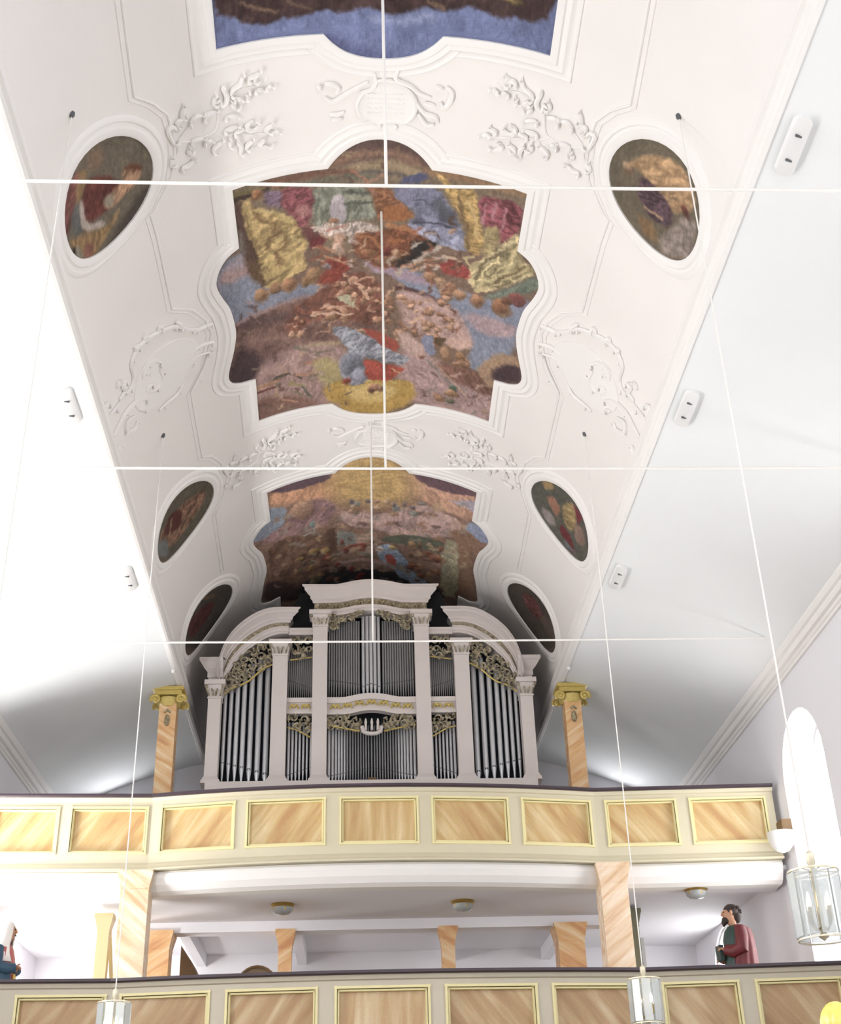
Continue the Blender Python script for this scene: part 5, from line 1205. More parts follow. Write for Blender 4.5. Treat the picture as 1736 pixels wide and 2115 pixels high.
def paintmesh(name,U,Y,C,parent,h,clip=None):
    n,m=U.shape; vs=[]
    t=np.interp(U,_a,_t); s,c=np.sin(t),np.cos(t); nx,nz=s/EA,c/EB; l=np.hypot(nx,nz)
    P=np.stack([EA*s-nx/l*h,Y,EZ+EB*c-nz/l*h],-1).reshape(-1,3); off=np.array(wloc(parent)); P=P-off
    idx=np.arange(n*m).reshape(n,m); F=np.stack([idx[:-1,:-1],idx[:-1,1:],idx[1:,1:],idx[1:,:-1]],-1).reshape(-1,4)
    me=D.meshes.new(name); me.vertices.add(len(P)); me.vertices.foreach_set('co',P.astype('f4').ravel())
    me.loops.add(F.size); me.loops.foreach_set('vertex_index',F.astype('i4').ravel()); me.polygons.add(len(F))
    me.polygons.foreach_set('loop_start',np.arange(0,F.size,4,dtype='i4')); me.polygons.foreach_set('loop_total',np.full(len(F),4,dtype='i4'))
    me.update(calc_edges=True); me.validate()
    a=me.attributes.new('paint','FLOAT_COLOR','POINT'); a.data.foreach_set('color',np.concatenate([C.reshape(-1,3),np.ones((n*m,1))],1).astype('f4').ravel())
    me.materials.append(m_paint); o=D.objects.new(name,me); COL.objects.link(o); o.parent=parent; return o
def offs(pts,d):
    # mitred outward offset of a closed (u,y) outline
    n=len(pts); ar=sum(pts[i][0]*pts[(i+1)%n][1]-pts[(i+1)%n][0]*pts[i][1] for i in range(n)); sg=1 if ar>0 else -1
    out=[]
    for i in range(n):
        a=Vector(pts[i-1]);b=Vector(pts[i]);c=Vector(pts[(i+1)%n]); e1=(b-a).normalized(); e2=(c-b).normalized()
        n1=Vector((e1.y,-e1.x))*sg; n2=Vector((e2.y,-e2.x))*sg; m=(n1+n2)
        if m.length<1e-4: m=n1
        m.normalize(); k=min(1/max(m.dot(n1),.35),1.9); out.append(b+m*k*d)
    return out
def frame(name,outline,parent,prof,m=None):
    # raised stucco moulding: prof = (offset outward, height); split long edges so that they follow the vault
    P=[]
    for i in range(len(outline)):
        a=Vector(outline[i]);b=Vector(outline[(i+1)%len(outline)]); L=(b-a).length; k=max(1,int(L/.16))
        # keep mitres: subdivide after offset
        P.append((a,k))
    rows=[]
    base=[p for p,_ in P]
    for d,h in prof:
        o=offs(base,d); r=[]
        for i,(p,k) in enumerate(P):
            q_=o[(i+1)%len(o)]
            for j in range(k): x=o[i].lerp(q_,j/k); r.append(V(x.x,x.y,h))
        rows.append(r)
    mb=MB(); mb.grid(rows,closed=True); return mb.build(name,m or m_stucco,parent,smooth=True)
FPROF=[(0,-.01),(0,.03),(.03,.042),(.08,.038),(.095,.022),(.13,.024),(.15,.031),(.17,.02),(.185,.009),(.225,.010),(.24,.018),(.255,.014),(.265,-.01)]
def quatre(y0,y1,top,bot,prof,N=(220,320),seed=1,shapes=None,label='',bulge=None):
    """lobed fresco: right half-outline as (u,y) list from top centre to bottom centre"""
    half=prof; outline=[(u,y) for u,y in half]+[(-u,y) for u,y in half[::-1] if abs(u)>1e-3]
    e=empty('ceiling_fresco',V(0,(y0+y1)/2,.02),label,'fresco')
    ys=[p[1] for p in half]; us_=[abs(p[0]) for p in half]
    # rows along the half outline
    L=[0]
    for a,b in zip(half,half[1:]): L.append(L[-1]+abs(b[1]-a[1])+.0008)
    s=np.linspace(0,L[-1],N[1]); s=np.unique(np.concatenate([s,L])); wv=np.interp(s,L,us_); yv=np.interp(s,L,ys)
    T=np.linspace(-1,1,N[0]); U=wv[:,None]*T[None,:]; Y=np.repeat(yv[:,None],N[0],1)
    C=paint(U,Y,shapes,seed,gain={1:1.02,2:1.10,3:1.25}[seed]); paintmesh('painting',U,Y,C,e,.012)
    frame('frame_moulding',outline,e,FPROF); return e
def ARC(c,y,r,a0,a1,n=10,sy=1): return [(c+r*math.cos(math.radians(a0+(a1-a0)*k/n)),y+sy*r*math.sin(math.radians(a0+(a1-a0)*k/n))) for k in range(n+1)]
UU=lambda x: float(np.interp(math.asin(min(1,x/EA)),_t,_a))
def contour(yt,yb,top=True,stepout=True,ysides=None,bot=True):
    a,b1,c1,b2,st,=ysides
    H=[(0,yt-.38),(.14,yt-.365),(.28,yt-.31),(.41,yt-.215),(.52,yt-.09),(.60,yt+.03)]
    H+=[(UU(1.66),yt)] ; H+=[(UU(1.66),a),(UU(1.80),a+.08),(UU(1.90),a+.22),(UU(1.955),b1),(UU(1.95),b1+.16),(UU(1.90),b1+.38),(UU(1.84),b1+.62),(UU(1.81),c1),(UU(1.83),c1+.25),(UU(1.88),c1+.5),(UU(1.95),b2-.1),(UU(1.97),b2+.06),(UU(1.93),b2+.21),(UU(1.82),b2+.31),(UU(1.64),st)]
    H+=[(UU(1.66),yb),(.61,yb+.10),(.52,yb+.22),(.40,yb+.33),(.26,yb+.40),(.13,yb+.43),(0,yb+.44)]
    sm=lambda L:[(p.x,p.y) for p in smoothline(L,3)]
    dome=sm([(-.14,yt-.365)]+H[:6])[3:]; side=sm(H[7:21]); foot=sm(H[23:]+[(-.13,yb+.43)])[:-3]
    foot=[p for p in foot if p[0]>=-1e-6]
    return dome+[H[6]]+side+[H[21],H[22]]+foot
c1=contour(10.64,15.28,ysides=(11.6,12.0,13.02,13.9,14.27))
quatre(10.3,15.7,0,0,c1,(380,460),1,PAINT['f1'],'large lobed ceiling fresco with blue robed and gold robed figures around dark clouds')
c0=[(u,y-6.57) for u,y in c1]
quatre(3.7,9.2,0,0,c0,(260,330),2,PAINT['f0'],'blue sky fresco with dark cloud rims, cut by the top edge of the photo')
c2=contour(17.30,21.95,ysides=(18.22,18.57,19.70,20.78,21.1))
quatre(16.9,22.4,0,0,c2,(260,330),3,PAINT['f2'],'lobed ceiling fresco with golden light at its top, directly above the organ')
# oval side medallions
U0=float(np.interp(math.radians(63.5),_t,_a)); KU=.72
def oval(s,yc,shapes,label,seed):
    th=np.linspace(0,2*PI,41)[:-1]; a=.725;b=.655;sh=.10
    pt=lambda r,t:(s*(U0+a*r*math.cos(t)),yc+b*r*math.sin(t)-sh*r*math.cos(t)*1.0)
    e=empty('oval_medallion',V(s*U0,yc,.02),label,'medallion','painted oval medallions along the vault edges')
    R=np.linspace(0,1,46);T=np.linspace(0,2*PI,121)
    U=s*(U0+a*R[:,None]*np.cos(T)[None,:]); Y=yc+b*R[:,None]*np.sin(T)[None,:]-sh*R[:,None]*np.cos(T)[None,:]
    C=paint(U,Y,shapes,seed,warp=.02); paintmesh('painting',U,Y,C,e,.012)
    ol=[pt(1,t) for t in th]
    frame('frame_moulding',ol,e,[(0,-.01),(0,.03),(.03,.042),(.08,.038),(.10,.016),(.13,.012),(.15,.026),(.18,.022),(.20,.006),(.215,-.01)])
    return e
oval(-1,9.58,PAINT['o1l'],'oval painting of a red robed man with white collar, upper left of photo',4)
oval(1,9.52,PAINT['o1r'],'oval painting of a figure in tan and purple on olive, upper right of photo',5)
oval(-1,16.17,PAINT['o2l'],'dark oval painting at left beside the second full fresco, above the white rope',6)
oval(1,16.17,PAINT['o2r'],'oval painting of a red and tan robed figure, right, halfway down the vault',7)
oval(-1,19.54,PAINT['o3l'],'darkest small oval painting at left, just above the organ shoulder',8)
oval(1,19.54,PAINT['o3r'],'small brown oval painting at right, just above the organ shoulder',9)
# ------------------------------------------------------------------ stucco ornament on the vault
def ridge(mb,line,r,h=.0,taper=True,mir=1,dy=0):
    P=smoothline([(u,y) for u,y in line],4); n=len(P); pts=[V(mir*p.x,p.y+dy,r*.25+h) for p in P]
    rad=[r*(.45+.75*math.sin(PI*(.12+.8*k/(n-1)))) for k in range(n)] if taper else [r]*n
    mb.tube(pts,rad,6)
def leaf(mb,u,y,ang,L,wd,mir,dy):
    # small curled acanthus lobe
    c=[];
    for k in range(5):
        t=k/4; a=ang+t*1.5; c.append((u+L*t*math.cos(ang+t*.8),y+L*t*math.sin(ang+t*.8)))
    pts=[V(mir*p[0],p[1]+dy,.018+.03*math.sin(PI*min(1,k/4*1.1))) for k,p in enumerate(c)]
    mb.tube(pts,[wd*.4,wd,wd*1.15,wd*.8,wd*.25],6,flat=.6)
def branch(mir,dy,label,dens=1):
    e=empty('stucco_branch',V(mir*1.9,9.8+dy,.02),label,'stucco ornament','stucco branches between the frescoes')
    mb=MB()
    for l in BRANCH[:3]: ridge(mb,l,.012,mir=mir,dy=dy)
    mb.build('stem',m_stucco,e,smooth=True)
    rnd=random.Random(3)
    for l in BRANCH[3:]:
        mb=MB(); ridge(mb,l,.025,.012,mir=mir,dy=dy)
        u,y=l[-1]; u0,y0=l[-2]; a=math.atan2(y-y0,u-u0)
        leaf(mb,u,y,a+rnd.uniform(.3,1.2),.08,.019,mir,dy); leaf(mb,l[0][0],l[0][1],a+PI-rnd.uniform(.2,1.0),.06,.013,mir,dy)
        mb.build('leaf',m_stucco,e,smooth=True)
    return e
branch(1,0,'white stucco leaf branch right of the nearer small cartouche, beside the upper right oval'); branch(-1,0,'white stucco leaf branch left of the nearer small cartouche, beside the upper left oval')
branch(1,6.6,'smaller stucco leaf branch on the right between the two full frescoes'); branch(-1,6.6,'smaller stucco leaf branch on the left between the two full frescoes')
def cartouche(dy,label):
    e=empty('stucco_cartouche',V(0,9.8+dy,.02),label,'stucco ornament')
    sc_=.94; o=[Vector(p) for p in CPLATE]; cx=sum(p.x for p in o)/len(o); cy=sum(p.y for p in o)/len(o)
    P=[]
    for i in range(len(o)):
        a,b,c,d=o[i-1],o[i],o[(i+1)%len(o)],o[(i+2)%len(o)]
        for k in range(3):
            t=k/3; P.append(.5*((2*b)+(-a+c)*t+(2*a-5*b+4*c-d)*t*t+(-a+3*b-3*c+d)*t**3))
    mb=MB(); rows=[]
    for s,h in((1.04,-.01),(1.03,.03),(.97,.042),(.92,.03),(.88,.022),(.5,.03),(.02,.034)):
        rows.append([V(cx+(p.x-cx)*s,cy+(p.y-cy)*s+dy,h) for p in P])
    mb.grid(rows,closed=True); mb.build('shield',m_stucco,e,smooth=True)
    for l in CART:
        mb=MB(); ridge(mb,l,.024,.01,dy=dy); mb.build('scroll',m_stucco,e,smooth=True)
    mb=MB()
    for k in range(5):
        yy=cy-.14+k*.065
        pts=[(cx-.2+.4*j/20,yy+.008*math.sin(j*2.1+k)) for j in range(21)]
        mb.tube([V(a,b+dy,.030) for a,b in pts],[.007+.004*math.sin(j*3.3+k) for j in range(21)],5)
    o_=mb.build('inscription_relief',m_stucco,e,smooth=True)
    return e
cartouche(0,'white stucco shield cartouche between the blue sky fresco and the large fresco'); cartouche(6.6,'smaller white stucco shield cartouche above the golden topped fresco')
def sidecart(mir,dy,label):
    e=empty('stucco_shell_cartouche',V(mir*3.0,12.9+dy,.02),label,'stucco ornament','large side cartouches of the vault')
    for l in SIDE:
        mb=MB(); ridge(mb,l,.026 if len(l)>5 else .03,.006,mir=mir,dy=dy)
        for k in range(0,len(l)-1,2):
            u,y=l[k]; a=math.atan2(l[k+1][1]-y,l[k+1][0]-u); leaf(mb,u,y,a+.9,.07,.018,mir,dy)
        mb.build('scroll',m_stucco,e,smooth=True)
    # faint raised field
    c=(3.05,12.95); rows=[]
    for s,h in((1,-.01),(.98,.014),(.5,.02),(.02,.022)):
        rows.append([V(mir*(c[0]+.62*s*math.cos(t)),c[1]+dy+.5*s*math.sin(t)-.1*s*math.cos(t),h) for t in [2*PI*k/32 for k in range(32)]])
    mb=MB(); mb.grid(rows,closed=True); mb.build('shell_field',m_stucco,e,smooth=True)
    return e
sidecart(1,0,'large oval stucco shell cartouche at the right vault edge'); sidecart(-1,0,'large oval stucco shell cartouche at the left vault edge')
sidecart(1,-6.6,'stucco shell cartouche cut by the top edge of the photo at right')
# flat panel mouldings that run along the vault and swing around the ovals
n_t=10
for mir in(-1,1):
    L=[Vector(p) for p in PLINE[0]]; L=[Vector((2.61,-7))]+L
    for dd,rr in((0,.016),(.07,.010)):
        P=[p+Vector((dd,0)) for p in L]; Q=[]
        for a,b in zip(P,P[1:]):
            k=max(1,int((b-a).length/.12)); Q+=[a.lerp(b,j/k) for j in range(k)]
        Q.append(P[-1]); mb=MB(); mb.tube([V(mir*p.x,p.y,.002) for p in Q],rr,6); n_t+=1
        mb.build('trim_%d'%n_t,m_stucco,kind='structure',smooth=True)
# ropes (cross ropes and the drop ropes that hold them)
ROPZ=8.60
def rope(p0,p1,r,label,sag=0,cat='rope',group=None):
    p0=Vector(p0);p1=Vector(p1);n=40; mb=MB()
    mb.tube([p0.lerp(p1,k/n)-Vector((0,0,sag*4*(k/n)*(1-k/n))) for k in range(n+1)],r*.85,6)
    return mb.build('rope',m_rope,smooth=True,label=label,cat=cat,group=group)
for i,(y,xo,lb) in enumerate(((7.27,-.06,'nearest white cross rope, high across the large fresco'),(11.43,.03,'middle white cross rope spanning the vault at mid height'),(15.94,-.04,'farthest white cross rope, in front of the organ top'))):
    rope((-5.62,y,ROPZ),(5.62,y,ROPZ),.016,lb,.02,group='white cross ropes between the walls')
    zt=V(xo,y).z
    rope((xo,y,ROPZ-.02),(xo,y,zt),.017,('drop rope from the crown holding the nearest cross rope','drop rope from the crown holding the middle cross rope','drop rope hanging from the crown to the farthest cross rope, before the organ')[i],0,group='drop ropes from the vault crown')
# pendant lamps on long cables
def pendant(x,y,ztop,label):
    e=empty('pendant_lamp',(x,y,ztop),label,'pendant lamp','glass pendant lamps on long cables')
    za=9.37+2.8*math.sqrt(1-(x/EA)**2)
    MB().tube([(x,y,za),(x,y,ztop+.12)],.007,6).build('cable',m_rope,e)
    MB().lathe((x,y,za-.02),[(.028,.03),(.028,0),(.012,-.03)],10).build('ceiling_rose',m_slot,e)
    MB().lathe((x,y,ztop),[(.012,.14),(.03,.12),(.03,.06),(.02,.04),(.02,-.40),(.035,-.42),(.0,-.45)],10).build('stem',m_lampmetal,e,smooth=True)
    b=MB().lathe((x,y,ztop),[(.162,.006),(.172,.006),(.172,-.006),(.162,-.006),(.162,.006)],20,cap=False)
    for k in range(4): a=k*PI/4; b.tube([(x+.166*math.cos(a),y+.166*math.sin(a),ztop),(x-.166*math.cos(a),y-.166*math.sin(a),ztop)],.005,5)
    b.build('top_ring',m_lampmetal,e)
    MB().lathe((x,y,ztop-.44),[(.162,.005),(.171,.005),(.171,-.005),(.162,-.005),(.162,.005)],20,cap=False).build('bottom_ring',m_lampmetal,e)
    for k in range(10):
        a=2*PI*k/10+.2; MB().box((x+.167*math.cos(a),y+.167*math.sin(a),ztop-.22),(.012,.088,.41),a).build('glass_panel',m_glass,e)
    for k in range(4):
        a=2*PI*k/4+.5; px,py=x+.085*math.cos(a),y+.085*math.sin(a)
        s=MB().tube([(x,y,ztop-.36),(x+.05*math.cos(a),y+.05*math.sin(a),ztop-.38),(px,py,ztop-.33)],.006,5).lathe((px,py,ztop-.33),[(.014,0),(.014,.09)],8).build('candle_socket',m_brass,e)
        MB().lathe((px,py,ztop-.24),[(.010,0),(.017,.03),(.012,.07),(.002,.10)],8).build('bulb',m_bulb,s)
    return e
pendant(2.76,8.5,3.62,'glass pendant lamp at the right edge, before the tall bright window'); pendant(-2.86,8.42,3.66,'left pendant lamp nearest the camera, only its cable shows at the left edge')
pendant(2.75,14.03,3.84,'glass pendant lamp hanging before the lower gallery at right'); pendant(-2.77,14.03,3.72,'glass pendant lamp hanging before the lower gallery at left')
# spotlight plates on the coves
def covez(x): t=(x-3.12)/2.50; return 9.365-.865*t+.09*math.sin(PI*t)
def plate(s,y,label):
    x=3.31; z=covez(x)-.03; e=empty('cove_light_fitting',(s*x,y,z),label,'light fitting','white oblong fittings on the side ceilings')
    mb=MB(); P=[]
    for k in range(24):
        a=2*PI*k/24; cx=.075*math.cos(a); cy=.075*math.sin(a)+(.25 if math.sin(a)>=0 else -.25); P.append((cx,cy))
    sl=-.36*s
    mb.grid([[(s*x+a*f,y+b*f,z+h+a*f*sl) for a,b in P] for f,h in((1,.05),(1,-.01),(.88,-.022),(.01,-.024))],closed=True)
    mb.build('housing',m_metalw,e,smooth=True)
    for d in(-.14,.13): MB().box((s*x,y+d,z-.022),(.06,.018,.02),.3).build('lamp_slot',m_slot,e)
for y,n in((7.5,'nearest'),(11.35,'middle'),(15.45,'farthest')):
    for s in(1,-1): plate(s,y,'white oblong fitting on the %s side ceiling, %s of its row of three'%('right' if s>0 else 'left',n))
for s in(-1,1):
    o=MB().lathe((s*3.12,18.75,9.30),[(.02,.14),(.03,.08),(.035,.02),(.03,0),(.01,-.01)],10).build('spotlight',m_metalw,smooth=True); tag(o,'tiny white spotlight above the %s gallery column'%('left' if s<0 else 'right'),'spotlight')

# ------------------------------------------------------------------ organ
ORG=empty('pipe_organ',(0,20.2,6.0),'baroque pipe organ in pale grey case with gilded carving, behind the upper parapet','organ')
OY=20.0
def sweep(name,path,prof,m,parent=ORG,y0=OY,closeends=True,ret=(0,0)):
    """path in (x,z); prof (d toward viewer, h along the upward normal)"""
    P=[Vector(p) for p in path]; rows=[]
    for k,p in enumerate(P):
        t=(P[min(k+1,len(P)-1)]-P[max(k-1,0)]).normalized(); n=Vector((-t.y,t.x))
        r=[]
        for d,h in prof:
            q_=p+n*h
            if k==0: q_=q_-t*d*ret[0]
            if k==len(P)-1: q_=q_+t*d*ret[1]
            r.append((q_.x,y0-d,q_.y))
        rows.append(r)
    mb=MB(); mb.grid(rows,closed=True); n=len(prof)
    mb.f.append(tuple(range(n))); mb.f.append(tuple(len(mb.v)-1-i for i in range(n))); mb.m+=[0,0]
    return mb.build(name,m,parent)
CORN=[(-.25,0),(.02,0),(.02,.03),(.05,.05),(.05,.08),(.10,.11),(.15,.15),(.17,.16),(.17,.20),(.21,.22),(.21,.25),(-.25,.25)]
FRZ=[(-.2,0),(0,0),(0,.2),(-.2,.2)]
ARCH=[(-.2,0),(.02,0),(.02,.05),(.04,.06),(.04,.10),(.07,.12),(.07,.15),(-.2,.15)]
def sc(P,k): return [(h*1.0,k) for h in P]
def pil(x,w,z0,z1,zc,name='pilaster',cw=None):
    o=MB().box((x,OY-.02,(z0+.12+zc)/2),(w,.22,zc-z0-.12)).build('pilaster',m_case,ORG)
    MB().frustum((x,OY-.02,z0),(w+.10,.34),(w+.08,.32),.06).frustum((x,OY-.02,z0+.06),(w+.06,.30),(w,.24),.07).build('base',m_case,o)
    c=MB(); h=z1-zc; c.frustum((x,OY-.03,zc),(w+.02,.26),(w+.03,.27),.02); c.frustum((x,OY-.03,zc+.02),(w,.24),(w+.08,.32),h*.72); c.box((x,OY-.05,z1-h*.13),(w+.13,.36,h*.26)); c.build('capital',m_case,o)
    yy=OY-.19
    for s in(-1,1):
        g=MB(); g.tube([(x+s*(w*.5+.03)*1.0+s*.03*math.cos(a)*(1-a/9),yy,z1-h*.38+.035*math.sin(a)*(1-a/9)) for a in [k*.7 for k in range(9)]],.010,5); g.build('capital_scroll',m_carve,o,smooth=True)
        for k in range(2): g=MB(); g.tube([(x+s*(.02+.07*k),yy+.02,zc+.03),(x+s*(.035+.075*k),yy-.02,zc+.03+h*.28),(x+s*(.05+.08*k),yy-.05,zc+.02+h*.40)],[.012,.016,.005],5); g.build('acanthus_leaf',m_carve,o,smooth=True)
ZB=7.86
for s in(-1,1):
    pil(s*2.58,.21,ZB,9.60,9.30); pil(s*1.525,.25,ZB,10.32,10.05); pil(s*.86,.245,ZB,10.86,10.58)
    # corner entablature block of the outer pilaster
    sweep('corner_entablature',[(s*2.68,9.60),(s*2.47,9.60)][::-s],[(-.4,0),(.03,0),(.03,.1),(.05,.11),(.05,.2),(.10,.25),(.16,.34),(.18,.36),(.18,.42),(-.4,.42)],m_case,ret=(1,0) if s<0 else (0,1))
    # arched shoulder
    inn=[(2.47,9.46),(2.44,9.62),(2.385,9.78),(2.30,9.95),(2.18,10.10),(2.04,10.24),(1.88,10.36),(1.72,10.45),(1.55,10.50),(1.39,10.50)]
    pth=smoothline([(-x,z) for x,z in inn],3) if s<0 else smoothline([(x,z) for x,z in inn][::-1],3)
    out=[(2.56,9.70),(2.545,9.93),(2.50,10.13),(2.43,10.32),(2.32,10.50),(2.17,10.66),(1.98,10.80),(1.79,10.89),(1.6,10.92),(1.41,10.92)]
    pto=smoothline([(-x,z) for x,z in out],3) if s<0 else smoothline([(x,z) for x,z in out][::-1],3)
    def shoulder(name,prof,m,ret=False):
        rows=[]
        for k,(a,b) in enumerate(zip(pth,pto)):
            r=[]
            for d,h in prof:
                q_=a.lerp(b,h/.5); x_=q_.x
                if ret and abs(q_.x)<1.43 and (k==len(pth)-1 if s<0 else k==0): x_-=s*d
                r.append((x_,OY-d,q_.y))
            rows.append(r)
        mb=MB(); mb.grid(rows,closed=True); n=len(prof); mb.f+=[tuple(range(n)),tuple(len(mb.v)-1-i for i in range(n))]; mb.m+=[0,0]; return mb.build(name,m,ORG)
    shoulder('shoulder_architrave',[(-.3,0),(.03,0),(.03,.045),(.05,.05),(.05,.10),(.08,.12),(.08,.14),(-.3,.14)],m_case)
    shoulder('shoulder_frieze',[(-.3,.14),(.0,.14),(.0,.25),(-.3,.25)],m_carve)
    shoulder('shoulder_cornice',[(-.3,.25),(.03,.25),(.03,.28),(.07,.31),(.07,.34),(.13,.385),(.17,.41),(.17,.45),(.21,.47),(.21,.50),(-.3,.50)],m_case,True)
    sweep('side_architrave',[(s*1.40,10.50),(s*.96,10.50)][::-s],[(-.2,-.02),(.03,-.02),(.03,.04),(.05,.05),(.05,.10),(-.2,.10)],m_case)
    sweep('side_frieze',[(s*1.40,9.06),(s*.98,9.06)][::-s],[(-.1,0),(.04,0),(.04,.045),(.01,.05),(.01,.19),(.04,.20),(.06,.27),(-.1,.27)],m_case)
    sweep('side_sill',[(s*2.5,7.86),(s*.75,7.86)][::-s],[(-.3,0),(.06,0),(.06,.04),(.02,.06),(-.3,.06)],m_case)
# centre cornice with a gentle rise in the middle
wave=lambda z,a,w:smoothline([(-w,z),(-w*.62,z),(-w*.45,z+a*.25),(-w*.22,z+a*.8),(0,z+a),(w*.22,z+a*.8),(w*.45,z+a*.25),(w*.62,z),(w,z)],3)
sweep('centre_architrave',wave(10.84,.09,.99),[(-.25,0),(.02,0),(.02,.05),(.05,.06),(.05,.11),(-.25,.11)],m_case)
sweep('centre_frieze',wave(10.95,.09,.97),[(-.25,0),(.0,0),(.0,.13),(-.25,.13)],m_carve)
sweep('centre_cornice',wave(11.08,.09,.97),[(-.25,0),(.03,0),(.03,.03),(.07,.06),(.07,.10),(.12,.14),(.17,.18),(.17,.22),(.21,.24),(.21,.27),(-.25,.27)],m_case,ret=(1,1))
sweep('middle_frieze',wave(9.04,.07,.74),[(-.1,0),(.04,0),(.04,.045),(.01,.05),(.01,.19),(.04,.20),(.07,.27),(.07,.29),(-.1,.29)],m_case)
# gilded frieze ornaments
def orn(x,z,r,m,parent,y=OY-.03):
    g=MB()
    for s in(-1,1):
        g.tube([(x+s*r*(.25+.75*k/5),y-.02,z+r*.5*math.sin(k*1.15)) for k in range(6)],[r*.22,r*.25,r*.2,r*.18,r*.14,r*.08],5)
    g.ball((x,y-.02,z),(r*.28,.02,r*.4),8); g.build('frieze_ornament',m,parent,smooth=True)
for k in range(7): x=-.6+.2*k; orn(x,9.17+.07*max(0,1-(x/.45)**2),.09,m_gold,ORG)
for s in(-1,1):
    for x in(1.09,1.28): orn(s*x,9.18,.085,m_gold,ORG)
for k in range(9): x=-.8+.2*k; orn(x,11.015+.08*max(0,1-(x/.5)**2),.08,m_goldpale,ORG,OY-.01)
# pierced carved foliage
def foliage(cells,parent,y=OY-.02,seed=0,r=.017,m=m_carve,name='carved_foliage'):
    rnd=random.Random(seed); g=MB()
    for x,z,R in cells:
        for j in range(2):
            a0=rnd.uniform(0,2*PI); d=rnd.choice((-1,1)); ox,oz=x+rnd.uniform(-.3,.3)*R,z+rnd.uniform(-.3,.3)*R
            pts=[]
            for k in range(11):
                t=k/10; rad=R*(1.0-.82*t); a=a0+d*t*4.6; pts.append((ox+rad*math.cos(a),y-.03*math.sin(PI*t)-.01*j,oz+rad*math.sin(a)))
            g.tube(pts,[r*.72*(.7+.8*math.sin(PI*k/10)) for k in range(11)],5)
        g.ball((x,y-.02,z),(R*.2,.025,R*.2),8)
        for k in range(3):
            a=rnd.uniform(0,2*PI); g.tube([(x+R*.5*math.cos(a),y,z+R*.5*math.sin(a)),(x+R*1.0*math.cos(a+.3),y-.04,z+R*1.0*math.sin(a+.3)),(x+R*1.35*math.cos(a+.9),y-.01,z+R*1.35*math.sin(a+.9))],[r*.8,r*1.8,r*.4],5)
    return g.build(name,m,parent,smooth=True)
for s in(-1,1):
    cells=[]
    top=lambda ax: np.interp(ax,[1.66,1.88,2.04,2.18,2.30,2.39,2.46],[10.42,10.33,10.20,10.06,9.90,9.72,9.50])
    bot=lambda ax: np.interp(ax,[1.66,2.44],[9.95,9.40])
    for ax in (1.72,1.86,2.0,2.13,2.25,2.36):
        a,b=bot(ax),top(ax); n=max(1,int((b-a)/.14))
        for k in range(n): cells.append((s*ax,a+(b-a)*(k+.5)/n,.075))
    foliage(cells,ORG,seed=3 if s<0 else 4)
    # gilded lower border of the tower carving
    g=MB(); g.tube([(s*(1.66+.78*t),OY-.04,9.93-.53*t+.03*math.sin(9*t)) for t in [k/14 for k in range(15)]],.016,5); g.build('carving_border',m_gold,ORG,smooth=True)
    foliage([(s*x,z,.085) for x in(1.08,1.27) for z in(10.17,10.34)]+[(s*1.17,10.08,.06)],ORG,seed=6)
    g=MB(); g.tube([(s*(1.0+.36*t),OY-.04,10.06-.05*t) for t in(0,.5,1)],.013,5); g.build('carving_border',m_gold,ORG,smooth=True)
    foliage([(s*1.30,8.98,.07),(s*1.10,8.95,.075),(s*1.05,8.80,.075),(s*1.22,8.86,.07)],ORG,seed=8)
    g=MB(); g.tube([(s*(1.38-.38*t),OY-.04,8.82-.16*t+.02*math.sin(4*t)) for t in [k/6 for k in range(7)]],.013,5); g.build('carving_border',m_gold,ORG,smooth=True)
    foliage([(s*.64,10.76,.08),(s*.63,10.60,.06),(s*.50,10.74,.075),(s*.37,10.78,.07),(s*.27,10.82,.065),(s*.55,10.66,.06),(s*.17,10.88,.05)],ORG,seed=10)
    foliage([(s*x,8.95-.05*abs(x<.4)+dz,.07) for x in(.25,.40,.55,.66) for dz in(0,-.09)],ORG,seed=12)
    g=MB(); g.tube([(s*(.20+.52*t),OY-.05,8.74+.11*t) for t in [k/6 for k in range(7)]],.014,5); g.build('carving_border',m_gold,ORG,smooth=True)
# little crown bracket in the middle
g=MB()
for x in(-.10,0,.10): g.lathe((x,OY-.10,8.74),[(.024,0),(.018,.08),(.024,.14),(.010,.20)],8)
g.tube([(-.16,OY-.10,8.80),(-.14,OY-.12,8.71),(-.07,OY-.14,8.67),(0,OY-.15,8.66),(.07,OY-.14,8.67),(.14,OY-.12,8.71),(.16,OY-.10,8.80)],.034,8)
g.build('crown_bracket',m_case,ORG,smooth=True)
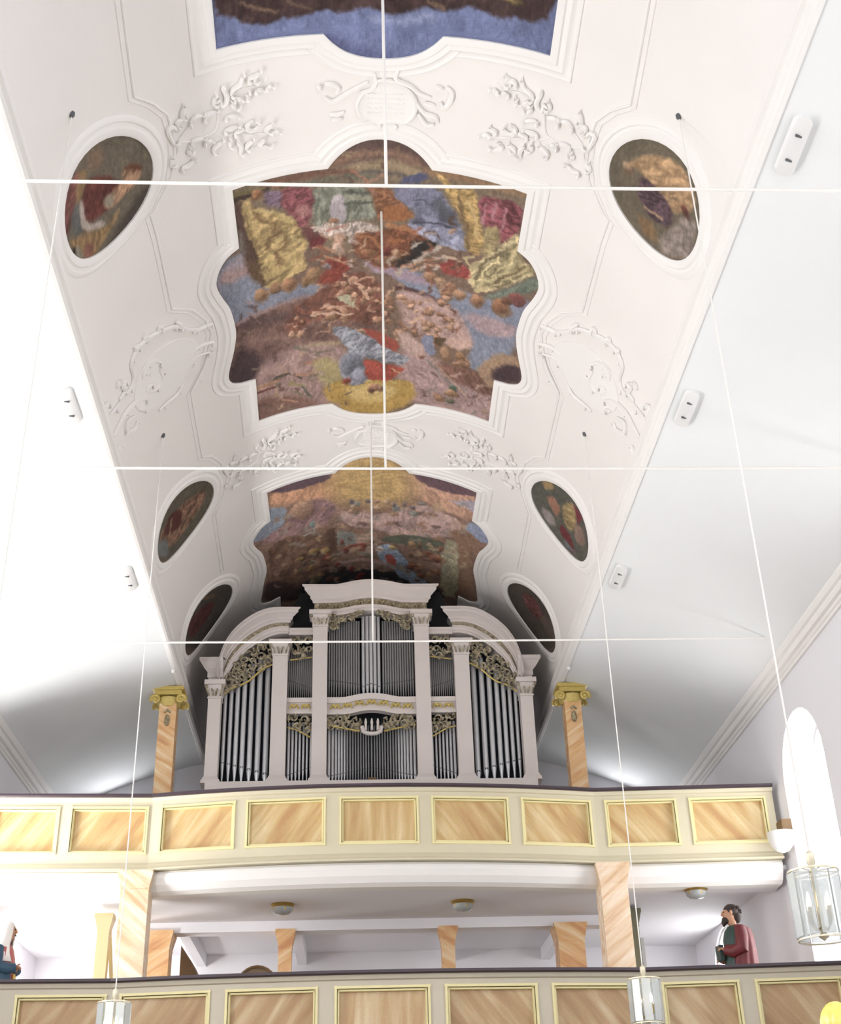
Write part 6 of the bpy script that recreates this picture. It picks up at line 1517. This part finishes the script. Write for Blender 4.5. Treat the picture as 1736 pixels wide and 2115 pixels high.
# pipes
def pipe(x,y,z0,zm,z1,r,m,parent=ORG,n=12):
    mb=MB(); mb.lathe((x,y,0),[(r*.28,z0),(r*.98,zm-r*.4),(r,zm),(r,z1)],n)
    mb.add([(x-r*.55,y-r*.86,zm),(x+r*.55,y-r*.86,zm),(x+r*.55,y-r*1.04,zm+r*.55),(x-r*.55,y-r*1.04,zm+r*.55)],[(0,1,2,3)],1)
    mb.add([(x-r*.75,y-r*.80,zm-r*.1),(x+r*.75,y-r*.80,zm-r*.1),(x+r*.75,y-r*1.03,zm+r*.02),(x-r*.75,y-r*1.03,zm+r*.02)],[(0,1,2,3)],1)
    return mb.build('pipe',[m,m_lip],parent,smooth=True,fix=False)
for s in(-1,1):
    # big towers: seven pipes growing towards the centre
    xs=[2.425,2.325,2.22,2.11,1.99,1.865,1.735]; rs=[.032,.034,.037,.040,.043,.046,.047]
    for k in range(7):
        zm=8.27-.033*k; pipe(s*xs[k],OY+.12-.05*math.sin(PI*k/6),7.90,zm,9.55+.085*k+.1,rs[k],m_tin)
    # lower narrow fields: seven pipes, mouths rising towards the centre
    for k in range(7):
        x=1.36-.06*k+ (0 if k<7 else 0); pipe(s*x,OY+.10,7.90,8.05+.022*k,8.95,.025-.0012*k,m_tin,n=10)
    # upper narrow fields
    for k in range(12):
        x=1.385-.034*k; pipe(s*x,OY+.14,9.32,9.70-.012*k,10.25,.0150,m_tin_shade,n=8)
    # lower centre: pipes shrinking and receding towards the middle
    for k in range(15):
        t=k/14; x=.70-.65*t**.92; r=.024-.010*min(1,t*1.6); pipe(s*x,OY+.08+.28*t,7.90+.10*t,8.02+.22*t,8.98,r,m_tin if k<6 else m_tin_shade,n=8)
    # upper centre
    for k in range(13):
        x=.71-.042*k; pipe(s*x,OY+.14,9.34,9.70-.006*k,10.80,.0175,m_tin_shade,n=8)
pipe(0,OY+.38,8.0,8.25,8.98,.016,m_tin_shade,n=8)
for k,x in enumerate((-.13,-.065,0,.065,.13)): pipe(x,OY+.10-.03*(k%4>0),9.36,9.60-.02*abs(k-2),10.86,.029,m_tin)
# backing boards and case body
mb=MB(); mb.box((0,OY+.48,9.2),(5.1,.04,2.7)); mb.build('backing_board',m_dark,ORG)
mb=MB(); prof=[(-2.60,7.6),(-2.60,9.75),(-2.45,10.0),(-2.2,10.45),(-1.9,10.75),(-1.25,10.85),(-.95,10.88),(-.95,11.1),(.95,11.1),(.95,10.88),(1.25,10.85),(1.9,10.75),(2.2,10.45),(2.45,10.0),(2.60,9.75),(2.60,7.6)]
mb.prism(prof,OY+.55,OY+1.9); mb.build('case_body',m_black,ORG)
for s in(-1,1): MB().box((s*2.64,OY+.32,8.75),(.05,.62,1.9)).build('side_panel',m_case,ORG)
for s in(-1,1):
    g=MB(); g.prism([(s*.97,10.56),(s*1.40,10.56),(s*1.40,10.70),(s*1.33,10.80),(s*1.34,10.95),(s*1.38,11.05),(s*1.30,11.22),(s*1.22,11.40),(s*.97,11.30)],OY+.22,OY+.5); g.build('dark_shoulder_cloth',m_black,ORG)  # added black block that keeps the gap beside the shoulder dark
MB().box((0,OY+.2,6.955),(5.3,.9,1.81)).build('plinth',m_case,ORG)
MB().box((0,OY+.1,7.95),(.14,.10,.09)).build('small_brown_box',m_wood,ORG,label='small brown box at the foot of the centre pipes')

# ------------------------------------------------------------------ gallery columns with scroll capitals
def column(x,y,z0,z1,m,label):
    e=empty('gallery_column',(x,y,z0),label,'column')
    MB().box((x,y,(z0+z1-.26)/2),(.27,.27,z1-.26-z0)).build('shaft',m,e)
    MB().box((x,y,z0+.06),(.36,.36,.12)).build('base',m,e)
    c=MB().box((x,y,z1-.035),(.50,.50,.06)).box((x,y,z1-.10),(.42,.42,.07)); c.build('abacus',m_gold,e)
    for sx in(-1,1):
        for sy in(-1,1):
            g=MB(); pts=[]
            for k in range(15):
                a=k*.62; rr=.085*(1-k/17); pts.append((x+sx*(.20+rr*math.cos(a-.6)),y+sy*.17,z1-.20+rr*math.sin(a-.6)))
            g.tube(pts,.026,6); g.ball((x+sx*.20,y+sy*.18,z1-.20),.035,8); g.build('volute',m_gold,e,smooth=True)
    MB().lathe((x,y,z1-.30),[(.16,0),(.19,.06),(.20,.14)],12).build('necking',m_gold,e,smooth=True)
    o=MB().ball((x,y-.15,z1-.55),(.045,.03,.10)).tube([(x-.05,y-.15,z1-.42),(x,y-.17,z1-.38),(x+.05,y-.15,z1-.42)],.018,6).build('hanging_ornament',m_goldpale,e,smooth=True)
    return e
column(-3.27,19.6,6.05,9.33,m_colL,'marbled column with gold scroll capital left of the organ'); column(3.27,19.6,6.05,9.33,m_colR,'marbled column with gold scroll capital right of the organ')

# ------------------------------------------------------------------ galleries
def ploft(name,path,prof,m,parent,kind=None):
    """sweep a (forward,z) profile along a plan path [(x,y)] running left to right, forward = towards the altar (-y)"""
    P=[Vector(p) for p in path]; rows=[]
    for k,p in enumerate(P):
        if 0<k<len(P)-1:
            a=(p-P[k-1]).normalized(); b=(P[k+1]-p).normalized(); t=(a+b).normalized(); kk=1/max(.5,t.dot(a))
        else: t=((P[1]-P[0]) if k==0 else (P[-1]-P[-2])).normalized(); kk=1
        n=Vector((t.y,-t.x))
        rows.append([(p.x+n.x*d*kk,p.y+n.y*d*kk,z) for d,z in prof])
    mb=MB(); mb.grid(rows,closed=True); n=len(prof); mb.f+= [tuple(range(n)),tuple(len(mb.v)-1-i for i in range(n))]; mb.m+=[0,0]
    return mb.build(name,m,parent,kind=kind)
def gallery(yk,yc,ys,kx,zr,xe,panels,label,mc):
    path=[(-xe,ys),(-kx,yk)]+[(x,yc+(yk-yc)*(abs(x)/kx)**2) for x in np.linspace(-kx,kx,17)[1:-1]]+[(kx,yk),(xe,ys)]
    Y=lambda x: float(np.interp(x,[p[0] for p in path],[p[1] for p in path]))
    e=empty('gallery_parapet',(0,yc,zr-1.05),label,'parapet')
    ploft('handrail',path,[(-.16,zr-.045),(.08,zr-.045),(.10,zr-.03),(.10,zr),(-.16,zr)],m_rail,e)
    ploft('top_rail',path,[(-.10,zr-.17),(.0,zr-.17),(.0,zr-.10),(.03,zr-.09),(.05,zr-.045),(-.10,zr-.045)],mc,e)
    zt,zb=zr-.17,zr-.82
    ploft('bottom_rail',path,[(-.10,zr-1.07),(.0,zr-1.07),(.0,zb),(-.10,zb)],mc,e)
    ploft('base_moulding',path,[(-.02,zr-1.07),(.09,zr-1.07),(.09,zr-1.045),(.06,zr-1.02),(.03,zr-.98),(.0,zr-.95)],mc,e)
    ploft('back_board',path,[(-.16,zr-1.07),(-.09,zr-1.07),(-.09,zr-.045),(-.16,zr-.045)],mc,e)
    edges=[-xe]+[v for p in panels for v in p]+[xe]
    for i in range(0,len(edges),2):
        a,b=edges[i],edges[i+1]
        if b-a<.03: continue
        sp=[(a,b)] if not any(a<k<b for k in(-kx,kx)) else ([(a,-kx),(-kx,b)] if a<-kx<b else [(a,kx),(kx,b)])
        mb=MB()
        for a_,b_ in sp:
            A=Vector((a_,Y(a_)));B=Vector((b_,Y(b_))); rz=math.atan2(B.y-A.y,B.x-A.x); n=Vector((math.sin(rz),-math.cos(rz))); c=(A+B)/2-n*.05
            mb.box((c.x,c.y,(zt+zb)/2),((B-A).length,.10,zt-zb),rz)
        mb.build('stile',mc,e)
    for i,(a,b) in enumerate(panels):
        A=Vector((a,Y(a)));B=Vector((b,Y(b))); rz=math.atan2(B.y-A.y,B.x-A.x); n=Vector((math.sin(rz),-math.cos(rz))); t=Vector((math.cos(rz),math.sin(rz))); c=(A+B)/2; w_=(B-A).length
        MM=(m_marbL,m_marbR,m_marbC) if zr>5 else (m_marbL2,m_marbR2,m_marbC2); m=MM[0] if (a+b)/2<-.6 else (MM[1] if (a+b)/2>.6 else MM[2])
        q_=c-n*.075; p=MB().box((q_.x,q_.y,(zt+zb)/2),(w_,.02,zt-zb),rz).build('panel',m,e)
        fr=MB(); fw=.028
        for sgn in(-1,1):
            q2=c+n*.004+t*sgn*(w_/2-.004); fr.box((q2.x,q2.y,(zt+zb)/2),(fw,.03,zt-zb+fw),rz)
            q2=c-n*.04+t*sgn*(w_/2-.035); fr.box((q2.x,q2.y,(zt+zb)/2),(.02,.06,zt-zb-.03),rz)
            zz=(zt if sgn>0 else zb); fr.box((c.x+n.x*.005,c.y+n.y*.005,zz-sgn*.004),(w_+fw,.032,fw),rz); q3=c-n*.04; fr.box((q3.x,q3.y,zz-sgn*.035),(w_-.05,.06,.02),rz)
        fr.build('panel_frame',m_yellow,p)
    return e,path,Y
UPP=[(-5.30,-4.41),(-4.25,-3.19),(-3.00,-1.96),(-1.79,-.70),(-.49,.59),(.79,1.87),(2.07,3.08),(3.30,4.31),(4.51,5.60)]
g1,pathU,YU=gallery(17.84,17.48,17.72,3.14,7.06,5.72,UPP,'upper gallery parapet with marbled panels, below the organ',m_cream)
LOP=[(-5.30,-4.36),(-4.16,-3.16),(-2.99,-1.96),(-1.77,-.73),(-.52,.56),(.75,1.81),(2.0,3.04),(3.32,4.21),(4.41,5.42)]
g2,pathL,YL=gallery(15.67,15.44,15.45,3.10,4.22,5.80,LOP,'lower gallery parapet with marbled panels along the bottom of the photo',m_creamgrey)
# white rounded fascia beam under the upper parapet
ploft('trim_30',[(x,y+.12) for x,y in pathU],[(-.30,5.99),(.07,5.99),(.09,5.96),(.09,5.90),(.05,5.82),(-.02,5.74),(-.10,5.70),(-.30,5.70)],m_stucco,None,'structure')
# upper gallery slab, soffits, joists
def slab(name,pts,z0,z1,m,kind='structure'):
    n=len(pts); mb=MB(); mb.add([(x,y,z0) for x,y in pts]+[(x,y,z1) for x,y in pts],[tuple(range(n)),tuple(range(2*n-1,n-1,-1))]+[(i,(i+1)%n,(i+1)%n+n,i+n) for i in range(n)]); return mb.build(name,m,kind=kind)
slab('floor_upper_gallery',[(x,y+.10) for x,y in pathU]+[(5.81,YB),(-5.81,YB)],5.97,6.05,m_floor)
slab('ceiling_front_soffit',[(x,y+.30) for x,y in pathU]+[(5.81,18.5),(3.5,18.5),(3.5,19.9),(-3.5,19.9),(-3.5,18.5),(-5.81,18.5)],5.72,5.80,m_wall)
slab('ceiling_under_gallery',[(-5.81,17.9),(5.81,17.9),(5.81,YB),(-5.81,YB)],5.90,5.96,m_wall)
MB().box((0,20.0,5.72),(7.2,.30,.30)).build('trim_31',m_wall,kind='structure')
for x in(-2.95,-1.2,1.35,3.1): MB().box((x,21.8,5.80),(.16,3.4,.20)).build('joist',m_wall,kind='structure')
slab('floor_lower_gallery',[(x,y+.10) for x,y in pathL]+[(5.81,YB),(-5.81,YB)],3.0,3.15,m_floor)
# pillars between the galleries
def pillar(x,y,w_,z0,z1,m,label,cap=True,grp=None,d=None):
    e=empty('pillar',(x,y,z0),label,'pillar',grp); d=d or w_
    MB().box((x,y,(z0+z1)/2-.1),(w_,d,z1-z0-.2)).build('shaft',m,e)
    c=MB().frustum((x,y,z1-.28),(w_,d),(w_+.02,d+.02),.03).frustum((x,y,z1-.25),(w_+.00,d+.00),(w_+.09,d+.09),.19).box((x,y,z1-.03),(w_+.10,d+.10,.06)); c.build('capital',m,e); return e
pillar(-3.28,17.95,.38,3.15,5.99,m_pilL,'thick marbled pillar in strong light under the left bend of the upper gallery')
pillar(3.30,17.95,.38,3.15,5.99,m_pil,'thick marbled pillar under the right bend of the upper gallery')
pillar(-3.22,19.98,.36,3.15,5.60,m_colR,'marbled pillar right behind the thick left pillar'); pillar(2.98,19.98,.40,3.15,5.60,m_colL,'marbled pillar just left behind the thick right pillar')
pillar(-1.33,19.98,.20,3.15,5.60,m_colR,'thin marbled pillar left of centre under the upper gallery'); pillar(1.12,19.98,.20,3.15,5.60,m_colL,'thin marbled pillar right of centre under the upper gallery')
m_post_shade=mat('olive_paint',(120,118,92),.5); MB().box((4.17,20.3,4.3),(.05,.05,2.3)).build('white_post',m_metalw,label='thin white upright beside the narrow olive post',cat='post')  # olive holds the post's shade; white strip added for its lit edge
m_cr2=mat('cream_post',(214,196,150),.5)
pillar(4.01,20.2,.18,3.15,5.86,m_post_shade,'narrow olive post right of the thick right pillar'); pillar(-3.98,19.6,.17,3.15,5.80,m_cr2,'narrow cream post left of the thick left pillar')
o=MB().box((0,0,0),(.05,.05,2.1)).build('brace',m_cr2); o.location=(-3.80,19.75,4.55); o.rotation_euler=(0,-.12,0); tag(o,'thin slanting cream brace beside the narrow cream post','brace')
# round headed wooden screen and tall cupboard on the lower gallery
e=empty('arched_screen',(-1.62,18.3,3.15),'round topped brown wooden screen on the lower gallery','screen')
P=[(-1.62-.27,3.15)]+[(-1.62-.27*math.cos(PI*k/12),4.52+.27*math.sin(PI*k/12)) for k in range(13)]+[(-1.62+.27,3.15)]
MB().prism(P,18.28,18.34).build('board',m_wood,e); MB().tube([(x,18.27,z) for x,z in P],.02,6).build('edge_moulding',m_wood,e)
e=empty('cupboard',(-2.75,21.0,3.15),'tall dark brown cupboard behind the left marbled pillar','cupboard')
MB().prism([(-2.98,3.15),(-2.98,5.55),(-2.80,5.30),(-2.72,5.15),(-2.72,3.15)],20.7,21.3).build('body',m_wood,e); MB().box((-2.85,20.69,4.2),(.18,.02,1.6)).build('door',m_wood,e)
# ceiling lamps under the gallery
def clamp(x,y,z,label):
    e=empty('ceiling_lamp',(x,y,z),label,'ceiling lamp','round brass and glass ceiling lamps under the upper gallery')
    MB().lathe((x,y,z),[(.17,0),(.175,-.02),(.15,-.05),(.0,-.05)],18).build('mount',m_brass,e,smooth=True)
    MB().lathe((x,y,z-.05),[(.15,0),(.14,-.05),(.10,-.085),(.03,-.10)],18).build('glass_bowl',m_glass,e,smooth=True)
    for k in range(5): a=2*PI*k/5; MB().ball((x+.13*math.cos(a),y+.13*math.sin(a),z-.07),(.022,.022,.03),8).build('glass_drop',m_brass,e,smooth=True)
clamp(-1.32,18.75,5.72,'brass and glass ceiling lamp left of centre on the front soffit'); clamp(1.27,18.75,5.72,'brass and glass ceiling lamp right of centre on the front soffit')
clamp(-2.18,20.9,5.90,'ceiling lamp behind the beam, nearest the left marbled pillar'); clamp(-.05,20.9,5.90,'ceiling lamp behind the beam in the middle bay'); clamp(2.1,20.9,5.90,'ceiling lamp behind the beam, nearest the right marbled pillar')
clamp(4.55,18.2,5.72,'ceiling lamp on the soffit right of the thick right pillar')
# wall sconces
def sconce(s,label):
    x=5.72*s;y=17.35;z=6.35; e=empty('wall_sconce',(x,y,z),label,'wall lamp','white bowl wall lamps at the gallery ends')
    MB().box((x-s*.03,y,z),(.14,.24,.16)).build('bracket',m_wood,e)
    MB().lathe((x-s*.10,y,z-.36),[(.02,0),(.09,.03),(.15,.10),(.185,.20),(.19,.28),(.17,.28)],18).build('bowl',m_metalw,e,smooth=True)
sconce(1,'white bowl wall lamp at the right end of the upper parapet')
# altar-side gilded knob at the lower right corner
e=empty('staff_finial',(1.30,4.5,2.0),'bright yellow rounded finial at the bottom right corner','finial')
MB().lathe((1.30,4.5,0),[(.02,0),(.02,2.08)],10).build('staff',m_wood,e,smooth=True)
m_yel=mat('bright_yellow_gloss',(240,232,120),.2)
mb=MB(); n=24; rows=[]
for k in range(13):
    a=-PI/2+PI*k/12; rows.append([(1.30+.056*math.cos(a)*(1+.10*math.cos(6*2*PI*i/n))*math.cos(2*PI*i/n),4.5+.062*math.cos(a)*(1+.10*math.cos(6*2*PI*i/n))*math.sin(2*PI*i/n),2.155+.080*math.sin(a)) for i in range(n)])
mb.grid(rows,closed=True); mb.build('knob',m_yel,e,smooth=True)
# ------------------------------------------------------------------ painted saint statues on the lower gallery
m_flesh=mat('painted_flesh',(186,140,112),.5); m_red=mat('deep_red_robe',(104,30,36),.55,noise=.3,nscale=6); m_green=mat('dark_green_tunic',(44,66,62),.6,noise=.3,nscale=6)  # robe red darkened to carry the statue's backlit shade
m_hair=mat('dark_hair',(48,36,32),.7); m_blue=mat('blue_cloak',(44,78,104),.55,noise=.35,nscale=6); m_veil=mat('white_veil',(236,230,226),.6); m_rose=mat('rose_dress',(176,96,92),.6); m_gilt=mat('gilded_hem',(196,164,92),.4,.4)
def skinned(name,joints,edges,m,parent,levels=1,root=0):
    me=D.meshes.new(name); off=wloc(parent)
    me.from_pydata([Vector(j[0])-off for j in joints],edges,[]); o=D.objects.new(name,me); COL.objects.link(o); o.parent=parent
    me.materials.append(m)
    md=o.modifiers.new('skin','SKIN'); md.use_smooth_shade=True; md.branch_smoothing=.4
    for i,j in enumerate(joints):
        r=j[1] if isinstance(j[1],tuple) else (j[1],j[1]); me.skin_vertices[0].data[i].radius=r; me.skin_vertices[0].data[i].use_root=(i==root)
    sb=o.modifiers.new('subd','SUBSURF'); sb.levels=levels; sb.render_levels=levels+1; return o
def statue(x0,y0,z0,H,s,who):
    label={'man':'statue of a bearded man in red robe over dark tunic on the lower gallery','woman':'statue of a woman in white veil and blue cloak on the lower gallery at left'}[who]
    e=empty('saint_statue',(x0,y0,z0-.33),label,'statue')
    MB().frustum((x0,y0,z0-.33),(.56,.56),(.50,.50),.06).box((x0,y0,z0-.15),(.44,.44,.24)).frustum((x0,y0,z0-.04),(.46,.46),(.52,.52),.04).build('pedestal',m_wood,e)
    P=lambda f,y,z:(x0+s*f*H,y0+y*H,z0+z*H)
    J=[];E=[]
    def j(f,y,z,r,par=None):
        J.append((P(f,y,z),(r[0]*H,r[1]*H) if isinstance(r,tuple) else r*H)); 
        if par is not None: E.append((par,len(J)-1))
        return len(J)-1
    pel=j(0,0,.53,.075); sp=j(-.01,0,.64,.068,pel); ch=j(-.015,0,.745,.078,sp); nk=j(.0,0,.835,.034,ch); hd=j(.022,0,.885,.047,nk); h2=j(.03,0,.935,.056,hd); j(.022,0,.968,.040,h2)
    lean=.10
    for q in(-1,1):
        sh=j(-.01,q*.095,.795,.042,ch); el=j(.01,q*.125,.655,.032,sh); wr=j(.095,q*.05 if who=='woman' else q*.055,.66 if who=='woman' else (.60 if q>0 else .66),.019,el)
        hx,hy,hz=(.125 if who=='man' else .105),(.02*q if who=='woman' else q*.04),(.675 if who=='woman' else (.595 if q>0 else .665))
        pm=j(hx,hy,hz,(.020,.012),wr)
        for k,(dy,L,up) in enumerate(((-.016,.040,.0),(-.006,.046,.004),(.004,.044,.004),(.013,.036,.0))):
            a=j(hx+L*.5,hy+dy*.9,hz+up,.0058,pm); j(hx+L*.75,hy+dy,hz+up-.016,.005,a)
        a=j(hx+.012,hy-q*.018,hz+.014,.006,pm); j(hx+.030,hy-q*.020,hz+.022,.005,a)
        hp=j(.0,q*.045,.49,.062,pel); kn=j(.02,q*.05,.27,.042,hp); an=j(-.005,q*.05,.045,.026,kn); j(.07,q*.058,.02,.022,an)
    skinned('body',J,E,m_flesh,e)
    # face features
    g=MB(); g.tube([P(.070,0,.945),P(.082,0,.920),P(.070,0,.910)],[.007*H,.010*H,.008*H],6); 
    for q in(-1,1): g.ball(P(.024,q*.056,.93),(.012*H,.006*H,.018*H),8)
    g.build('nose_and_ears',m_flesh,e,smooth=True)
    g=MB()
    for q in(-1,1): g.ball(P(.073,q*.021,.938),(.006*H,.008*H,.005*H),8)
    g.tube([P(.074,-.014,.896),P(.080,0,.895),P(.074,.014,.896)],.004*H,5); g.build('eyes_and_mouth',m_hair,e,smooth=True)
    def cloth(name,st,m,a0=0,a1=2*PI,fold=.06,nf=9,seed=0,n=56,th=0):
        rows=[];closed=abs(a1-a0-2*PI)<1e-3
        for (z,cf,rf,ry) in st:
            r=[]
            for i in range(n if closed else n+1):
                a=a0+(a1-a0)*i/n; k=1+fold*math.sin(nf*a+seed+z*5)*min(1,(1.0-z)*1.8)
                r.append(P(cf+rf*k*math.cos(a),ry*k*math.sin(a),z))
            rows.append(r)
        mb=MB(); mb.grid(rows,closed=closed); o=mb.build(name,m,e,smooth=True)
        so=o.modifiers.new('thick','SOLIDIFY'); so.thickness=.010*H; so.offset=0; return o
    if who=='man':
        cloth('tunic',[(.03,.01,.11,.13),(.25,.01,.105,.125),(.45,.01,.10,.12),(.56,.005,.092,.11),(.66,.0,.088,.108),(.74,-.005,.092,.115),(.80,-.005,.075,.10),(.83,.0,.045,.055)],m_green,seed=1)
        cloth('robe',[(.04,-.015,.12,.155),(.25,-.015,.12,.15),(.45,-.02,.115,.15),(.56,-.025,.108,.145),(.66,-.03,.10,.142),(.74,-.03,.095,.138),(.80,-.03,.085,.115),(.835,-.02,.05,.065)],m_red,.75,2*PI-.75,.05,11,2)
        for q in(-1,1):
            mb=MB(); mb.tube([P(-.015,q*.10,.80),P(-.01,q*.128,.73),P(.0,q*.138,.655),P(.06,q*.10,.635),P(.105,q*.06,.61 if q>0 else .655)],[.045*H,.050*H,.052*H,.048*H,.040*H],12); mb.build('sleeve',m_red,e,smooth=True)
        g=MB(); g.ball(P(.005,0,.948),(.062*H,.060*H,.055*H),14); g.ball(P(-.025,0,.905),(.042*H,.052*H,.050*H),12)
        for k in range(14): a=k*2.4; g.ball(P(.0+.05*math.cos(a)-.01,.05*math.sin(a),.955+.018*math.sin(k)),(.018*H,.018*H,.016*H),6)
        g.build('hair',m_hair,e,smooth=True)
        g=MB(); g.ball(P(.052,0,.882),(.030*H,.036*H,.030*H),10); g.tube([P(.06,0,.885),P(.075,0,.855),P(.078,0,.835)],[.026*H,.020*H,.006*H],8); g.build('beard',m_hair,e,smooth=True)
        MB().box(P(.135,.0,.64),(.03*H,.09*H,.11*H),.1).build('book',m_green,e)
    else:
        cloth('dress',[(.03,.01,.11,.12),(.25,.01,.10,.115),(.45,.01,.095,.11),(.56,.005,.082,.10),(.66,.0,.080,.10),(.74,-.005,.085,.108),(.80,-.005,.07,.095),(.83,.0,.042,.05)],m_rose,seed=1)
        cloth('cloak',[(.04,-.03,.15,.16),(.25,-.03,.15,.155),(.45,-.03,.14,.15),(.56,-.035,.128,.145),(.66,-.04,.118,.14),(.74,-.045,.108,.135),(.80,-.045,.085,.112),(.83,-.04,.06,.08)],m_blue,.35,2*PI-.35,.05,11,2)
        cloth('veil',[(.70,-.01,.115,.118),(.76,-.02,.10,.112),(.82,-.01,.075,.088),(.86,.0,.068,.076),(.91,.005,.070,.074),(.955,.008,.064,.066),(.985,.012,.040,.042),(.998,.014,.006,.006)],m_veil,.62,2*PI-.62,.03,7,1)
        for q in(-1,1):
            mb=MB(); mb.tube([P(-.015,q*.10,.80),P(-.01,q*.125,.73),P(.0,q*.135,.655),P(.06,q*.09,.65),P(.105,q*.05,.66)],[.042*H,.047*H,.050*H,.042*H,.034*H],12); mb.build('sleeve',m_blue,e,smooth=True)
        mb=MB(); mb.tube([P(.10,-.02,.62),P(.12,-.03,.5),P(.125,-.03,.36)],[.012*H,.018*H,.02*H],8); mb.build('gilded_hem',m_gilt,e,smooth=True)
    return e
statue(4.60,16.75,3.48,1.70,-1,'man'); statue(-4.66,16.7,3.42,1.70,1,'woman')
